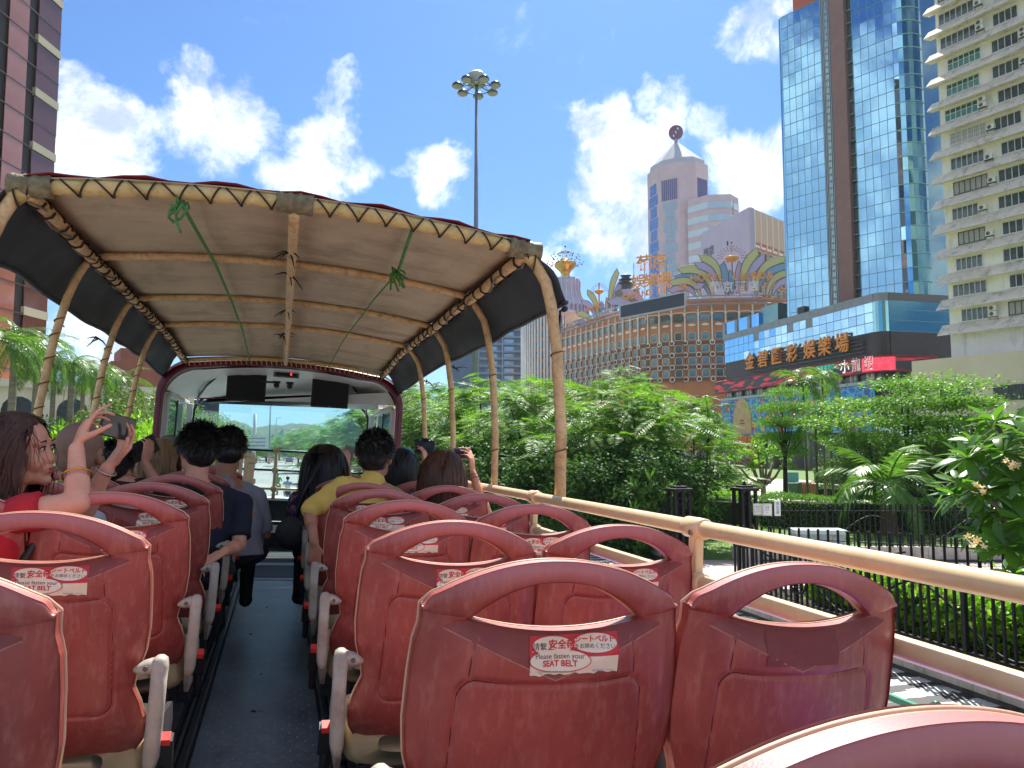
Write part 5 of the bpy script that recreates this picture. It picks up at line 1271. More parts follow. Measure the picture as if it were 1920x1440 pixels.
# --- hotel with curved lattice facade
hp = [(1046,254),(1100,236),(1150,221),(1212,208),(1258,203.5),(1335,200),(1420,199),(1500,200),(1570,203)]
HP = [dirpt(a, d) for a, d in hp]
hot = thing('curved_hotel', 'curved orange brown hotel with white lattice of ribs and rings', 'hotel', T(HP[0]))
h0 = HP[0]
orang = pm('hotel_orange', lin((216,140,90)), lin((200,122,78)), rough=.75, scale=.25, dirt=(lin((160,100,70)), .4, .5))
ivory = pm('hotel_ivory', lin((246,240,232)), lin((234,226,218)), rough=.6, scale=.6)
brownb = pm('hotel_brown_band', lin((140,84,66)), lin((124,72,56)), rough=.7, scale=.5)
winf = pm('hotel_window_frame', lin((206,198,176)), rough=.5); wing = pm('hotel_window_glass', lin((120,140,140)), lin((74,92,96)), rough=.1, scale=.35, metal=.4)
pts = []; 
for a, b in zip(HP, HP[1:]):
    n = max(1, round((b-a).length/ .9))
    for i in range(n): pts.append(a.lerp(b, i/n))
pts.append(HP[-1])
# even bays of 3.5 m
cum = [0]
for a, b in zip(pts, pts[1:]): cum.append(cum[-1]+(b-a).length)
def along(s):
    for i in range(len(cum)-1):
        if cum[i+1] >= s: return pts[i].lerp(pts[i+1], (s-cum[i])/max(1e-6,cum[i+1]-cum[i])), (pts[min(i+2,len(pts)-1)]-pts[max(i-1,0)]).normalized()
    return pts[-1], (pts[-1]-pts[-2]).normalized()
BAY = 3.45; NB = int(cum[-1]/BAY)
ZR1 = 31.4; ST = 3.2      # upper ring row, storey height
m = MB(); vs = []
for k in range(NB+1):
    p, t = along(k*BAY); nrm = V((t.y, -t.x, 0)); p = p - h0; vs += [(p.x, p.y, 3), (p.x, p.y, 43), (p.x-nrm.x*20, p.y-nrm.y*20, 43)]
m.add(vs, [(3*k, 3*k+3, 3*k+4, 3*k+1) for k in range(NB)] + [(3*k+1, 3*k+4, 3*k+5, 3*k+2) for k in range(NB)]); part(hot, 'wall', m, orang)
def bayM(k): 
    p, t = along(k*BAY); n = V((-t.y, t.x, 0)); p = p-h0
    return Matrix(((t.x, n.x, 0, p.x), (t.y, n.y, 0, p.y), (0,0,1,0), (0,0,0,1)))
m = MB(); m.bar((0,-.35,ZR1),(0,-.35,41.2),.30,.4,up=(0,1,0)); RIB = m.mesh('rib', ivory)
m = MB(); m.tube([(.62*math.cos(a), -.42, .62*math.sin(a)) for a in np.linspace(0, 2*math.pi, 15)], .15, 5, False); RING = m.mesh('ring', ivory, True)
m = MB(); m.bar((0,-.3,-ST+.75),(0,-.3,-.75),.24,.3,up=(0,1,0)); VL = m.mesh('lattice_post', pm('lattice_brown', lin((150,92,74)), rough=.7))
def octo(w, h, c): return [(-w+c,-h),(w-c,-h),(w,-h+c),(w,h-c),(w-c,h),(-w+c,h),(-w,h-c),(-w,-h+c)]
def frame_mesh(w, h, c, t, d, mat, name):
    m = MB(); o = octo(w, h, c); i = octo(w-t, h-t, c*.8); n = 8
    vs = [(x,-d,z) for x, z in o] + [(x,-d,z) for x, z in i] + [(x,0,z) for x, z in o] + [(x,0,z) for x, z in i]
    m.add(vs, [(k,(k+1)%n,n+(k+1)%n,n+k) for k in range(n)] + [(k,2*n+k,2*n+(k+1)%n,(k+1)%n) for k in range(n)] + [(n+k,n+(k+1)%n,3*n+(k+1)%n,3*n+k) for k in range(n)])
    return m.mesh(name, mat)
WF = frame_mesh(1.05, 1.1, .35, .16, .2, winf, 'window_frame'); m = MB(); m.prism([(x,-.06,z) for x, z in octo(.92,.97,.28)], (0,.05,0)); WG = m.mesh('window', wing)
m = MB(); m.ell((0,-.1,0),(1.0,0,0),(0,.12,0),(0,0,.36),12,6); PL = m.mesh('plaque', ivory, True)
m = MB(); m.tube([(0,-.4,-1.1),(.25,-.4,-.2),(.7,-.4,0),(BAY-.7,-.4,0),(BAY-.25,-.4,-.2),(BAY,-.4,-1.1)], .14, 5); ARC = m.mesh('arch_bracket', ivory, True)
m = MB(); m.box(-1.3,1.3,-.08,.02,-.95,.95); TW = m.mesh('top_window', wing)
m = MB(); m.box(-.1,BAY+.1,-.35,.0,-.3,.3); BD = m.mesh('band', brownb)
for k in range(NB):
    M0 = bayM(k); Mh = M0 @ T(BAY/2, 0, 0)
    put('rib', RIB, hot, M0)
    put('arch_bracket', ARC, hot, M0 @ T(0,0,39.4)); put('top_window', TW, hot, Mh @ T(0,0,38.0)); put('plaque', PL, hot, Mh @ T(0,0,36.1))
    for r in range(4):
        z = ZR1 - r*ST
        put('ring', RING, hot, M0 @ T(0,0,z)); 
        if k < 34: w = put('window', WG, hot, Mh @ T(0,0,z+(1.75 if r == 0 else 1.6))); put('window_frame', WF, w)
        if r < 3: put('lattice_post', VL, hot, M0 @ T(0,0,z))
        put('band', BD, hot, M0 @ T(0,0,z))
m = MB()
for zz, r in ((41.2,.22),(42.3,.16),(43.4,.16)): m.tube([tuple(bayM(k) @ V((0,-1.4,zz))) for k in range(NB+1)], r, 6)
part(hot, 'roof_rail', m, pm('hotel_rail', lin((150,152,160)), rough=.5))
for k in range(0, NB+1, 1):
    m = MB(); m.tube([tuple(bayM(k) @ V((0,-1.4,40.0))), tuple(bayM(k) @ V((0,-1.4,43.6)))], .12, 5); m.tube([tuple(bayM(k) @ V((0,-1.4,41.2))), tuple(bayM(k) @ V((0,.2,41.2)))], .1, 5); part(hot, 'roof_stanchion', m, pm('hotel_rail', lin((150,152,160))))
# --- feather sign on the hotel roof
fy, fb, fl = pm('sign_yellow', lin((206,200,140)), rough=.6), pm('sign_blue', lin((130,170,206)), rough=.6), pm('sign_lilac', lin((190,176,214)), rough=.6)
fedge = pm('sign_edge', lin((110,112,110)), rough=.6); gold2 = pm('sign_gold', lin((244,176,96)), lin((224,150,74)), rough=.5, scale=1)
def feather(parent, P0_, P1_, P2_, w, mat, y=0):
    """fountain ribbon: quadratic path in the sign plane, widening to a blunt slanted end"""
    n = 14; p0, p1, p2 = V(P0_), V(P1_), V(P2_); L_, R__ = [], []
    for i in range(n+1):
        t = i/n; c = p0*(1-t)**2 + p1*2*t*(1-t) + p2*t*t; d = (p1-p0)*2*(1-t) + (p2-p1)*2*t; q = V((-d.y, d.x)).normalized()
        ww = w*(.32+.68*math.sin(math.pi/2*min(1, t*1.15)))*(1-.25*max(0,t-.8)/.2); k = d.normalized()*(.5*w*max(0,t-.85)/.15)
        sg = 1 if p2.x < p0.x else -1
        L_.append(c+q*ww/2 + (k if sg < 0 else V((0,0)))); R__.append(c-q*ww/2 + (k if sg > 0 else V((0,0))))
    m = MB()
    for i in range(n):
        a, b, c, e = L_[i], L_[i+1], R__[i+1], R__[i]; m.add([(p.x, y+dy, p.y) for dy in (0,.35) for p in (e, c, b, a)], [(0,1,2,3),(7,6,5,4),(0,4,5,1),(2,6,7,3)])
    o = part(parent, 'feather', m, mat); m = MB(); lp = L_ + R__[::-1] + L_[:1]; m.tube([(p.x, y-.03, p.y) for p in lp], .10, 4); part(o, 'feather_edge', m, fedge)
def sign(px, d, label, W, feathers, yaw=0.0, z=None):
    p = dirpt(px, d); t = azpx(px); M = T(p.x, p.y, z or 43) @ RZ(-t+yaw)
    s = thing('roof_sign', label, 'roof sign', M, 'feathered signs along the hotel roof')
    for i, (A, B, C, w, mt) in enumerate(feathers): feather(s, A, B, C, w, mt, y=.12*(i%5))
    return s
S1 = sign(1380, 203, 'large pastel feather sign with gold hotel name and crown over the facade', 1, [((3,1),(2.2,8),(6.5,11.3),2.4,fy),((4,1),(4,7),(8.2,9.6),2.3,fl),((6,1),(7,9),(13.4,9.2),2.2,fy),((6,0),(8,7),(14.4,7.4),2.0,fb),((9,0),(10,5.6),(15.6,5.8),1.9,fy),((10.4,0),(11.5,3.6),(16,3.8),1.8,fl),
    ((-3,4),(-3.6,9.6),(-7.6,10.2),2.3,fy),((-3.4,2),(-4.2,8),(-8.6,8.2),2.3,fl),((-5,0),(-6.2,9),(-13,7),2.3,fy),((-5.8,0),(-8,7),(-14,5.2),2.0,fb),((-8.3,0),(-9.8,5.8),(-15.6,3.6),2.0,fy),((-9.6,0),(-11,3.6),(-16,1.6),1.9,fl),((-1.4,0),(-1.6,4),(-2.4,8),2.2,fb),((1.4,0),(1.6,4),(2.4,8),2.2,fl),((0,0),(0,3),(0,6),1.8,fb)], yaw=.15, z=hz(553,203))
for ch, x in zip('HOTEL LISBOA', [-8.8,-7.1,-5.5,-4.0,-2.6,0,.6,2.0,3.2,4.8,6.5,8.3]):
    if ch != ' ': lettering(S1, 'sign_letter', ch, 2.5, gold2, T(x*1.15, -.9, 4.7+.02*x), .2, .06)
for ch, x in zip('葡京酒店', (-4.6,-1.2,2.0,5.4)): lettering(S1, 'sign_letter', ch, 3.0, pm('sign_white', lin((216,222,222)), rough=.5), T(x, -.9, 1.9), .15, .05)
def crown(parent, x, z, r, mat, y=-.8, beads=14):
    m = MB(); m.lathe([(0,-.5*r),(.35*r,-.45*r),(.9*r,-.1*r),(r,.1*r),(.9*r,.28*r),(.5*r,.4*r),(0,.42*r)], 14, (x,y,z)); o = part(parent, 'crown', m, mat, True)
    m = MB()
    for i in range(beads):
        a = math.pi*i/(beads-1)
        for rr in (1.35, 1.65, 1.95): m.sph((x+r*rr*math.cos(a), y, z+.1*r+r*rr*.85*math.sin(a)), .09*r, 6, 4)
    part(o, 'crown_beads', m, pm('bead_dark', lin((120,70,60)), rough=.5))
crown(S1, 0, 9.6, 1.9, gold2)
m = MB(); m.tube([(0,-.8,5),(0,-.8,9)], .15, 6); m.tube([(0,-.8,10.5),(0,-.8,14)], .06, 5); m.sph((0,-.8,14),.3); part(S1, 'crown_stem', m, fedge)
S2 = sign(1135, 232, 'smaller feather sign climbing the far left end of the hotel roof', 1, [((2,1),(2,8),(4.6,12),2,fy),((3,0),(3.6,7),(7,9.6),2,fl),((3.4,-1),(5,6.5),(9.4,7.6),1.9,fb),((5,-1.5),(6.2,5),(11,5.6),1.9,fy),((6.4,-2),(8,2.6),(11.6,3),1.7,fl),((-2,-1),(-2.6,5),(-5.4,7),1.9,fy),((-2.6,-2),(-4,3.6),(-7.4,4.2),1.8,fl),((-3.6,-4),(-5,.6),(-9.2,.8),1.8,fy),((-4.6,-5),(-6,-1.6),(-10,-1.8),1.7,fl),((-.6,-3),(-.6,0),(-1.4,3),1.7,fb),((1,-3),(1,0),(1.4,4),1.7,fl)], yaw=-.5, z=hz(612,232)+4)
for ch, x in zip('HOTEL LISBOA', [-5,-4,-3,-2,-1.1,0,.6,1.5,2.3,3.3,4.4,5.5]):
    if ch != ' ': lettering(S2, 'sign_letter', ch, 1.7, gold2, T(x*1.1, -.9, 2.6+.25*x), .15, .05)
for ch, x in zip('葡京酒店', (-3,-1,1,3)): lettering(S2, 'sign_letter', ch, 2.0, pm('sign_white', lin((216,222,222))), T(x, -.9, -.6+.25*x), .15, .04)
crown(S2, -1.2, 6.6, 1.5, gold2); m = MB(); m.tube([(-1.2,-.8,3),(-1.2,-.8,9.4)], .3, 6); part(S2, 'crown_stem', m, gold2)
S3 = sign(1228, 209, 'stacked gold characters above the dark display board', 1, [((-4,0),(-7,4.6),(-12,3.6),2.2,fl),((-2,1),(-4,6),(-8,6),2.2,fl),((5,3),(7,7.5),(13,6),2.2,fl)], yaw=-.25, z=hz(585,209))
for ch, x in zip('葡京', (-2.0,2.2)): lettering(S3, 'sign_character', ch, 4.6, gold2, T(x, -1, 13.3), .2, .05)
for ch, x in zip('娛樂場', (-3.7,-.1,3.6)): lettering(S3, 'sign_character', ch, 4.2, gold2, T(x, -1, 8.3), .2, .05)
for i, ch in enumerate('CASINO LISBOA'):
    if ch != ' ': lettering(S3, 'sign_letter', ch, 2.3, gold2, T(-7.5+i*1.38, -1, 4.6+.12*i), .2, .05)
m = MB()
for x in (-5,-2,1,4): m.tube([(x,-.6,0),(x,-.6,14)], .1, 5)
part(S3, 'scaffold', m, fedge)
p = dirpt(1229, 200); db = thing('display_board', 'long dark display board with a pale frame on the hotel roof', 'display', T(p.x, p.y, hz(570,200)) @ RZ(-azpx(1229)-.30))
m = MB(); m.prism([(-9.4,0,-3.4),(8.6,0,-1.5),(8.6,0,2.6),(-9.4,0,.6)], (0,.4,0)); part(db, 'frame', m, pm('board_frame', lin((190,190,194))))
m = MB(); m.prism([(-9.0,-.05,-2.9),(8.2,-.05,-1.1),(8.2,-.05,2.2),(-9.0,-.05,.2)], (0,.04,0)); part(db, 'screen', m, pm('board_dark', lin((50,58,74)), rough=.3))
p = dirpt(1177, 226); vt = thing('roof_ventilator', 'dark stacked ventilator drum on the hotel roof', 'ventilator', T(p.x, p.y, hz(545,226)))
m = MB(); m.lathe([(1.2,0),(1.2,1.8),(2.2,2.2),(1.2,2.6),(1.2,3.0),(2.2,3.3),(1.2,3.7),(1.2,4.2),(1.7,4.5),(0,5)],14); part(vt, 'drum', m, pm('vent_dark', lin((48,56,66)), rough=.5)); m = MB(); m.box(-2.6,2.6,-2,2,-4,0); part(vt, 'plinth', m, fedge)
# --- round corner tower of the hotel with bell roof and gold crown
d = 268; p = dirpt(1030, d); rt = thing('round_tower', 'round hotel tower with ribbed bell roof under a gold crown', 'tower', T(p.x, p.y, 0))
zt = hz(595, d)
m = MB(); m.tube([(0,0,0),(0,0,zt)], 9.3, 32); part(rt, 'drum', m, orang, True)
lil = pm('tower_pale_lilac', lin((206,204,220)), lin((190,188,206)), rough=.6, scale=.5)
NW = 16
for k in range(NW):
    a = math.radians(-90-100 + 200*k/(NW-1)) - .1
    for dx in (-.055, .055):
        m = MB(); m.tube([(9.5*math.cos(a+dx), 9.5*math.sin(a+dx), 4),(9.5*math.cos(a+dx), 9.5*math.sin(a+dx), zt)], .34, 6); part(rt, 'rib', m, ivory, True)
    if k < NW-1:
        b = a + math.radians(100/(NW-1))
        for r in range(6):
            z = zt-3.6-r*3.6; m = MB(); m.ell((9.35*math.cos(b), 9.35*math.sin(b), z), (.65*math.sin(b)*-1,.65*math.cos(b),0),(.15*math.cos(b),.15*math.sin(b),0),(0,0,1.3),8,6); part(rt, 'window', m, wing)
m = MB(); m.lathe([(9.3,zt-1),(11.5,zt+.4),(11.6,zt+.9),(9,zt+2.2),(8.6,zt+2.2)], 40); part(rt, 'scalloped_eave', m, lil, True)
d2 = d; xo = dirpt(1062,d).x - p.x; yo = dirpt(1062,d).y - p.y; zb = hz(583,d)
m = MB(); m.lathe([(7.6,zb-6),(7.6,zb-1)], 28, (xo,yo,0)); part(rt, 'cornice', m, pm('cornice_cream', lin((214,200,170)), rough=.7), True)
m = MB(); m.lathe([(7.8,zb-1.2),(7.7,zb+1.6),(6.6,zb+3),(5.4,zb+5),(4.9,zb+7.5),(5.1,zb+10),(4.6,zb+11.2),(1.6,zb+11.6)], 28, (xo,yo,0)); part(rt, 'bell_roof', m, pm('bell_lilac', lin((176,182,200)), lin((160,166,186)), rough=.5, scale=.5), True)
for k in range(20):
    a = 2*math.pi*k/20; m = MB(); m.tube([(xo+r*math.cos(a), yo+r*math.sin(a), z) for r, z in ((7.9,zb),(7.8,zb+1.6),(6.8,zb+3),(5.6,zb+5),(5.1,zb+7.5),(5.3,zb+10),(4.8,zb+11.3))], .22, 5); part(rt, 'roof_rib', m, lil, True)
m = MB()
for k in range(30): a = 2*math.pi*k/30; m.tube([(xo+7.95*math.cos(a), yo+7.95*math.sin(a), zb-1.4),(xo+8.05*math.cos(a), yo+8.05*math.sin(a), zb+1.2)], .28, 5)
part(rt, 'louvre', m, pm('louvre_violet', lin((120,124,176)), rough=.5), kind='stuff')
crg = pm('crown_gold', lin((214,170,80)), rough=.25, metal=.8)
zc = zb+11.4; m = MB(); m.lathe([(1.7,zc),(1.5,zc+1.6),(1.9,zc+2.6),(3.6,zc+4.2),(3.9,zc+5),(3.5,zc+5.8),(1.9,zc+6.2),(1.7,zc+7),(0,zc+7.1)], 22, (xo,yo,0)); cr = part(rt, 'crown', m, crg, True)
m = MB()
for k in range(24):
    a = 2*math.pi*k/24
    for r, z in ((4.6,5),(5.6,5.2),(6.4,5.8),(4.2,7.4),(4.9,8.2),(2.6,8.8),(1.4,9.6)):
        if (k + int(r*3)) % 2: m.sph((xo+r*math.cos(a), yo+r*math.sin(a), zc+z), .26, 6, 4)
m.sph((xo,yo,zc+11.6),.4,6,4); part(cr, 'crown_beads', m, pm('bead_dark', lin((120,70,60))))
# --- pale slab hotel block behind, with octagonal windows on its right face
d = 262; A = dirpt(1416, d); lilw = pm('block_lilac_wall', lin((196,190,206)), lin((186,180,198)), rough=.8, scale=.1)
L1 = dirpt(1322, 296); R1 = dirpt(1530, 292)
zt = hz(388, d)
blk = thing('hotel_block', 'plain lilac slab block with a lattice of octagonal windows on one side', 'hotel', T(A))
a_ = L1-A; b_ = R1-A
m = MB(); m.prism([(0,0,20),(a_.x,a_.y,20),(a_.x+b_.x,a_.y+b_.y,20),(b_.x,b_.y,20)], (0,0,zt-20)); part(blk, 'wall', m, lilw)
tR = b_.normalized(); Mr = Matrix(((tR.x, -tR.y, 0, 0), (tR.y, tR.x, 0, 0), (0,0,1,0), (0,0,0,1))); wR = b_.length
m = MB(); m.box(-.0, 1.8, -.9, 0, 20, zt-.3); part(blk, 'corner_pier', m, pm('corner_grey', lin((170,168,184)), rough=.7), M=Mr)
m = MB(); m.box(1.8, wR, -.5, .0, 20, zt-12); part(blk, 'orange_wall', m, orang, M=Mr)
m = MB(); m.box(1.8, wR, -.9, .0, zt-12, zt-1); part(blk, 'top_frieze', m, pm('frieze_tan', lin((208,176,146)), rough=.7), M=Mr)
WF2 = frame_mesh(1.75,1.7,.6,.34,.5,pm('block_frame', lin((206,176,150)), rough=.7),'window_frame'); m = MB(); m.prism([(x,-.1,z) for x, z in octo(1.4,1.35,.45)], (0,.08,0)); WG2 = m.mesh('window', wing)
for i in range(int((wR-3)/4.1)):
    x = 4.2+i*4.1
    m = MB(); m.box(x-2.2,x-1.9,-1.0,-.5,zt-14,zt-1); part(blk, 'frieze_rib', m, ivory, M=Mr)
    m = MB(); m.box(x-1.3,x+1.3,-.7,-.52,zt-13.8,zt-13.0); part(blk, 'plaque', m, ivory, M=Mr)
    for r in range(11):
        w = put('window', WG2, blk, Mr @ T(x, -.55, zt-16.5-r*4.0)); put('window_frame', WF2, w)
for r in range(6):
    q = a_*.42; m = MB(); nrm = V((a_.y,-a_.x,0)).normalized(); 
    if nrm.dot(A) > 0: nrm = -nrm
    c = q + nrm*.1; m.obox((c.x,c.y,zt-9-r*6.2), a_.normalized()*.35, nrm*.12, (0,0,.8)); part(blk, 'slot_window', m, black)
m = MB(); 
for px_ in (-.3,.2): m.tube([(a_.x*.3+px_, a_.y*.3, zt),(a_.x*.3+px_, a_.y*.3, zt+5+px_*4)], .12, 5)
part(blk, 'aerial', m, fedge)
nrm = V((a_.y,-a_.x,0)).normalized(); 
if nrm.dot(A) > 0: nrm = -nrm
c = a_*.82 + nrm*.2; ta = (-a_).normalized(); lettering(blk, 'wall_characters', '葡京', 4.2, pm('char_grey', lin((120,116,130))), Matrix(((ta.x, -nrm.x, 0, c.x), (ta.y, -nrm.y, 0, c.y), (0,0,1,zt-9), (0,0,0,1))), .1, .04)
# --- pink stepped tower with pyramid roof and disc emblem
d = 400; C_ = dirpt(1278, d); zt = hz(318, d); S_ = d/1450
pt = thing('pyramid_tower', 'pink and blue tower with a grey pyramid roof carrying a maroon disc', 'tower', T(C_) @ RZ(-azpx(1278)))
pinkc = pm('tower_pink', lin((214,190,190)), lin((200,176,178)), rough=.7, scale=.2); paleg = pm('tower_pale_glass', lin((184,200,206)), lin((170,188,196)), rough=.15, scale=.3, metal=.3); blug = pm('tower_blue_glass', lin((96,150,200)), lin((110,164,206)), rough=.06, scale=.1, metal=.8)
pl = [(-15.5,4),(-9,-7.5),(1.5,-12),(9.5,-11),(16,-3),(16,16),(-15.5,16)]   # plan
m = MB(); m.prism([(x,y,0) for x, y in pl], (0,0,zt)); part(pt, 'shaft', m, pinkc)
def facegrid(a, b, z0, z1, mat, rows, cols, inset=.12, name='window_bay'):
    a = V(a); b = V(b); t = (b-a); L_ = t.length; t.normalize(); n = V((t.y, -t.x))
    for j in range(rows):
        zz0 = z0+(z1-z0)*j/rows; zz1 = z0+(z1-z0)*(j+1)/rows
        jog = (.09 if j % 2 else .0)*L_
        x0, x1 = L_*inset+jog, L_*(1-inset)-jog; p = a+t*x0+n*.12; q = a+t*x1+n*.12; g = (zz1-zz0)*.06
        m = MB(); m.add([(p.x,p.y,zz0+g),(q.x,q.y,zz0+g),(q.x,q.y,zz1-g),(p.x,p.y,zz1-g)], [(0,1,2,3)]); o = part(pt, name, m, mat)
        m = MB()
        for i in range(1, cols): w = p.lerp(q, i/cols); m.bar((w.x,w.y-.1,zz0),(w.x,w.y-.1,zz1),.12,.12,up=(0,1,0))
        for i in range(1,4): z_ = zz0+(zz1-zz0)*i/4; m.bar((p.x,p.y-.1,z_),(q.x,q.y-.1,z_),.1,.1)
        part(o, 'glazing_bar', m, pm('glazing_grey', lin((150,160,170))))
zb = hz(560, d)
facegrid(pl[0], pl[1], zb, zt-8, blug, 10, 5, .14); facegrid(pl[1], pl[2], zb, zt-20, paleg, 9, 5, .16); facegrid(pl[3], pl[4], zb+30, zt-22, paleg, 5, 6, .06)
facegrid(pl[2], pl[3], zb, zt-22, pinkc, 3, 1, .3)
for (a, b) in ((pl[1],pl[2]),(pl[3],pl[4])):
    a = V(a); b = V(b); m = MB(); n_ = V(((b-a).y, -(b-a).x)).normalized()
    for i in range(8): c = a.lerp(b, .16+.68*i/7)+n_*.2; m.obox((c.x,c.y,zt-14), (.35,0,0),(0,.2,0),(0,0,5.4))
    part(pt, 'louvre', m, pm('louvre_blue', lin((104,104,150))))
m = MB(); grp_ = [(x*.98, y*.98) for x, y in pl[:6]]+[(-15.2,15.7)]
zp = zt; low_ = [V((x*1.0,y*1.0,zp)) for x, y in [(-14,2),(-8,-6.5),(1,-10.5),(8.5,-9.6),(14.5,-2.5),(14.5,14),(-14,14)]]
mid_ = [V((p_.x*.98,p_.y*.98,zp+3)) for p_ in low_]; hi_ = [V((p_.x*.12,p_.y*.12+.5,zp+14.5)) for p_ in low_]
m.v=[];m.f=[];m.m=[]; loft([low_, mid_], m, True); loft([mid_, hi_], m, True); m.f.append(tuple(range(len(m.v)-7,len(m.v)))); m.m.append(0); part(pt, 'pyramid_roof', m, pm('pyramid_grey', lin((186,188,194)), lin((170,174,180)), rough=.5, scale=.15))
zq = zp+14.5; m = MB(); m.tube([(0,0,zq),(0,0,zq+2.4)], .9, 8); m.tube([(0,0,zq+9),(0,0,zq+12.5)], .13, 5); part(pt, 'mast', m, pm('mast_grey', lin((150,150,170))), True)
me_ = pm('emblem_maroon', lin((116,60,104)), rough=.4); m = MB(); zc = zq+5.8
m.tube([(3.0*math.cos(a), 0, zc+3.5*math.sin(a)) for a in np.linspace(0,2*math.pi,28)], .8, 8, False); em = part(pt, 'disc_emblem', m, me_, True)
m = MB(); m.ell((0,0,zc),(3.0,0,0),(0,.5,0),(0,0,3.5),20,8); part(em, 'disc_face', m, me_, True)
em_w = pm('emblem_white', (.75,.72,.78))
for x, z, a in ((1.0,1.9,-.2),(0,0,.0),(-1.1,-2.0,-.2)): m = MB(); m.ell((x,-.6,zc+z),(.45,0,0),(0,.25,0),(a,0,.7),10,6); part(em, 'disc_opening', m, em_w, True)
# lower wing to the right
d3 = 385; p3 = dirpt(1345, d3); pw = thing('stepped_wing', 'low banded pink wing stepping out beside the pyramid tower', 'tower wing', T(p3) @ RZ(-azpx(1345)))
z3 = hz(376, d3); m = MB(); m.prism([(-12,-3,0),(-2,-10,0),(9,-8,0),(13,0,0),(13,16,0),(-12,16,0)], (0,0,z3)); part(pw, 'shaft', m, pinkc)
for j in range(12):
    zz = z3-3.5-j*6.4; m = MB(); pw_ = [(-12.1,-3.1),(-2,-10.2),(9.1,-8.2),(13.2,0)]
    for a, b in zip(pw_, pw_[1:]): m.add([(*a,zz-3.4),(*b,zz-3.4),(*b,zz),(*a,zz)], [(0,1,2,3)])
    part(pw, 'window_band', m, paleg)
# --- grey-blue apartment tower seen under the flap
d = 330; p = dirpt(905, d); bt = thing('balcony_tower', 'slate blue apartment tower of many balconies glimpsed under the canopy flap', 'apartment tower', T(p) @ RZ(-azpx(905)))
slate = pm('slate_tower', lin((84,112,140)), lin((70,98,128)), rough=.4, scale=.1); zt = hz(560, d)
m = MB(); m.box(-14,-2,0,14,0,zt-12); m.box(-2,22,-4,16,0,zt); part(bt, 'shaft', m, slate)
for j in range(int(zt/3.1)-2):
    z = 4+j*3.1
    m = MB(); m.box(-1.5,21.5,-5.2,-4,z,z+.9); part(bt, 'balcony', m, pm('slate_rail', lin((110,138,160)), rough=.3))
    for x in (2,9,16): m = MB(); m.box(x,x+4,-4.12,-4.0,z+1,z+2.6); part(bt, 'window', m, pm('slate_glass', lin((150,180,196)), rough=.1, metal=.4))
m = MB(); m.box(-2.3,-1.6,-4.3,0,0,zt+1); m.box(8,8.5,-5.4,-4,0,zt); part(bt, 'pier', m, pm('slate_pier', lin((140,156,170))))
# --- cream apartment block on the right with sloping eaves
K = V((dirpt(1792,88).x, dirpt(1792,88).y)); fa = -.253; fd = V((-math.sin(fa), -math.cos(fa)))   # toward us
ap = thing('apartment_block', 'weathered cream apartment block with sloping concrete eaves and air conditioners', 'apartment block', frameM((K.x, K.y), fd))
# local x: toward us along facade; local y: into the building? make sure outward is -y
cream2 = pm('apartment_cream', lin((250,245,236)), lin((238,232,222)), rough=.85, scale=.6, dirt=(lin((160,148,128)), .8, .5, (1,1,.4)))
eavem = pm('eave_concrete', lin((240,228,208)), lin((220,206,186)), rough=.9, scale=.8, bump=.3, bscale=4, dirt=(lin((112,100,88)), 1.1, .85, (1,1,.35)))
FH = 2.95; zb = hz(624, 88); NF = 16; LA_ = 26
m = MB(); m.box(.0, LA_, .0, 14, zb-6, zb+NF*FH+2); part(ap, 'wall', m, cream2)
prof = [(0,.95),(-.25,.85),(-1.35,-.28),(-1.42,-.42),(-.2,-.18),(0,-.15)]
fr_w = pm('window_white_frame', lin((226,226,222)), rough=.5); gl = [pm('apartment_glass_grey', lin((96,110,116)), lin((60,72,78)), rough=.1, scale=1.3, metal=.3), pm('apartment_glass_teal', lin((50,110,100)), rough=.1, metal=.4), pm('curtain_pale', lin((190,190,186)), lin((150,150,150)), rough=.5, scale=3, stretch=(6,1,1))]
acm = pm('ac_white', lin((224,220,206)), rough=.5); acd = pm('ac_grille', lin((90,88,84)), rough=.6)
def acunit():
    m = MB(); m.box(-.42,.42,-.35,0,-.28,.28); a = m.mesh('air_conditioner', acm); m = MB(); m.tube([(-.1,-.36,0),(-.1,-.352,0)], .22, 14); b = m.mesh('fan_grille', acd); m = MB(); m.box(-.45,.45,-.38,0,-.34,-.29); m.bar((-.4,0,-.6),(-.4,-.36,-.32),.04,.04); m.bar((.4,0,-.6),(.4,-.36,-.32),.04,.04); c = m.mesh('bracket', acd); return a, b, c
AC = acunit()
def window(x, z, w, h, style):
    m = MB(); m.box(x-w/2,x+w/2,-.03,.02,z-h/2,z+h/2); o = part(ap, 'window', m, gl[style % 3])
    m = MB(); t = .05
    for zz in (z-h/2, z+h/2): m.box(x-w/2-t,x+w/2+t,-.10,-.02,zz-t,zz+t)
    n = max(2, round(w/.62))
    for i in range(n+1): xx = x-w/2+w*i/n; m.box(xx-t*.7,xx+t*.7,-.095,-.025,z-h/2+t,z+h/2-t)
    if style in (1, 4): m.box(x-w/2,x+w/2,-.094,-.026,z+.1,z+.16)
    part(o, 'window_frame', m, fr_w if style != 2 else acd)
    if style == 5:
        m = MB()
        for i in range(int(w/.2)+1): m.box(x-w/2+i*.2-.012,x-w/2+i*.2+.012,-.36,-.34,z-h/2,z+h/2)
        for q in range(4): m.box(x-w/2,x+w/2,-.37,-.35,z-h/2+q*h/3-.015,z-h/2+q*h/3+.015)
        part(o, 'window_cage', m, fr_w)
random.seed(21)
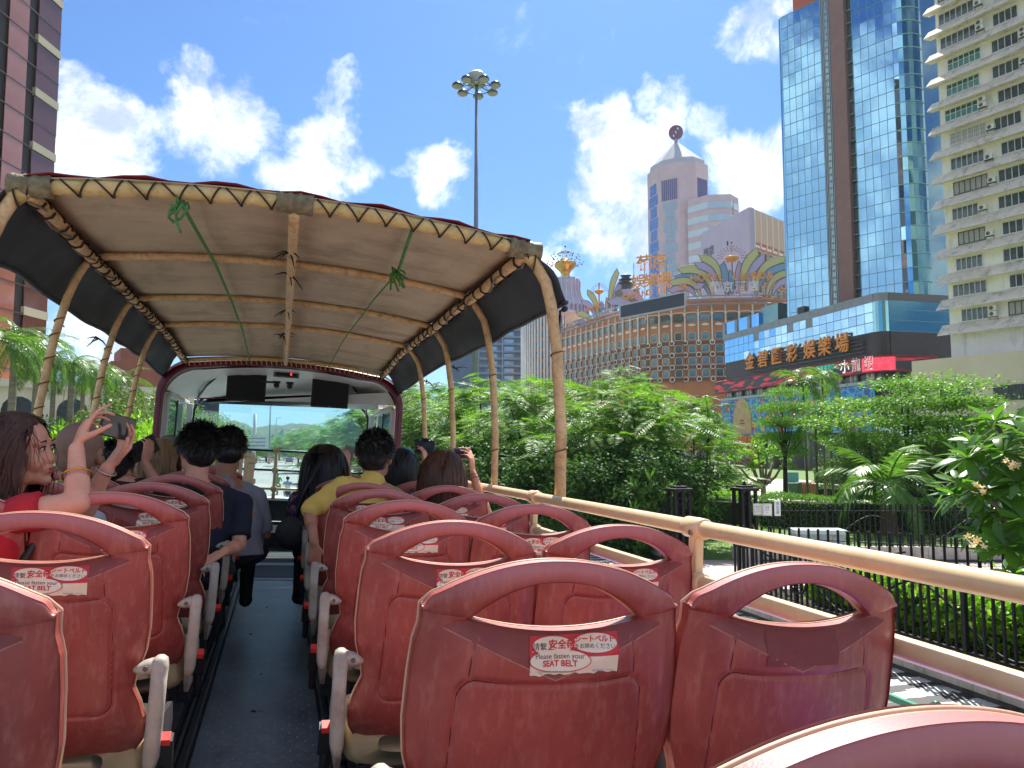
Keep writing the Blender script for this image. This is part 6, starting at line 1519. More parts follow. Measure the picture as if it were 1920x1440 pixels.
for f in range(NF+1):
    z = zb+f*FH; m = MB(); m.prism([(-.75+.9*0, y, z+zz) for y, zz in prof], (LA_+1,0,0)); part(ap, 'eave', m, eavem)
    if f == NF: break
    for x, w in ((2.7,3.2),(7.7,2.2),(12.4,2.8),(17,2.4),(22,3)):
        w_ = w*random.choice([.9,1.15,1.25]); st = random.choice([0,1,2,3,4,5,0,3]); xx = x+random.uniform(-.4,.4); window(xx, z+1.76, w_, 1.4, st)
        if random.random() < .75:
            a = put('air_conditioner', AC[0], ap, T(xx+w_/2+.75, -.35, z+1.35+random.uniform(-.2,.3))); put('fan_grille', AC[1], a); put('bracket', AC[2], a)
            if random.random() < .3: a = put('air_conditioner', AC[0], ap, T(xx+w_/2+.75, -.35, z+2.05)); put('fan_grille', AC[1], a)
m = MB(); m.box(.5, LA_, 1.2, 13, 2, zb-.2); part(ap, 'recessed_floor', m, pm('recess_grey', lin((170,162,150)), lin((150,142,132)), rough=.9, scale=.5))
for x in (.9, 7, 14, 21): m = MB(); m.box(x,x+.7,-.1,.7,zb-7,zb-.1); part(ap, 'pillar', m, cream2)
m = MB(); m.box(5.0,6.0,1.05,1.19,zb-2.6,zb-2.0); part(ap, 'louvre_window', m, acd)
zk = hz(662, 80); m = MB(); m.box(-2.2, LA_, -4.2, 1, zk-6.8, zk); m.box(-2.3,LA_,-4.3,1,zk-3.2,zk-3.0); part(ap, 'cream_podium', m, pm('podium_cream', lin((226,212,184)), lin((214,198,168)), rough=.8, scale=.4))
for x, w in ((-.9,1.1),(2.6,3.2),(8.3,3.4),(14,3.4)):
    m = MB(); m.box(x-w/2,x+w/2,-4.26,-4.19,zk-5.0,zk-3.4); o = part(ap, 'window', m, gl[0]); m = MB()
    for i in range(6): m.box(x-w/2+i*w/5-.04,x-w/2+i*w/5+.04,-4.32,-4.27,zk-5.0,zk-3.4)
    part(o, 'window_frame', m, acd)
tile = pm('roof_tile', lin((176,112,70)), lin((150,92,58)), rough=.8, scale=2)
m = MB(); 
for i in range(60):
    x = 4+i*.34; m.bar((x,-4.0,zk-7.0),(x,-6.6,zk-8.2),.28,.14)
part(ap, 'tile_roof', m, tile, kind='stuff'); m = MB(); m.box(4,25,-6.2,-3,zk-12,zk-8.4); part(ap, 'tile_roof_wall', m, pm('wall_salmon', lin((196,150,116)), rough=.8)); m = MB(); m.box(8,14,-6.26,-6.1,zk-12,zk-9.4); part(ap, 'dark_opening', m, black)
# --- bronze mirror tower on the left
fdir = V((math.sin(.32), math.cos(.32))); Pe = V((dirpt(75,72).x, dirpt(75,72).y))      # far right-hand corner
bz = thing('bronze_tower', 'tall rose bronze mirrored office tower with cream floor bands', 'tower', frameM((Pe.x, Pe.y), fdir))
# local x positive = away from us ; facade occupies negative x ; outward must face +road
rose = pm('rose_mirror', lin((206,140,116)), lin((186,120,102)), rough=.05, scale=.3, metal=.45); rosed = pm('rose_mirror_dark', lin((130,88,78)), rough=.05, metal=.45); roseb = pm('rose_brown', lin((140,94,80)), lin((84,58,52)), rough=.12, scale=.25, metal=.9, stretch=(1,1,.2))
bandc = pm('bronze_tower_band', lin((176,168,144)), rough=.7)
m = MB(); m.box(-46, -.05, .2, 26, 0, 120); part(bz, 'core', m, pm('bronze_core', (.05,.035,.03)))
colw = [(0,3.4,rosed,1),(3.4,4.6,roseb,0),(4.6,7.2,rose,0),(7.2,10.2,roseb,0),(10.2,14,rose,0),(14,17,roseb,0),(17,24,rose,0)]
for a, b, mt, bands in colw:
    for j in range(46):
        z = 3+j*2.55; m = MB(); hw = (b-a)/2-.04
        m.box(-hw,hw,-.03,.03,-1.24,1.24); put('glass_pane', m.mesh('glass_pane', mt), bz, T(-(a+b)/2, .0 if mt is not roseb else .25, z+1.27) @ Matrix.Rotation(random.gauss(0,.008),4,'X') @ RZ(random.gauss(0,.008))) if j < 40 else None
for j in range(24):
    z = 5.5+j*5.1; m = MB(); m.box(-3.4,.02,-.12,.2,z,z+.75); part(bz, 'floor_band', m, bandc)
m = MB()
for j in range(46): z = 3+j*2.55; m.box(-24,.0,-.06,.0,z-.05,z+.05)
part(bz, 'transom', m, pm('dark_transom', lin((70,56,58))), kind='stuff')
# --- cream arcade building and awnings behind the palms, left
p = dirpt(30, 62); cb = thing('cream_arcade', 'cream arcaded building with yellow awnings behind the left palms', 'building', T(p) @ RZ(.55))
cw = pm('arcade_cream', lin((232,222,196)), lin((214,204,178)), rough=.8, scale=.4)
m = MB(); m.box(-30, 14, 0, 10, 0, 8.6); part(cb, 'wall', m, cw); m = MB(); m.box(-30.3, 14.3, -.5, 10, 8.6, 9.2); part(cb, 'cornice', m, cw); m = MB(); m.box(-30,14,-.3,0,4.4,4.8); part(cb, 'string_course', m, cw)
for k in range(11):
    x = -28+k*4; m = MB(); m.prism([(x-1.2,-.02,5.0),(x+1.2,-.02,5.0)]+[(x+1.2*math.cos(a),-.02,6.8+1.1*math.sin(a)) for a in np.linspace(0,math.pi,8)], (0,.1,0)); part(cb, 'arched_window', m, pm('arcade_dark', (.03,.035,.035), rough=.2))
    m = MB(); m.box(x-1.3,x+1.3,-.05,.05,0,3.2); part(cb, 'opening', m, pm('arcade_dark', (.03,.035,.035)))
    m = MB(); n = 10
    for i in range(n):
        a0, a1 = math.pi*i/n, math.pi*(i+1)/n
        m.add([(x,-.1,4.3),(x-1.7*math.cos(a0),-.1-1.6*math.sin(a0)*.9,2.7),(x-1.7*math.cos(a1),-.1-1.6*math.sin(a1)*.9,2.7)], [(0,1,2)])
    part(cb, 'awning', m, pm('awning_yellow', lin((236,214,120)), rough=.7, transl=.3))
for k in range(12): x = -30+k*4; m = MB(); m.box(x-.3,x+.3,-.35,0,0,8.6); part(cb, 'pilaster', m, cw)
p = dirpt(262, 120); rb = thing('red_brown_block', 'red brown stepped block glimpsed under the left canopy flap', 'building', T(p) @ RZ(.3))
m = MB(); m.box(-3.2,4,0,8,0,hz(655,120)); m.box(-4.5,-3.2,0,8,0,hz(680,120)); m.box(4,6,0,8,0,hz(735,120)); part(rb, 'wall', m, pm('brick_red_brown', lin((160,96,78)), lin((140,82,68)), rough=.8, scale=.4))
p = dirpt(226, 200); rb2 = thing('pale_blue_tower', 'slim pale blue tower left of the red brown block', 'tower', T(p) @ RZ(.2)); m = MB(); m.box(-2,2,0,4,0,hz(662,200)); part(rb2, 'shaft', m, pm('pale_blue_wall', lin((150,190,220)), rough=.4))
# ---------------------------------------------------------------- vegetation
def leafmat(name, a, b, rough=.5, tr=.38):
    return pm(name, a, b, rough=rough, scale=.35, detail=2, thr=(.25,.75), island=.6, transl=tr, spec=.22)
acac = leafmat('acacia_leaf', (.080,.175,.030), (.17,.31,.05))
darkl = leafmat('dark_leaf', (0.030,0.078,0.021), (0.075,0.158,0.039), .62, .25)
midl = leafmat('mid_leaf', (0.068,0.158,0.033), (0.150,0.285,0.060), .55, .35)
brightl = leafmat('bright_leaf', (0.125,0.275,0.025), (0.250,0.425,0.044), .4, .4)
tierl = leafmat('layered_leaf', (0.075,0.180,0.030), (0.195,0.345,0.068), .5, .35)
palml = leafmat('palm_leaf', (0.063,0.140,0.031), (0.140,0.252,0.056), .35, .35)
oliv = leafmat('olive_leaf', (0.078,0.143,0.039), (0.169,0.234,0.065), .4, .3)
bark = pm('bark_grey', lin((120,104,88)), lin((84,70,58)), rough=.95, scale=6, bump=.8, bscale=14, stretch=(1,1,.3))
barkd = pm('bark_dark', lin((62,52,44)), lin((40,34,30)), rough=.95, scale=6, bump=.6, bscale=14)
def unit(a): return a/np.maximum(1e-9, np.linalg.norm(a, axis=1, keepdims=True))
def leaves(P, D, N, l, w, fold=.0):
    """diamond leaves: base P, direction D, face normal N"""
    D = unit(D); S = unit(np.cross(D, N)); n = len(P); l = np.asarray(l).reshape(-1,1)*np.ones((n,1)); w = np.asarray(w).reshape(-1,1)*np.ones((n,1))
    a = P; b = P + D*l*.45 + S*w*.5; c = P + D*l; d = P + D*l*.45 - S*w*.5
    v = np.stack([a,b,c,d],1).reshape(-1,3); q = np.arange(n*4).reshape(n,4); return v, q
def rnd(n): return unit(RNG.normal(size=(n,3)))
def frond_cloud(nf, rad, flat=.55, fl=.85, pairs=10, seed=0, layers=None):
    """feathery crown: pinnate sprays held flat in tiers around clump centres"""
    g = np.random.default_rng(seed); nc = max(10, nf//22)
    C = g.normal(size=(nc,3)); C /= np.linalg.norm(C,axis=1,keepdims=True); C *= (g.random((nc,1))**.4)*.86; C[:,2] *= flat; C[:,2] += .12*(1-np.hypot(C[:,0],C[:,1])); C *= rad
    ci = g.integers(0, nc, nf); base = C[ci] + g.normal(size=(nf,3))*np.array([.55,.55,.14])*rad*.13*1.2
    out = base.copy(); out[:,2] = 0; az = np.arctan2(out[:,1], out[:,0]) + g.normal(size=nf)*1.0
    el = g.normal(size=nf)*.22 - .05; D = np.stack([np.cos(az)*np.cos(el), np.sin(az)*np.cos(el), np.sin(el)],1)
    up = np.array([0,0,1.0]) + g.normal(size=(nf,3))*.25; S = unit(np.cross(D, up)); Nn = unit(np.cross(S, D))
    L = fl*(.6+.7*g.random((nf,1))); P_=[]; DD=[]; NN=[]; ll=[]
    for i in range(pairs):
        t = (i+.7)/pairs; p = base + D*L*t + Nn*(-.22*L*t*t)
        for s in (-1,1):
            P_.append(p); DD.append(S*s + D*.5 - Nn*.12); NN.append(Nn + g.normal(size=(nf,3))*.15); ll.append(L[:,0]*.30*math.sin(math.pi*(.15+.75*t)))
    P_ = np.concatenate(P_); v, q = leaves(P_, np.concatenate(DD), np.concatenate(NN), np.concatenate(ll), np.concatenate(ll)*.30)
    return v, q, C
def leaf_cloud(nl, rad, flat=.8, size=.16, seed=0, nclump=60, spread=.17, tier=0, shell=.4, droop=0):
    g = np.random.default_rng(seed); C = g.normal(size=(nclump,3)); C /= np.linalg.norm(C,axis=1,keepdims=True); C *= (g.random((nclump,1))**shell)*.85
    if tier: C[:,2] = (np.round(C[:,2]*tier/2+.5*g.random(nclump)*0)/ (tier/2))*.92; 
    C[:,2] *= flat; C *= rad; sz = (.6+.8*g.random(nclump))
    ci = g.integers(0, nclump, nl); o = g.normal(size=(nl,3)); o /= np.linalg.norm(o,axis=1,keepdims=True); o *= (g.random((nl,1))**.45)
    sc = np.array([1,1,.32 if tier else .75])*spread*rad*1.3
    P_ = C[ci] + o*sc*sz[ci][:,None]*(1.6 if tier else 1)
    D = unit(o*np.array([1,1,.4]) + g.normal(size=(nl,3))*.6 + np.array([0,0,-droop])); N = unit(np.array([0,0,1.0]) + g.normal(size=(nl,3))*.65)
    l = size*(.6+.8*g.random(nl)); v, q = leaves(P_, D, N, l, l*.5); return v, q, C
def trunkmesh(C, h, r0, seed, mat, nl=7, lean=.2, base_split=.4, crown_z=0):
    random.seed(seed); m = MB(); k = V((random.uniform(-lean,lean), random.uniform(-lean,lean), h*base_split))
    m.tube([(0,0,-.1),(k.x*.4,k.y*.4,h*base_split*.5),tuple(k)], [r0*1.25,r0,r0*.85], 8)
    idx = list(range(len(C))); random.shuffle(idx)
    for i in idx[:nl]:
        c = V(C[i]) + V((0,0,crown_z)); mid = k.lerp(c, .5) + V((random.uniform(-.2,.2), random.uniform(-.2,.2), -.05*h))
        m.tube([tuple(k*.97), tuple(mid), tuple(c)], [r0*.6, r0*.34, r0*.08], 6)
    return m
CR = {}
def crown_mesh(kind, var):
    key = (kind, var)
    if key in CR: return CR[key]
    s = 100+var*7
    if kind == 'acacia': v, q, C = frond_cloud(1500, 1.0*5, .62, 1.0, 10, s); mt = acac
    elif kind == 'dark': v, q, C = leaf_cloud(15000, 4, .8, .20, s, 90, .17); mt = darkl
    elif kind == 'mid': v, q, C = leaf_cloud(14000, 4, .85, .17, s, 90, .15); mt = midl
    elif kind == 'tier': v, q, C = leaf_cloud(26000, 4, 1.05, .15, s, 80, .16, tier=7, shell=.5); mt = tierl
    elif kind == 'olive': v, q, C = leaf_cloud(9000, 4, .9, .22, s, 60, .16); mt = oliv
    elif kind == 'bush': v, q, C = leaf_cloud(12000, 1.5, .85, .10, s, 60, .2, shell=.3); mt = brightl
    elif kind == 'shrub': v, q, C = leaf_cloud(7000, 1.5, 1, .16, s, 40, .22); mt = darkl
    elif kind == 'spiky':
        g = np.random.default_rng(s); n = 160; C = g.normal(size=(n,3))*np.array([.8,.8,.6])*.7; P_=[];D=[];N=[]
        for c in C:
            for i in range(16): a = 2*math.pi*i/16+g.random(); e = g.uniform(-.2,.9); P_.append(c); D.append([math.cos(a)*math.cos(e), math.sin(a)*math.cos(e), math.sin(e)]); N.append([0,0,1])
        v, q = leaves(np.array(P_), np.array(D), np.array(N, float)+g.normal(size=(len(N),3))*.3, .42, .10); mt = midl
    CR[key] = (arr_mesh('crown', v, q, mt), C); return CR[key]
def tree(px, d, top, rad, kind, label, group=None, base=None, pos=None, flat=1.0, trunk=bark, r0=.16, split=.4, cat='tree', name='tree', z0=.15, zc=None, rot=None):
    """tree whose crown tops out at photo row `top`"""
    p = V((pos[0], pos[1], 0)) if pos else dirpt(px, d)
    h = hz(top, d) - z0; me, C = crown_mesh(kind, RNG.integers(0, 2 if kind not in ('acacia',) else 3)); R0 = {'acacia':5,'bush':1.5,'shrub':1.5,'spiky':1.5}.get(kind, 4); s = rad/R0
    fl = {'acacia':.75,'tier':1.05,'spiky':.8}.get(kind, .9)*flat
    cz = zc if zc is not None else max(h - rad*fl, h*.45); sz = (h-cz)/(R0*{'acacia':.75,'tier':1.05,'spiky':.75}.get(kind,.9))
    t = thing(name, label, cat, T(p.x, p.y, z0), group)
    o = put('crown', me, t, T(0,0,cz) @ RZ(rot if rot is not None else random.uniform(0,6.28)) @ Matrix.Diagonal((s, s, sz, 1))); o['kind'] = 'stuff'
    Cs = [(c[0]*s, c[1]*s, c[2]*sz) for c in C]
    part(t, 'trunk', trunkmesh(Cs, h, r0, int(px)+int(d), trunk, 9, .2, split, cz), trunk, True); return t
random.seed(3)
g1 = 'feathery trees along the park railing'
for px, d, top, r, lab in ((1215,31,703,4.3,'feathery green tree nearest the gate opening'),(1120,33,690,4.6,'wide feathery tree with a forked trunk behind the last bus pole'),(1010,38,682,5.2,'feathery tree rising behind the rearmost canopy pole'),(925,44,684,5.4,'feathery tree between the canopy poles, below the blue tower'),(850,50,694,5.2,'feathery tree seen between the second and third canopy poles'),(790,58,700,5.0,'feathery tree just right of the cab'),(1165,42,676,3.2,'taller feathery sprig rising above its neighbours under the hotel'),(1262,48,722,3.4,'feathery tree at the right end of the row'),(735,70,700,5,'feathery tree behind the right edge of the cab')):
    tree(px, d, top, r, 'acacia', lab, g1, trunk=barkd, r0=.2, split=.42, zc=None)
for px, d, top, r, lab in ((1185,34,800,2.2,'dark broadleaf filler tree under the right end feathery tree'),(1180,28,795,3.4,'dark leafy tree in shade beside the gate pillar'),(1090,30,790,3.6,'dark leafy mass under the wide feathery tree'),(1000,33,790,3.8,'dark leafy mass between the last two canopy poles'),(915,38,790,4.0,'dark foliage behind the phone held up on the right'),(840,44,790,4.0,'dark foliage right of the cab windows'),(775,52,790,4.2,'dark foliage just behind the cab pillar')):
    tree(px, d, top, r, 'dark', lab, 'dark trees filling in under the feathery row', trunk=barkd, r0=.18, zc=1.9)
for k, (px, d, top, r) in enumerate(((1228,26.5,885,1.2),(1205,27,890,1.6),(1150,28,875,1.7),(1100,29,885,1.8),(1045,31,880,1.8),(985,33,885,1.9),(1130,30,850,1.9))):
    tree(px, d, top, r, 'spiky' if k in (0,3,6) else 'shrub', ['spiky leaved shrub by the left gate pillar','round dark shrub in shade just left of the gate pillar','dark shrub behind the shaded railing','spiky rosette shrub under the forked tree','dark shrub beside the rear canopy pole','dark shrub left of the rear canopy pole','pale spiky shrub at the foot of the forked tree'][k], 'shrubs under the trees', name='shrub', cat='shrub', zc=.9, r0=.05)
# park trees on the right
tree(1712, 40, 660, 5.0, 'tier', 'big layered dark green tree in front of the mural, right of the palms', r0=.17, trunk=barkd, zc=4.9, rot=1)
tree(1775, 44, 735, 4.0, 'dark', 'dense dark crown behind the low palm fronds', r0=.15, trunk=barkd, zc=3.4)
tree(1640, 40, 780, 1.9, 'mid', 'glossy mid green tree between the tall palms and the big layered tree', trunk=barkd, zc=3.6)
tree(1470, 45, 688, 2.1, 'tier', 'slender dark trunked tree in airy layers before the mural', r0=.13, trunk=barkd, zc=5.1, rot=2)
tree(1895, 42, 742, 4.0, 'mid', 'pale green tree at the right edge under the cream block', zc=3.2)
tree(1820, 50, 770, 3.6, 'mid', 'green tree beyond the big layered tree, below the cream podium', zc=3.0)
tree(1345, 60, 765, 1.9, 'mid', 'small tree before the left end of the mural', zc=5.0, r0=.1)
tree(1600, 60, 800, 3.0, 'dark', 'dark low tree in front of the arcade columns', zc=2.6)
# left side
for px, d, top, r, k, lab in ((205,27,742,2.7,'bush','round bright green bush left of the cab'),(262,30,750,2.6,'bush','round bright green bush tucked against the cab window'),(160,31,775,2.0,'bush','lower bright bush behind the raised phone'),(240,46,705,3.6,'olive','loose olive tree above the bright bushes'),(290,52,712,3.2,'mid','green tree with russet tips beside the cab pillar'),(118,40,760,2.6,'dark','dark tree between the left palms'),(60,36,770,2.4,'dark','dark shrubbery under the left palms')):
    tree(px, d, top, r, k, lab, 'trees and bushes on the left roadside', zc=2.0 if k == 'bush' else None, r0=.1)
for px, d, top, r, lab in ((388,62,752,3.8,'green roadside tree at the left of the windscreen'),(345,50,742,3.4,'green tree seen through the left cab window'),(640,84,775,5.4,'feathery tree right of the road in the windscreen'),(600,120,785,5.6,'farther feathery tree beside the zigzag glass roof'),(675,70,758,4.6,'feathery tree behind the hanging right screen'),(708,60,745,4.2,'tree seen through the right cab window'),(560,170,795,6,'distant roadside tree left of the zigzag roof')):
    tree(px, d, top, r, 'acacia' if px > 500 else 'mid', lab, 'roadside trees seen through the cab', zc=None, trunk=barkd)
for k in range(14):
    px = 380+k*24; tree(px, 230+random.uniform(-20,60), random.uniform(806,820), random.uniform(6,9), 'mid', 'distant tree in the hazy line under the hill', 'far line of trees under the hill', zc=None, r0=.2)
# hedges: clipped leafy blocks
def hedge(pts, w, h, label, mt, size=.11, dens=420, z0=.15, name='hedge', cat='hedge', flowers=0):
    p0 = V(pts[0]); t = thing(name, label, cat, T(p0.x, p0.y, z0)); P_=[]; core = MB()
    for a, b in zip(pts, pts[1:]):
        a = V(a)-p0; b = V(b)-p0; L_ = (b-a).length; tt_ = (b-a).normalized(); nn = V((-tt_.y, tt_.x)); n = int(dens*L_*(w+2*h))
        u = RNG.random(n)*L_; v_ = RNG.random(n)*(w+2*h)
        x = np.where(v_ < h, -w/2, np.where(v_ < h+w, v_-h-w/2, w/2)); z = np.where(v_ < h, v_, np.where(v_ < h+w, h, h-(v_-h-w)))
        wob = np.array([noise.noise(V((uu*.9+p0.x, xx, zz*1.2)))*.16 for uu, xx, zz in zip(u.tolist(), x.tolist(), z.tolist())])
        q = np.stack([a.x+tt_.x*u+nn.x*x*(1+wob), a.y+tt_.y*u+nn.y*x*(1+wob), z+wob*1.2],1) + RNG.normal(size=(n,3))*.05
        P_.append(q)
        core.bar((a.x,a.y,h*.42),(b.x,b.y,h*.42), w*.86, h*.84)
    P_ = np.concatenate(P_); n = len(P_); N = unit(RNG.normal(size=(n,3))*.7+np.array([0,0,.8])); D = rnd(n)+np.array([0,0,.3]); l = size*(.6+.8*RNG.random(n)); v, q = leaves(P_, D, N, l, l*.5)
    o = put('foliage', arr_mesh('foliage', v, q, mt), t); o['kind'] = 'stuff'; part(t, 'branches', core, pm('hedge_core', (.02,.035,.012), rough=1))
    if flowers:
        top = P_[P_[:,2] > h*.55]; idx = RNG.integers(0, len(top), flowers)
        for i in idx: 
            m_ = put('flower', FLW[int(RNG.integers(0,len(FLW)))], t, T(*(top[i]+np.array([0,0,.06]))))
    return t
FLW = []
for c_ in ((220,60,40),(232,110,60),(200,40,50)):
    m = MB()
    for k in range(14): a = k*2.4; r = .05*math.sqrt(k/14); m.ell((r*math.cos(a), r*math.sin(a), .03-.4*r), (.014,0,0),(0,.014,0),(0,0,.010), 6, 4)
    FLW.append(m.mesh('flower', pm('flower_%d' % c_[0], lin(c_), rough=.6)))
def G(px, py): p = gpt(px, py, .15); return V((p.x, p.y))
hedge([(10.75,3.0),(10.9,9.5),(11.0,13.6)], 1.3, .75, 'bright green flowering hedge with red blossom heads behind the nearest railing', brightl, .13, 560, .6, flowers=70)
hedge([(12.3,4.0),(12.6,10.6)], 1.3, .8, 'second strip of glossy green bedding beyond the flowering hedge', brightl, .13, 380, .6, flowers=16)
hedge([G(1432,985),G(1560,992),G(1850,1004)], 1.5, 1.35, 'long clipped hedge behind the right-hand railing', midl, .10, 330)
hedge([G(1310,975),G(1352,968)], 3.2, 1.3, 'rounded clipped hedge in the gate opening, nearer one', brightl, .10, 300)
hedge([G(1362,982),G(1398,978)], 2.2, 1.2, 'rounded clipped hedge just left of the gate pillar', midl, .10, 300)
hedge([G(1335,927),G(1400,929)], 2.5, .9, 'low dark hedge edging the far path by the kiosk', midl, .14, 130)
hedge([G(1530,935),G(1600,938)], 2.2, .9, 'low dark hedge right of the wheelie bins', darkl, .14, 140)
hedge([G(1545,905),G(1600,908)], 3, 1.5, 'pale green clump on the far lawn under the mural', brightl, .16, 90)
hedge([G(1675,950),G(1705,952)], 2.2, 1.1, 'yellow green hedge patch between the palm trunks', pm('yellow_leaf', (.32,.34,.02), (.42,.40,.03), rough=.5, island=.6, transl=.3), .12, 240)
hedge([G(1725,965),G(1850,975)], 2, 1.5, 'dark hedge right of the palm trunk', darkl, .12, 200)
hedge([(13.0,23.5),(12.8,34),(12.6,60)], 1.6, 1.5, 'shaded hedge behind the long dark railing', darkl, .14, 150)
# grass tufts close to the gate, where blades can be seen
n = 26000; P_ = np.stack([RNG.uniform(12.5,40,n), RNG.uniform(18,62,n), np.full(n,.15)],1); P_ = P_[(P_[:,1] > 23-.33*(P_[:,0]-12.5)+.3)]; n = len(P_)
D = np.stack([RNG.normal(size=n)*.4, RNG.normal(size=n)*.4, np.ones(n)],1); v, q = leaves(P_, D, rnd(n)*np.array([1,1,.1]), .10+.08*RNG.random(n), .03)
o = put('grass', arr_mesh('grass', v, q, leafmat('grass_blade', (.10,.19,.03), (.20,.32,.05), .6, .4))); tag(o, 'short bright lawn grass inside the park railing', 'grass', kind='stuff')
# ---- palms: each frond a part
def frond_mesh(L_, droop, n=26, lw=.05, ll=.5, seed=1, vee=.4, mat=None):
    g = np.random.default_rng(seed); P_=[];D=[];N=[];l=[]
    def rp(t): return np.array([L_*t*(1-.12*t*t), 0, L_*(.42*t - droop*t*t)])
    for i in range(n):
        t = .12+.86*i/(n-1); p = rp(t); d = rp(t+.02)-rp(t-.02); d /= np.linalg.norm(d); up = np.array([-d[2],0,d[0]])
        for s in (-1,1):
            P_.append(p); dd = np.array([0,s,0])*1.0 + d*(.55+.5*t) + up*(vee-.55*t)*.6 + g.normal(size=3)*.07 + np.array([0,0,-.25]); D.append(dd); N.append(up+g.normal(size=3)*.2); l.append(ll*L_*.55*(math.sin(math.pi*min(1,.18+.74*t))**.7))
    P_=np.array(P_); D=unit(np.array(D)); l=np.array(l)[:,None]; S=unit(np.cross(D,np.array(N))); w=lw*L_/2
    a=P_; 
    v = np.stack([P_-S*w*.3, P_+D*l*.35-S*w*.5, P_+D*l*.35+S*w*.5, P_+S*w*.3],1); v2 = np.stack([P_+D*l*.35-S*w*.5, P_+D*l*.98+np.array([0,0,-1])*l*.22-S*w*.05, P_+D*l*.98+np.array([0,0,-1])*l*.22+S*w*.05, P_+D*l*.35+S*w*.5],1)
    V_ = np.concatenate([v,v2]).reshape(-1,3).tolist(); m = MB(); m.v = [tuple(x) for x in V_]; m.f = [(4*i,4*i+1,4*i+2,4*i+3) for i in range(len(V_)//4)]; m.m=[0]*len(m.f)
    m.mi = 0; m.tube([tuple(rp(t)) for t in np.linspace(0,1,9)], [L_*.014*(1-.8*t) for t in np.linspace(0,1,9)], 5)
    return m.mesh('frond', mat or palml)
FR = {k: [frond_mesh(*a, seed=i) for i, a in enumerate(v)] for k, v in {'royal': [(2.9,.62,30,.035,.42),(2.8,.85,30,.035,.42),(2.6,1.1,30,.035,.42)], 'low': [(2.5,.75,30,.06,.5),(2.3,1.0,30,.06,.5),(2.5,.5,30,.06,.5)], 'areca': [(1.9,.55,22,.06,.55),(1.8,.8,22,.06,.55)]}.items()}
def palm(p, h, kind, label, nf=16, r=(.17,.13), tmat=bark, group=None, shaft=True, s=1.0, name='palm_tree', lean=0, z0=.15):
    t = thing(name, label, 'palm', T(p.x, p.y, z0), group); m = MB(); n = 12
    top = V((lean*h, random.uniform(-.05,.05)*h*.3, h))
    m.tube([(top.x*(i/n)**1.5, top.y*(i/n), h*i/n) for i in range(n+1)], [r[0]*(1+.35*math.exp(-i*.9)+ .03*(i%2)) + (r[1]-r[0])*i/n for i in range(n+1)], 10); part(t, 'trunk', m, tmat, True)
    if shaft: m = MB(); m.tube([tuple(top), (top.x,top.y,top.z+.35*s), (top.x,top.y,top.z+.8*s)], [r[1]*1.1, r[1]*.95, r[1]*.4], 8); part(t, 'crownshaft', m, pm('crownshaft_green', (.10,.17,.05), rough=.4), True)
    for i in range(nf):
        a = i*2.399+random.uniform(-.2,.2); e = -.75+1.55*(i/nf)+random.uniform(-.12,.12) if kind != 'low' else -.5+1.5*(i/nf)
        put('frond', random.choice(FR[kind]), t, T(top.x,top.y,top.z+(.75*s if shaft else .05)) @ RZ(a) @ Matrix.Rotation(-e, 4, 'Y') @ Matrix.Rotation(random.uniform(-.5,.5),4,'X') @ Matrix.Scale(s*random.uniform(.85,1.1), 4))
    return t
royb = pm('royal_palm_trunk', lin((150,138,118)), lin((116,104,86)), rough=.9, scale=3, bump=.3, bscale=10, stretch=(.4,.4,3))
random.seed(9)
for px, d, top, lab in ((18,33,640,'royal palm at the left edge of the picture'),(62,36,655,'royal palm second from the left edge'),(128,40,686,'royal palm between the first two left canopy poles'),(172,44,700,'royal palm behind the second left canopy pole'),(218,52,715,'smaller royal palm nearest the olive tree'),(-20,30,640,'royal palm half cut off by the left edge'),(95,50,690,'farther royal palm between the two nearest ones'),(150,56,705,'farther royal palm behind the bushes')):
    p = dirpt(px, d); palm(p, hz(top, d)-.5, 'royal', lab, 15, (.2,.14), royb, 'row of royal palms on the left', z0=0, s=.82)
p = gpt(1667, 1003, .15); palm(V((p.x,p.y,0)), hz(912,33)-.15, 'low', 'low stout palm with big drooping fronds behind the railing', 17, (.34,.24), pm('palm_trunk_brown', lin((128,98,80)), lin((96,72,58)), rough=.95, scale=4, bump=.8, bscale=12, stretch=(1,1,3)), None, False, 1.3)
p = gpt(1706, 965, .15); palm(V((p.x,p.y,0)), 3.0, 'low', 'second palm with a thin brown trunk right behind the stout one', 13, (.16,.14), bark, None, False, 1.0)
p = gpt(1775, 985, .15); palm(V((p.x,p.y,0)), 3.1, 'low', 'dark trunked palm in shade left of the plumeria', 14, (.22,.2), barkd, None, False, 1.1)
thin = pm('areca_trunk', lin((120,120,84)), lin((92,88,60)), rough=.8, scale=3, stretch=(1,1,4))
for px, d, top, lab in ((1512,48,715,'tall thin yellow green palm before the mural'),(1545,52,705,'tallest thin palm with bright crown under the screen band'),(1560,50,775,'shorter thin palm leaning right of the tallest'),(1530,46,790,'short thin palm between the two tall ones')):
    p = dirpt(px, d); palm(p, hz(top,d)-1.0, 'areca', lab, 12, (.08,.06), thin, 'thin palms in front of the casino', True, 1.15, lean=random.uniform(-.05,.05))
for px, d, top, lab in ((1312,44,790,'slender dark stemmed palm left of the path'),(1323,45,770,'slender dark stemmed palm, tallest of the clump left of the path'),(1333,44,800,'slender dark stemmed palm on the right of its clump'),(1300,46,800,'slender dark stemmed palm on the left of its clump')):
    p = dirpt(px, d); palm(p, hz(top,d)-.8, 'areca', lab, 8, (.06,.05), barkd, 'clump of slender palms by the path', True, .85, lean=random.uniform(-.04,.04))
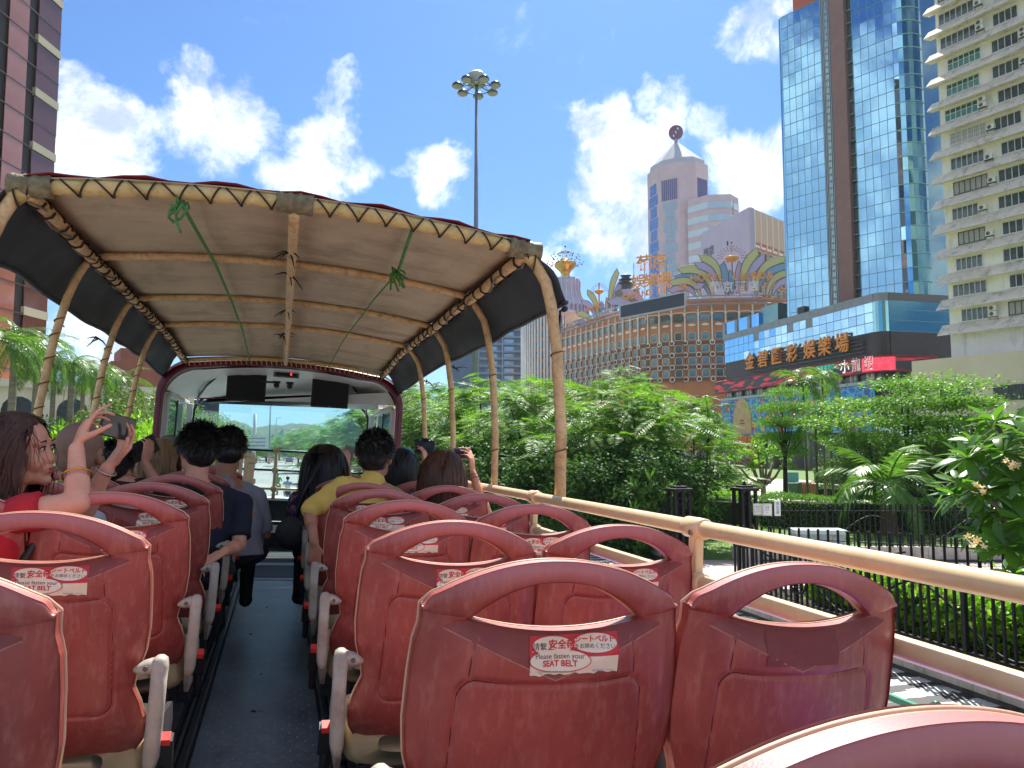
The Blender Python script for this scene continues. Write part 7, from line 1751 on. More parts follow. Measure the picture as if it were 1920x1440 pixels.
# ---- plumeria in front: every leaf its own piece
def plum_leaf(L_, W_, curl, seed):
    m = MB(); n = 7; prof = [.06,.36,.70,.95,1.0,.72,.08]; vs = []
    for i in range(n):
        t = i/(n-1); x = L_*t; z = -curl*L_*t*t; w = W_/2*prof[i]; vs += [(x,-w,z+.16*w),(x,0,z-.06*w),(x,w,z+.16*w)]
    m.add(vs, [(3*i+j,3*i+3+j,3*i+4+j,3*i+1+j) for i in range(n-1) for j in (0,1)]); return m
pleaf = pm('plumeria_leaf', (.055,.15,.022), (.11,.23,.03), rough=.28, scale=1.5, island=.7, transl=.42, spec=.5)
PLM = [plum_leaf(.40,.125,c,i).mesh('leaf', pleaf, True) for i, c in enumerate((.05,.25,.5))]
plbark = pm('plumeria_bark', lin((140,128,112)), lin((104,94,80)), rough=.8, scale=5)
def rosette(t, c, axis, n, s, seed):
    random.seed(seed); q = V((0,0,1)).rotation_difference(V(axis).normalized()).to_matrix().to_4x4()
    for i in range(n):
        a = i*2.399; e = .95 - 1.25*(i/n)*1.0 + random.uniform(-.12,.12)
        put('leaf', random.choice(PLM), t, Matrix.Translation(V(c)) @ q @ RZ(a) @ Matrix.Rotation(-e, 4, 'Y') @ Matrix.Rotation(random.uniform(-.4,.4),4,'X') @ Matrix.Scale(s*random.uniform(.75,1.12), 4))
petal = pm('plumeria_petal', lin((255,240,200)), lin((250,214,130)), rough=.6, transl=.2); 
m = MB()
for k in range(5): a = k*1.2566; m.ell((.03*math.cos(a),.03*math.sin(a),.012),(.028*math.cos(a),.028*math.sin(a),.008),(-.014*math.sin(a),.014*math.cos(a),0),(0,0,.004),8,5)
PET = m.mesh('flower', petal, True)
pb = V((11.55, 8.15, .6)); pl_ = thing('plumeria_tree', 'plumeria with big glossy leaves and cream flowers at the right edge', 'tree', Matrix.Translation(pb))
tips = []; kk = 0
def W(px, py, d): return wpt(px, py, d) - pb
ends = [(1846,925,11.2,26),(1885,1025,10.7,22),(1815,860,11.6,22),(1880,850,11.3,24),(1910,905,10.9,20),(1925,980,10.6,18),(1840,1000,11.5,14),(1795,930,11.9,16),(1925,820,11.3,20),(1865,790,12,16),(1960,1040,10.4,14),(1900,1075,11.4,10),(1800,905,12.2,14),(1860,960,11.6,16),(1830,830,12,16),(1905,800,12,16),(1900,970,11.2,16),(1960,880,11,18)]
m = MB(); root = V((0,0,-.1)); f1 = V((.05,.1,.5)); m.tube([root, f1], [.11,.085], 8)
for px, py, d, n in ends:
    e = W(px, py, d); mid = f1.lerp(e, .55) + V((random.uniform(-.1,.1), random.uniform(-.1,.1), -.12)); m.tube([f1, mid, e], [.06,.042,.03], 7)
    ax = (e-f1).normalized()*.6 + V((0,-.1,.6)); rosette(pl_, e, ax, n+2, 1.12, int(px+py))
part(pl_, 'trunk', m, plbark, True)
for px, py, d in ((1842,916,10.95),(1826,1016,10.5),(1905,868,10.9)):
    random.seed(px)
    for k in range(8): c = W(px, py, d) + V((random.uniform(-.09,.09), random.uniform(-.09,.09), random.uniform(-.07,.07))); put('flower', PET, pl_, Matrix.Translation(c) @ RZ(k) @ Matrix.Rotation(random.uniform(.3,1.3),4,'X'))
# ---- smaller plumeria on the lawn by the kiosk
p = gpt(1432, 940, .15); pl2 = thing('plumeria_tree', 'pale bare limbed plumeria on the lawn beside the bins', 'tree', T(p.x,p.y,.15)); m = MB(); dd = p.x*math.sin(TH)+p.y*math.cos(TH)
f1 = V((0,0,1.0)); m.tube([(0,0,-.1), tuple(f1)], [.2,.16], 8); P_=[];D=[];N=[]
for k, (px, py) in enumerate(((1360,885),(1375,860),(1400,850),(1420,835),(1440,845),(1455,850),(1475,858),(1390,905),(1362,905),(1430,862),(1412,872),(1460,830))):
    e = wpt(px, py, dd+random.uniform(-1.5,1.5)) - V((p.x,p.y,.15)); m.tube([f1, f1.lerp(e,.5)+V((0,0,-.35)), e], [.13,.09,.05], 6)
    for i in range(46): a = i*2.399; el = random.uniform(-.5,1.0); P_.append(tuple(e+V((random.gauss(0,.16),random.gauss(0,.16),random.gauss(0,.12))))); D.append([math.cos(a)*math.cos(el), math.sin(a)*math.cos(el), math.sin(el)]); N.append([0,0,1])
part(pl2, 'trunk', m, plbark, True); v, q = leaves(np.array(P_), np.array(D), np.array(N,float)+RNG.normal(size=(len(N),3))*.3, .62, .17); o = put('foliage', arr_mesh('foliage', v, q, brightl), pl2); o['kind'] = 'stuff'
# ---------------------------------------------------------------- people
skinA = pm('skin_warm', lin((224,164,136)), lin((210,146,120)), rough=.5, scale=18, bump=.03, bscale=160)
skinB = pm('skin_tan', lin((186,130,100)), lin((168,112,86)), rough=.5, scale=18, bump=.03, bscale=160)
skinC = pm('skin_olive', lin((160,116,92)), lin((140,98,78)), rough=.5, scale=16, bump=.03, bscale=160)
hairblk = pm('hair_black', (.010,.009,.009), (.022,.018,.016), rough=.38, scale=60, spec=.4, stretch=(1,1,.2)); hairbrn = pm('hair_brown', (.055,.026,.016), (.12,.058,.034), rough=.45, spec=.3, scale=50, stretch=(1,1,.15)); hairdb = pm('hair_dark_brown', (.040,.018,.012), (.085,.040,.026), rough=.5, spec=.25, scale=50, stretch=(1,1,.15))
hairbl = pm('hair_blond', (.36,.22,.11), (.22,.12,.06), rough=.4, scale=50, stretch=(1,1,.15)); hairgr = pm('hair_grey', (.22,.21,.20), (.10,.095,.09), rough=.6, scale=50)
lipm = pm('lips', lin((176,84,80)), rough=.4); eyew = pm('eye_white', (.7,.68,.65), rough=.25); eyeb = pm('eye_dark', (.012,.009,.008), rough=.2); browm = pm('brow_dark', (.03,.02,.016), rough=.8)
def basis(F, roll=0):
    F = V(F).normalized(); R = F.cross(V((0,0,1))).normalized(); U = R.cross(F)
    if roll: q = Matrix.Rotation(roll, 3, F); R = q @ R; U = q @ U
    return F, R, U
def head_into(m, c, F, R, U, s):
    P = lambda f, r, u: c + (F*f + R*r + U*u)*s
    E_ = lambda p, fr, rr, ur: m.ell(p, R*rr*s, F*fr*s, U*ur*s, 16, 12)
    E_(P(-.012,0,.022), .098, .077, .090); E_(P(.018,0,-.028), .076, .066, .086); E_(P(.040,0,-.082), .042, .042, .032)
    for q in (-1, 1): E_(P(.055,q*.036,-.036), .034, .028, .036); E_(P(-.008,q*.078,-.022), .018, .010, .032); E_(P(.078,q*.030,.018), .014, .026, .010); E_(P(.02,q*.045,-.075),.04,.02,.035)
    m.cone(P(.084,0,.004), .0085*s, P(.094,0,-.034), .0115*s); E_(P(.088,-.011,-.038),.009,.008,.008); E_(P(.088,.011,-.038),.009,.008,.008)
    E_(P(.084,0,-.064), .016, .026, .010); E_(P(.082,0,-.075), .015, .023, .009); E_(P(.070,0,-.100), .022, .024, .018)
def hand_into(m, w, D, Nn, side, curls, s=1.0, thumb=(.5,.6), spread=.16):
    """palm and five fingers. D points along the hand, Nn out of the palm, side = +1 thumb towards D x Nn"""
    D = V(D).normalized(); Nn = (V(Nn) - D*V(Nn).dot(D)).normalized(); S = D.cross(Nn)*side
    kn = []
    for i, (o, l) in enumerate(((.030,.086),(.010,.090),(-.010,.086),(-.028,.078))):
        k = w + D*l*s + S*o*s; kn.append(k); m.cone(w + D*.012*s + S*o*.55*s, .014*s, k, .0115*s, 8)
    m.ell(w + D*.048*s, S*.036*s, D*.044*s, Nn*.014*s, 12, 8)
    L_ = ((.040,.025,.020),(.044,.028,.021),(.041,.026,.020),(.032,.020,.018))
    for i, k in enumerate(kn):
        d = (D + S*spread*(1.2-.8*i)).normalized(); p = k; c = curls[i]; r = .0090*s if i < 3 else .0078*s; ax = d.cross(Nn).normalized()
        for j, l in enumerate(L_[i]):
            d = Matrix.Rotation(c*(.9 if j == 0 else 1.1 if j == 1 else .7), 3, ax) @ d; q = p + d*l*s; m.cone(p, r*(1-.08*j), q, r*(.92-.08*j), 8); p = q
    b = w + D*.022*s + S*.026*s; d = (D*.62 + S*.72 + Nn*thumb[0]).normalized(); p = b
    for j, l in enumerate((.038,.032,.026)):
        q = p + d*l*s; m.cone(p, (.0135-.0018*j)*s, q, (.0118-.0018*j)*s, 8); p = q; d = (d + D*thumb[1]*.6 + Nn*.15 - S*.25*j).normalized()
def strands(c, F, R, U, s, n, mode, length, seed=1, width=.0032, fall=1.0, wave=0):
    """hair ribbons rooted over the skull"""
    g = random.Random(seed); m = MB()
    for _ in range(n):
        th = g.uniform(0, 2*math.pi); ph = math.asin(g.uniform(-.35 if mode != 'short' else -.25, 1))
        loc = V((math.cos(th)*math.cos(ph), math.sin(th)*math.cos(ph), math.sin(ph)))
        if loc.y > (.62 if loc.z < .62 else .95): continue          # keep the face clear
        if loc.z < .05 and loc.y > .15: continue
        nrm = (R*loc.x + F*loc.y + U*loc.z).normalized(); p = c + (R*loc.x*.083 + F*(loc.y*.103-.012) + U*(loc.z*.096+.022))*s
        L_ = length*g.uniform(.75, 1.15); wv = math.floor(th*4)*.9 + g.uniform(-.3,.3); down = V((0,0,-1)); side = nrm.cross(down); side = side.normalized() if side.length > .01 else R
        if mode == 'short': d0 = (nrm*.22 - F*.35*(loc.z) + R*g.uniform(-.45,.45) - U*.35 + U*.4*loc.z + F*g.uniform(-.3,.5)).normalized(); seg = 3
        else: d0 = (nrm*.22 - U*.25 - F*.45*max(0,loc.z) + R*(.6*(1 if loc.x > 0 else -1))*max(0,loc.z)).normalized(); seg = 8
        pts = [p]; d = d0
        for k in range(seg):
            q = pts[-1] + d*(L_/seg)*s
            if mode != 'short':
                rel = q - (c + (U*.012 - F*.012)*s); lx, ly, lz = rel.dot(R)/(.090*s), rel.dot(F)/(.112*s), rel.dot(U)/(.104*s); rr = math.sqrt(lx*lx+ly*ly+lz*lz)
                if rr < 1.0 + .03*g.random() and lz > -1.0: q = c + (U*.012 - F*.012)*s + rel/rr*(1.02+.04*g.random())
                elif lz <= -.8 and math.hypot(lx, ly) < .75: q = q + (R*lx + F*ly)*.012
                d = (d*.35 + V((0,0,-1))*fall + V((math.sin(k*1.7+wv)*wave, math.cos(k*1.3+wv)*wave, 0)) + V((g.uniform(-.1,.1), g.uniform(-.1,.1), 0))).normalized()
                rn = (q - pts[-1]); 
                if rn.length > 1e-5: d = (d + rn.normalized()*.4).normalized()
            else: d = (d + V((0,0,-.12)) + V((g.uniform(-.12,.12), g.uniform(-.12,.12), 0))).normalized()
            pts.append(q)
        w = width*s*g.uniform(.6,1.2); b = len(m.v)
        for k, q in enumerate(pts):
            t = (pts[min(k+1,len(pts)-1)] - pts[max(k-1,0)]); sd = t.cross(nrm); sd = sd.normalized() if sd.length > 1e-6 else side
            ww = w*(1 - (k/len(pts))**3*.8); m.v += [tuple(q - sd*ww), tuple(q + nrm*ww*.25), tuple(q + sd*ww)]
        for k in range(len(pts)-1):
            for j in (0,1): m.f.append((b+3*k+j, b+3*k+1+j, b+3*k+4+j, b+3*k+3+j)); m.m.append(0)
    return m
def haircap(m, c, F, R, U, s, kind):
    P = lambda f, r, u: c + (F*f + R*r + U*u)*s
    m.ell(P(-.022,0,.030), R*.086*s, F*.101*s, U*.092*s, 18, 12)
    if kind in ('long', 'bob'):
        dz = .16 if kind == 'long' else .09
        m.ell(P(-.045,0,-.03), R*.090*s, F*.080*s, U*.11*s, 16, 10); m.ell(P(-.050,0,-.03-dz*.6), R*.084*s, F*.058*s, U*(dz*.8)*s, 16, 10)
    else: m.ell(P(-.045,0,-.015), R*.078*s, F*.066*s, U*.080*s, 16, 10)
def loft_torso(m, hip, neck, side, fwd, W, D_, n=20, infl=0.0, t0=0.0, t1=1.0, shoulder=.2):
    """closed torso from hips to neck base; W, D_ half widths/depths at t = 0, .25, .5, .75, .9, 1"""
    ts = [0,.25,.5,.75,.88,.96,1.0]; rings = []
    for k, t in enumerate(ts):
        if t < t0 - 1e-6: continue
        c = hip.lerp(neck, t) + fwd*(-.03*math.sin(math.pi*t)); w, d = W[k]+infl, D_[k]+infl
        rings.append([c + side*w*abs(math.cos(a))**.8*(1 if math.cos(a) > 0 else -1) + fwd*d*abs(math.sin(a))**.85*(1 if math.sin(a) > 0 else -1) for a in [2*math.pi*i/n for i in range(n)]])
    b = len(m.v); loft(rings, m, True); m.f.append(tuple(b+i for i in range(n-1,-1,-1))); m.m.append(0); e = b+(len(rings)-1)*n; m.f.append(tuple(e+i for i in range(n))); m.m.append(0)
TROUS = pm('dark_trousers', (.02,.022,.03), (.03,.032,.042), rough=.85, scale=30); SHOE = pm('shoe_black', (.012,.012,.013), rough=.6)
def person(label, hip, neck, headc, F, skin, shirt, arms, hair=None, hs=1.0, sleeve=.5, fv=(0,1,0), shw=.185, roll=0, girth=1.0, vox=.008, hkind='short', nstr=2600, hlen=.03, face=False, hvox=None, shirtname='shirt', sleeveless=False, collar=None, wr=.006, shirtz=0.0, fall=1.0, strw=.0032, legs=True, wave=.1):
    hip = V(hip); neck = V(neck); headc = V(headc); t = thing('person', label, 'person', BUS @ T(hip), 'passengers on the upper deck'); o = hip
    L = lambda p: V(p) - o
    fv = V(fv).normalized(); side = fv.cross(V((0,0,1))).normalized()
    h, nk, hc = L(hip), L(neck), L(headc); Fb, R, U = basis(F, roll)
    W = [.165*girth,.150*girth,.160*girth,.178,.165,.10,.065]; D_ = [.12*girth,.11*girth,.112*girth,.115,.095,.065,.055]
    m = MB(); loft_torso(m, h, nk, side, fv, W, D_)
    m.cone(nk - V((0,0,.03)), .062*hs, hc - U*.055*hs - Fb*.018*hs, .054*hs, 12)
    head_into(m, hc, Fb, R, U, hs); sh = {}
    cl = MB(); loft_torso(cl, h - V((0,0,.04)), nk - V((0,0,.006)), side, fv, W, D_, infl=.014)
    for sgn, arm in arms.items():
        S_ = L(arm['sh']) if 'sh' in arm else nk + side*sgn*shw - V((0,0,.075)); E, Wr = L(arm['el']), L(arm['wr'])
        m.cone(nk + side*sgn*.05 - V((0,0,.035)), .055, S_, .052, 12); m.cone(S_, .050, E, .038, 12); m.cone(E, .037, Wr.lerp(E,.05), .026, 12); m.cone(E, .037, E.lerp(Wr,.35), .040, 12)
        if arm.get('hand'):
            hd = arm['hand']; hand_into(m, Wr, hd['D'], hd['N'], hd.get('side',1), hd.get('curl',(.3,.3,.35,.4)), hd.get('s',1.0), hd.get('thumb',(.5,.6)), hd.get('spread',.16))
        if sleeveless: cl.cone(nk + side*sgn*.05 - V((0,0,.045)), .060, nk + side*sgn*.10 - V((0,0,.055)), .052, 12)
        else:
            sl = arm.get('sleeve', sleeve); cl.cone(nk + side*sgn*.05 - V((0,0,.042)), .062, S_, .064, 12); e2 = S_.lerp(E, min(1,sl)); k_ = .060 if sl < .9 else .05
            cl.tube([S_, S_.lerp(e2,.5), e2], [.064,.062,.062 if sl < .9 else .054], 14)
            if sl > 1: cl.tube([E, E.lerp(Wr, (sl-1)*.5), E.lerp(Wr, sl-1)], [.05,.046,.044], 12); cl.sph(E, .05, 12, 8)
    if collar: cl.cone(nk - V((0,0,.01)), .070, nk + V((0,0,.012)), .066, 14)
    bm = merge(m, 'body', skin, vox, 3); put('body', bm, t)
    sm = merge(cl, shirtname, shirt, max(vox,.009), 3, wr, 8); put(shirtname, sm, t)
    if legs:
        lg = MB(); lg.ell(h - V((0,0,.03)), side*.19*girth, fv*.15, V((0,0,.11)), 16, 10); fl = HF - o.z
        for sgn in (-1, 1):
            k_ = h + fv*.42 + side*sgn*.11 + V((0,0,.02)); a_ = V((k_.x, k_.y+.02, fl+.20)); lg.cone(h + side*sgn*.09, .09, k_, .065, 12); lg.cone(k_, .062, a_, .045, 12)
        put('trousers', merge(lg, 'trousers', TROUS, .016, 2), t)
        sh_ = MB()
        for sgn in (-1, 1): a_ = h + fv*.42 + side*sgn*.11; c = V((a_.x, a_.y+.08, fl+.185)); sh_.ell(c, side*.045, fv*.13, V((0,0,.045)), 12, 8)
        part(t, 'shoes', sh_, SHOE, True)
    if hair:
        hm = MB(); haircap(hm, hc, Fb, R, U, hs, hkind if hkind in ('long','bob') else 'short')
        ho = put('hair', merge(hm, 'hair', hair, .008, 3, .003 if hkind == 'short' else .002, 30), t)
        st = strands(hc, Fb, R, U, hs, nstr, 'short' if hkind == 'short' else 'long', hlen, int(abs(hip.x)*1000+abs(hip.y)*77), strw, fall, wave)
        o2 = part(ho, 'hair_strands', st, hair, True, kind='stuff')
    if face:
        P = lambda f, r, u: hc + (Fb*f + R*r + U*u)*hs
        for q in (-1, 1):
            e = MB(); e.ell(P(.083,q*.031,.001), R*.0135*hs, Fb*.008*hs, U*.0048*hs, 12, 8); eo = part(t, 'eye', e, eyew, True)
            e = MB(); e.ell(P(.0895,q*.031,.001), R*.0055*hs, Fb*.003*hs, U*.0056*hs, 10, 6); part(eo, 'iris', e, eyeb, True)
            e = MB(); e.tube([P(.084,q*.016,.002), P(.0925,q*.026,.0085), P(.091,q*.036,.0085), P(.082,q*.047,.002)], .0018*hs, 6); part(eo, 'eyelid', e, eyeb, True)
            e = MB(); e.tube([P(.090,q*.016,.021), P(.094,q*.028,.026), P(.086,q*.046,.022)], [.0016*hs,.003*hs,.0012*hs], 6); part(t, 'eyebrow', e, browm, True)
        e = MB(); e.ell(P(.0965,0,-.0635), R*.021*hs, Fb*.006*hs, U*.0052*hs, 12, 6); e.ell(P(.094,0,-.0735), R*.019*hs, Fb*.006*hs, U*.0062*hs, 12, 6); part(t, 'lips', e, lipm, True)
    return t, hc, Fb, R, U
def phone(label, c, along, up, size=(.155,.077,.009), mat=None, extra=True):
    """slab phone: `along` its long side, `up` its short side"""
    a = V(along).normalized(); u = (V(up) - a*V(up).dot(a)).normalized(); n = a.cross(u); c = V(c)
    M = BUS @ Matrix(((a.x,n.x,u.x,c.x),(a.y,n.y,u.y,c.y),(a.z,n.z,u.z,c.z),(0,0,0,1))); t = thing('phone', label, 'phone', M)
    l, w, h = size; m = MB(); m.box(-l/2,l/2,-h/2,h/2,-w/2,w/2); bevel(part(t, 'case', m, mat or black), .006, 3)
    m = MB(); m.box(-l/2+.004,l/2-.004,h/2+.0003,h/2+.001,-w/2+.004,w/2-.004); part(t, 'screen', m, pm('phone_screen', (.02,.025,.03), (.05,.06,.07), rough=.15, scale=20))
    m = MB(); m.box(-l/2+.012,-l/2+.032,-h/2-.002,-h/2-.0003,w/2-.032,w/2-.012); part(t, 'lens', m, pm('lens_black', (.006,.006,.007), rough=.1))
    return t
B = bpt
# --- woman in red at the left edge, photographing with both hands
hc = B(36,842,2.92); nk = hc + V((-.04,-.04,-.175)); hp = V((hc.x-.03, 2.88, -.66))
redsh = pm('red_top', lin((190,30,44)), lin((168,20,34)), rough=.8, scale=20)
wr1 = B(143,838,2.82); el1 = B(146,944,2.70); wr2 = B(203,875,2.98); el2 = B(160,955,3.02)
pc = B(221,800,2.98)
t, c_, F_, R_h, U_ = person('woman in a red top with wind-blown brown hair holding a phone up with both hands', hp, nk, hc, (.93,-.18,.08), skinA, redsh,
   {1: dict(sh=B(48,962,2.72), el=el1, wr=wr1, hand=dict(D=B(168,778,2.86)-wr1, N=B(220,800,2.9)-wr1+V((.02,0,-.03)), side=-1, curl=(.28,.55,.62,.7), s=1.0, thumb=(.6,.4), spread=.14)),
    -1: dict(sh=nk+V((.02,.2,-.08)), el=el2, wr=wr2, hand=dict(D=B(234,838,3.02)-wr2, N=V((-.2,-.15,.5)), side=1, curl=(.45,.5,.55,.6), s=1.0, thumb=(.5,.5)))},
   hair=hairdb, hs=1.05, sleeve=.35, fv=(.8,.6,0), vox=.006, hkind='long', nstr=3000, hlen=.24, face=True, roll=.12, fall=.9, wave=.45)
m = MB()                                                # loose strands blown over the cheek
g = random.Random(4)
for k in range(8):
    p = c_ + (F_*g.uniform(.03,.07) + R_h*g.uniform(.03,.075) + U_*g.uniform(.05,.10)); d = (F_*g.uniform(.2,.8) - U_*g.uniform(.4,1) + R_h*.25).normalized(); pts = [p]
    for j in range(6): q = pts[-1] + d*.024; pts.append(q); d = (d + F_*g.uniform(-.25,.2) - U_*.2 + R_h*g.uniform(-.1,.15)).normalized()
    m.tube(pts, [.0011,.001,.001,.0009,.0008,.0007,.0004], 4)
part(t, 'loose_strands', m, hairdb, True, kind='stuff')
def ring(parent, c, axis, r, rr, mat, name, fl=1): 
    ax = V(axis).normalized(); x = ax.orthogonal().normalized(); y = ax.cross(x); m = MB(); m.tube([c + (x*math.cos(a)+y*math.sin(a))*r for a in np.linspace(0,2*math.pi,20)], rr, 6, False); return part(parent, name, m, mat, True)
ring(t, (wr1.lerp(el1,.52)-hp), wr1-el1, .041, .0035, pm('bangle_gold', lin((230,160,70)), rough=.25, metal=.9), 'gold_bangle')
ring(t, (wr2.lerp(el2,.10)-hp), wr2-el2, .033, .004, pm('watch_silver', lin((190,180,170)), rough=.3, metal=.9), 'watch_band')
m = MB(); m.tube([nk-hp+V((.10,-.10,.0)), nk-hp+V((.16,-.13,-.10)), nk-hp+V((.1,-.17,-.25))], .018, 8, flat=.4); part(t, 'black_strap', m, black, True)
phone('dark patterned phone held up by the woman in red', pc, B(246,805,3.06)-B(193,792,2.94), V((0,-.1,1)), (.165,.082,.010), pm('phone_case_marbled', (.016,.012,.011), (.05,.038,.035), rough=.5, scale=40))
# --- shaven headed man
hc = B(152,846,3.60); nk = hc + V((-.0,-.05,-.185))
whsh = pm('grey_white_shirt', lin((176,178,186)), lin((156,160,170)), rough=.85, scale=12)
t, c_, F_, R_h, U_ = person('man with a shaven head and pale grey collar behind the woman in red', (hc.x-.02,3.68,-.64), nk, hc, (.25,1,.0), skinC, whsh,
   {1: dict(el=nk+V((.26,.10,-.32)), wr=nk+V((.16,.34,-.30))), -1: dict(el=nk+V((-.24,.12,-.32)), wr=nk+V((-.1,.34,-.30)))}, hs=1.10, collar=True, shw=.21, girth=1.1)
m = MB(); haircap(m, c_ + U_*-.004, F_, R_h, U_, 1.015, 'short'); put('stubble', merge(m, 'stubble', pm('stubble', lin((126,98,84)), lin((140,108,90)), rough=.8, scale=120), .008, 3), t)
m = MB(); m.tube([c_ + R_h*.10 - F_*.02 - U_*.01, c_ + R_h*.098 + F_*.05 + U_*.0, c_ + R_h*.09 + F_*.1], .004, 6); part(t, 'spectacle_arm', m, black, True)
# --- passenger in black with a dark tablet
hc = B(212,872,4.45); nk = B(236,900,4.42); wr = B(270,866,4.55)
t, c_, F_, R_h, U_ = person('passenger in a black top holding up a dark tablet, face hidden', (nk.x,4.4,-.64), nk, hc, (-.1,1,.0), skinA, pm('black_top', (.010,.011,.016), (.016,.017,.024), rough=.9, scale=20),
   {1: dict(sh=nk+V((.15,0,-.05)), el=nk+V((.26,.05,-.20)), wr=wr, sleeve=.8, hand=dict(D=V((.02,.02,.1)), N=V((-.6,.5,.1)), side=-1, curl=(.5,.55,.6,.6), s=.95)), -1: dict(el=nk+V((-.22,.15,-.25)), wr=nk+V((-.08,.25,-.02)), sleeve=.8)}, hair=hairblk, hs=1.0, girth=1.05, shw=.16)
phone('black tablet tilted in the hand of the passenger in black', B(262,845,4.60), B(290,833,4.64)-B(236,862,4.56), V((0,-.1,1)), (.205,.105,.010))
# --- blond woman
hc = B(298,858,5.25); nk = hc + V((-.02,-.03,-.165))
person('woman with long wavy blond hair facing forward on the left', (nk.x,5.25,-.64), nk, hc, (.2,1,-.1), skinA, pm('dark_red_top', lin((70,24,30)), rough=.9), {1: dict(el=nk+V((.2,.1,-.3)), wr=nk+V((.1,.3,-.3))), -1: dict(el=nk+V((-.2,.1,-.3)), wr=nk+V((-.1,.3,-.3)))}, hair=hairbl, hkind='long', hlen=.25, wave=.55, nstr=2200, hs=.98, strw=.004, shw=.15)
# --- grey haired man
hc = B(318,846,6.75); nk = hc + V((0,-.03,-.17))
person('grey haired man in a white collar near the front left', (nk.x,6.76,-.62), nk, hc, (.3,1,0), skinB, pm('white_shirt', lin((214,214,218)), lin((196,198,204)), rough=.85, scale=12), {1: dict(el=nk+V((.22,.1,-.3)), wr=nk+V((.1,.3,-.3))), -1: dict(el=nk+V((-.22,.1,-.3)), wr=nk+V((-.1,.3,-.3)))}, hair=hairgr, nstr=1800, hlen=.012, hs=1.05, collar=True)
# --- man in navy T-shirt
hc = B(372,842,4.46); nk = hc + V((.005,-.04,-.175)); wr = B(420,1035,4.12); el = B(448,1022,4.30)
t, c_, F_, R_h, U_ = person('man in a navy T-shirt and glasses with thick black hair, left of the aisle', (nk.x+.03,4.40,-.62), nk, hc, (-.45,1,.02), skinA, pm('navy_tshirt', (.010,.014,.030), (.016,.022,.042), rough=.9, scale=20),
   {1: dict(sh=nk+V((.235,-.01,-.10)), el=el, wr=wr, sleeve=.82, hand=dict(D=V((-.5,-.35,-.25)), N=V((0,.2,-1)), side=-1, curl=(.6,.6,.6,.6))), -1: dict(el=nk+V((-.26,.12,-.30)), wr=nk+V((-.12,.34,-.28)))}, hair=hairblk, nstr=3600, hlen=.042, hs=1.08, shw=.21, girth=1.12)
m = MB(); P = lambda f, r, u: c_ + (F_*f + R_h*r + U_*u)*1.08
m.tube([P(-.01,-.083,.0), P(.04,-.082,.004), P(.088,-.062,.004)], .0025, 6); m.tube([P(.09,-.034+.027*math.cos(a),.0+.02*math.sin(a)) for a in np.linspace(0,2*math.pi,16)], .002, 5, False); m.tube([P(.09,.034+.027*math.cos(a),.0+.02*math.sin(a)) for a in np.linspace(0,2*math.pi,16)], .002, 5, False); part(t, 'glasses', m, pm('glasses_frame', lin((180,170,150)), rough=.3, metal=.8), True)
# --- man in grey shirt with a thinning crown
hc = B(428,844,5.32); nk = hc + V((.0,-.045,-.185)); 
t, c_, F_, R_h, U_ = person('man in a grey shirt with a thinning crown, leaning into the aisle', (nk.x+.06,5.18,-.62), nk, hc, (-.1,1,-.25), skinB, pm('grey_shirt', lin((150,154,170)), lin((136,140,156)), rough=.85, scale=10),
   {1: dict(sh=nk+V((.20,-.02,-.10)), el=nk+V((.27,.0,-.34)), wr=nk+V((.18,.24,-.42)), sleeve=.95), -1: dict(el=nk+V((-.24,.12,-.3)), wr=nk+V((-.1,.34,-.3)))}, hair=hairblk, nstr=2600, hlen=.03, hs=1.16, shw=.2, girth=1.28, collar=True)
m = MB(); m.ell(c_ - F_*.045 + U_*.088, R_h*.034, (F_*.6-U_*.2)*.03, (U_*.8-F_*.5)*.024, 12, 8); part(t, 'bald_spot', m, skinB, True)
# --- woman in the black cap
hc = B(614,868,5.30); nk = hc + V((.0,-.03,-.17))
flo = pm('floral_top', lin((36,30,56)), lin((170,60,70)), rough=.85, scale=34, thr=(.52,.62), dirt=(lin((190,190,200)), 40, .7))
t, c_, F_, R_h, U_ = person('woman with long black hair and a backward black cap in a floral top', (nk.x,5.26,-.62), nk, hc, (.55,.85,0), skinA, flo, {1: dict(el=nk+V((.2,.12,-.18)), wr=B(650,872,5.45), hand=dict(D=V((0,.1,.5)), N=V((-.5,.5,0)), side=-1, curl=(.7,.7,.7,.7), s=.9)), -1: dict(el=nk+V((-.2,.02,-.3)), wr=nk+V((-.1,.3,-.3)))}, hair=hairblk, hkind='long', hlen=.33, nstr=2600, hs=1.04, shw=.17, strw=.004)
cap = thing('baseball_cap', 'black cap worn backwards by the long haired woman on the right', 'cap', BUS @ T(V((5,5,5))*0 + (c_ + V((nk.x,5.26,-.62)))))
m = MB()
for k in range(8): 
    pass
m.ell(-F_*.012 + U_*.045, R_h*.093, F_*.108, U_*.082, 18, 10); part(cap, 'crown', m, black, True)
m = MB(); m.ell(-F_*.125 + U_*.062, R_h*.06, (F_*.85+U_*-.1)*.055, U_*.007, 16, 6); part(cap, 'peak', m, black, True)
phone('phone in a grey case beside the black cap', B(652,856,5.55), V((.2,.1,1)), V((1,.3,0)), (.15,.075,.012), pm('phone_grey', lin((120,112,104)), rough=.5))
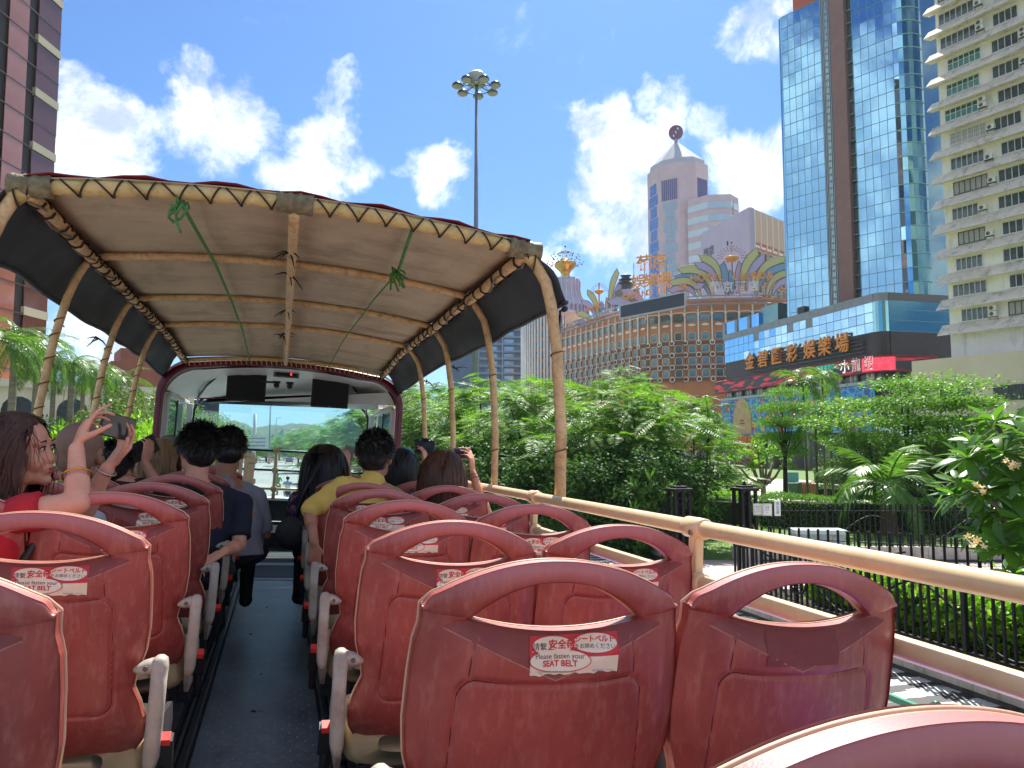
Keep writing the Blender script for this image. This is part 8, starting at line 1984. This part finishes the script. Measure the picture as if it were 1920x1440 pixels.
# --- man in the yellow shirt, arm hanging into the aisle
hc = B(704,852,4.47); nk = hc + V((-.01,-.06,-.165)); sh_ = B(645,912,4.32); el = B(580,955,4.30); wr = B(590,1022,4.22)
yel = pm('yellow_shirt', lin((232,198,104)), lin((216,180,88)), rough=.85, scale=9)
t, c_, F_, R_h, U_ = person('man in a yellow shirt with short black hair, arm resting down the aisle side', (nk.x-.02,4.42,-.62), nk, hc, (.32,1,.0), skinB, yel,
   {-1: dict(sh=sh_, el=el, wr=wr, sleeve=1.12, hand=dict(D=V((.02,-.05,-1)), N=V((.2,1,0)), side=1, curl=(.5,.6,.65,.7), s=1.0)), 1: dict(sh=nk+V((.20,.0,-.10)), el=nk+V((.29,.05,-.34)), wr=nk+V((.15,.3,-.34)), sleeve=1.1)}, hair=hairblk, nstr=3600, hlen=.028, hs=1.12, shw=.21, collar=True, girth=1.12, wr=.016)
# --- woman with teal cap and black camera
hc = B(754,872,5.24); nk = hc + V((.0,-.03,-.165)); wr = B(797,868,5.36)
t, c_, F_, R_h, U_ = person('woman in a grey print top and teal cap raising a black camera', (nk.x,5.22,-.62), nk, hc, (.45,1,.0), skinA, pm('grey_print_top', lin((120,118,126)), lin((60,60,66)), rough=.85, scale=60, thr=(.45,.55)),
   {1: dict(el=nk+V((.27,.06,-.20)), wr=wr, sleeve=.5, hand=dict(D=V((-.05,.1,.5)), N=V((-.6,.4,0)), side=-1, curl=(.5,.6,.6,.65), s=.95)), -1: dict(el=nk+V((-.2,.12,-.25)), wr=nk+V((.1,.3,.0)))}, hair=hairblk, hkind='bob', hlen=.16, nstr=2200, hs=1.0, shw=.18)
cap = thing('cap', 'teal cap on the dark haired woman with the camera', 'cap', BUS @ T(c_ + V((nk.x,5.22,-.62)))); m = MB(); m.ell(-F_*.005 + U_*.055, R_h*.088, F_*.098, U_*.070, 18, 10); part(cap, 'crown', m, pm('teal_cap', lin((70,150,170)), rough=.7), True)
cc = B(797,838,5.42); ct = thing('camera', 'black camera held up between the two women on the right', 'camera', BUS @ T(cc) @ RZ(-.3)); m = MB(); m.box(-.07,.07,-.025,.025,-.045,.045); m.box(-.025,.025,-.02,.02,.045,.062); bevel(part(ct, 'body', m, black), .006); m = MB(); m.tube([(0,.025,0),(0,.10,0)], .036, 16); part(ct, 'lens_barrel', m, black, True); m = MB(); m.box(-.04,.04,-.0275,-.0255,-.03,.03); part(ct, 'screen', m, pm('phone_screen', (.02,.025,.03)))
# --- brown haired woman, arm raised with a phone
hc = B(831,884,4.46); nk = hc + V((-.0,-.02,-.18)); wr = B(886,886,4.52); el = B(912,965,4.40)
t, c_, F_, R_h, U_ = person('woman with smooth brown hair and bare shoulders lifting a phone in her right hand', (nk.x,4.42,-.62), nk, hc, (.25,1,.02), skinA, pm('dusky_top', lin((70,40,44)), rough=.9),
   {1: dict(sh=nk+V((.165,.0,-.085)), el=el, wr=wr, hand=dict(D=V((-.12,.03,1)), N=V((-.8,.5,0)), side=-1, curl=(.35,.45,.55,.6), s=1.0)), -1: dict(el=nk+V((-.2,.12,-.28)), wr=nk+V((.0,.3,-.15)))}, hair=hairbrn, hkind='long', hlen=.24, nstr=3000, hs=1.06, sleeveless=True, shw=.165, vox=.007, strw=.004)
for k in range(2): ring(t, (wr.lerp(el,.08+.07*k)-V((nk.x,4.42,-.62))), wr-el, .031, .0022, hairblk, 'bracelet')
phone('slim phone held upright by the brown haired woman', B(866,850,4.60), V((1,.2,.05)), V((0,-.1,1)), (.12,.07,.008), pm('phone_pale_edge', lin((170,170,176)), rough=.3))
# --- bag in the aisle beside the yellow shirted man
bc = B(548,1000,5.1); bt = thing('shoulder_bag', 'black shoulder bag hanging into the aisle beside the black cap woman', 'bag', BUS @ T(bc)); m = MB(); m.ell((0,0,0),(.10,0,.03),(0,.07,0),(-.03,0,.10),14,10); part(bt, 'bag_body', m, pm('bag_nylon', (.014,.016,.022), (.03,.032,.04), rough=.7, scale=30, bump=.2), True)
m = MB(); m.tube([(.02,0,.08),(.05,-.02,.25),(.12,0,.42)], .012, 6); part(bt, 'strap', m, black, True); m = MB(); m.tube([(.07,-.06,-.04),(.08,-.06,.05)], .02, 10); part(bt, 'bottle', m, pm('bottle_grey', lin((90,100,110)), rough=.3), True)
bpy.data.scenes.remove(TMP)
# dry leaves and scraps on the aisle
leafb = pm('dry_leaf', (.03,.018,.010), (.06,.035,.02), rough=.9, scale=30)
for i, (px, py, lab) in enumerate(((474,1335,'curled dark dry leaf in the middle of the aisle, nearest one'),(488,1266,'tiny dark leaf scrap on the aisle mat beyond the curled leaf'),(470,1190,'small leaf scrap halfway along the aisle'),(560,1137,'leaf scrap by the right seat track'),(575,1172,'crumpled scrap against the right seat track'),(500,1140,'faint scrap near the far end of the aisle'))):
    d = BINV.to_3x3() @ pix_dir(px, py); c = d*((HF+.016)/d.z); s = .022 if i == 0 else .012
    random.seed(i+40); mb = MB(); pts = [(s*math.cos(k*1.05)*random.uniform(.5,1.4), .45*s*math.sin(k*1.05)*random.uniform(.6,1.2), .004*math.sin(k*2.2)+.004) for k in range(6)]
    mb.add(pts+[(0,0,.009)], [(k,(k+1)%6,6) for k in range(6)]); mb.tube([(s,0,.003),(s*1.6,.004,.003),(s*2,-.003,.002)], .0012, 4)
    t = thing('dry_leaf', lab, 'leaf', BUS @ T(c) @ RZ(i*1.1), 'leaf scraps on the aisle floor'); part(t, 'blade', mb, leafb)
# ---------------------------------------------------------------- thin air over the town
m = MB(); m.box(-700, 800, -60, 1650, -2.6, 180)
hzm = bpy.data.materials.new('haze'); hzm.use_nodes = True; N_ = hzm.node_tree.nodes; N_.remove(N_['Principled BSDF']); pv = N_.new('ShaderNodeVolumePrincipled'); pv.inputs['Color'].default_value = (.86,.92,1,1); pv.inputs['Density'].default_value = .00012; pv.inputs['Anisotropy'].default_value = .2
hzm.node_tree.links.new(pv.outputs[0], N_['Material Output'].inputs['Volume'])
o = put('haze', m.mesh('haze', hzm)); o['kind'] = 'stuff'

for me_ in bpy.data.meshes: me_.validate()
assert not any(o.modifiers for o in bpy.data.objects)
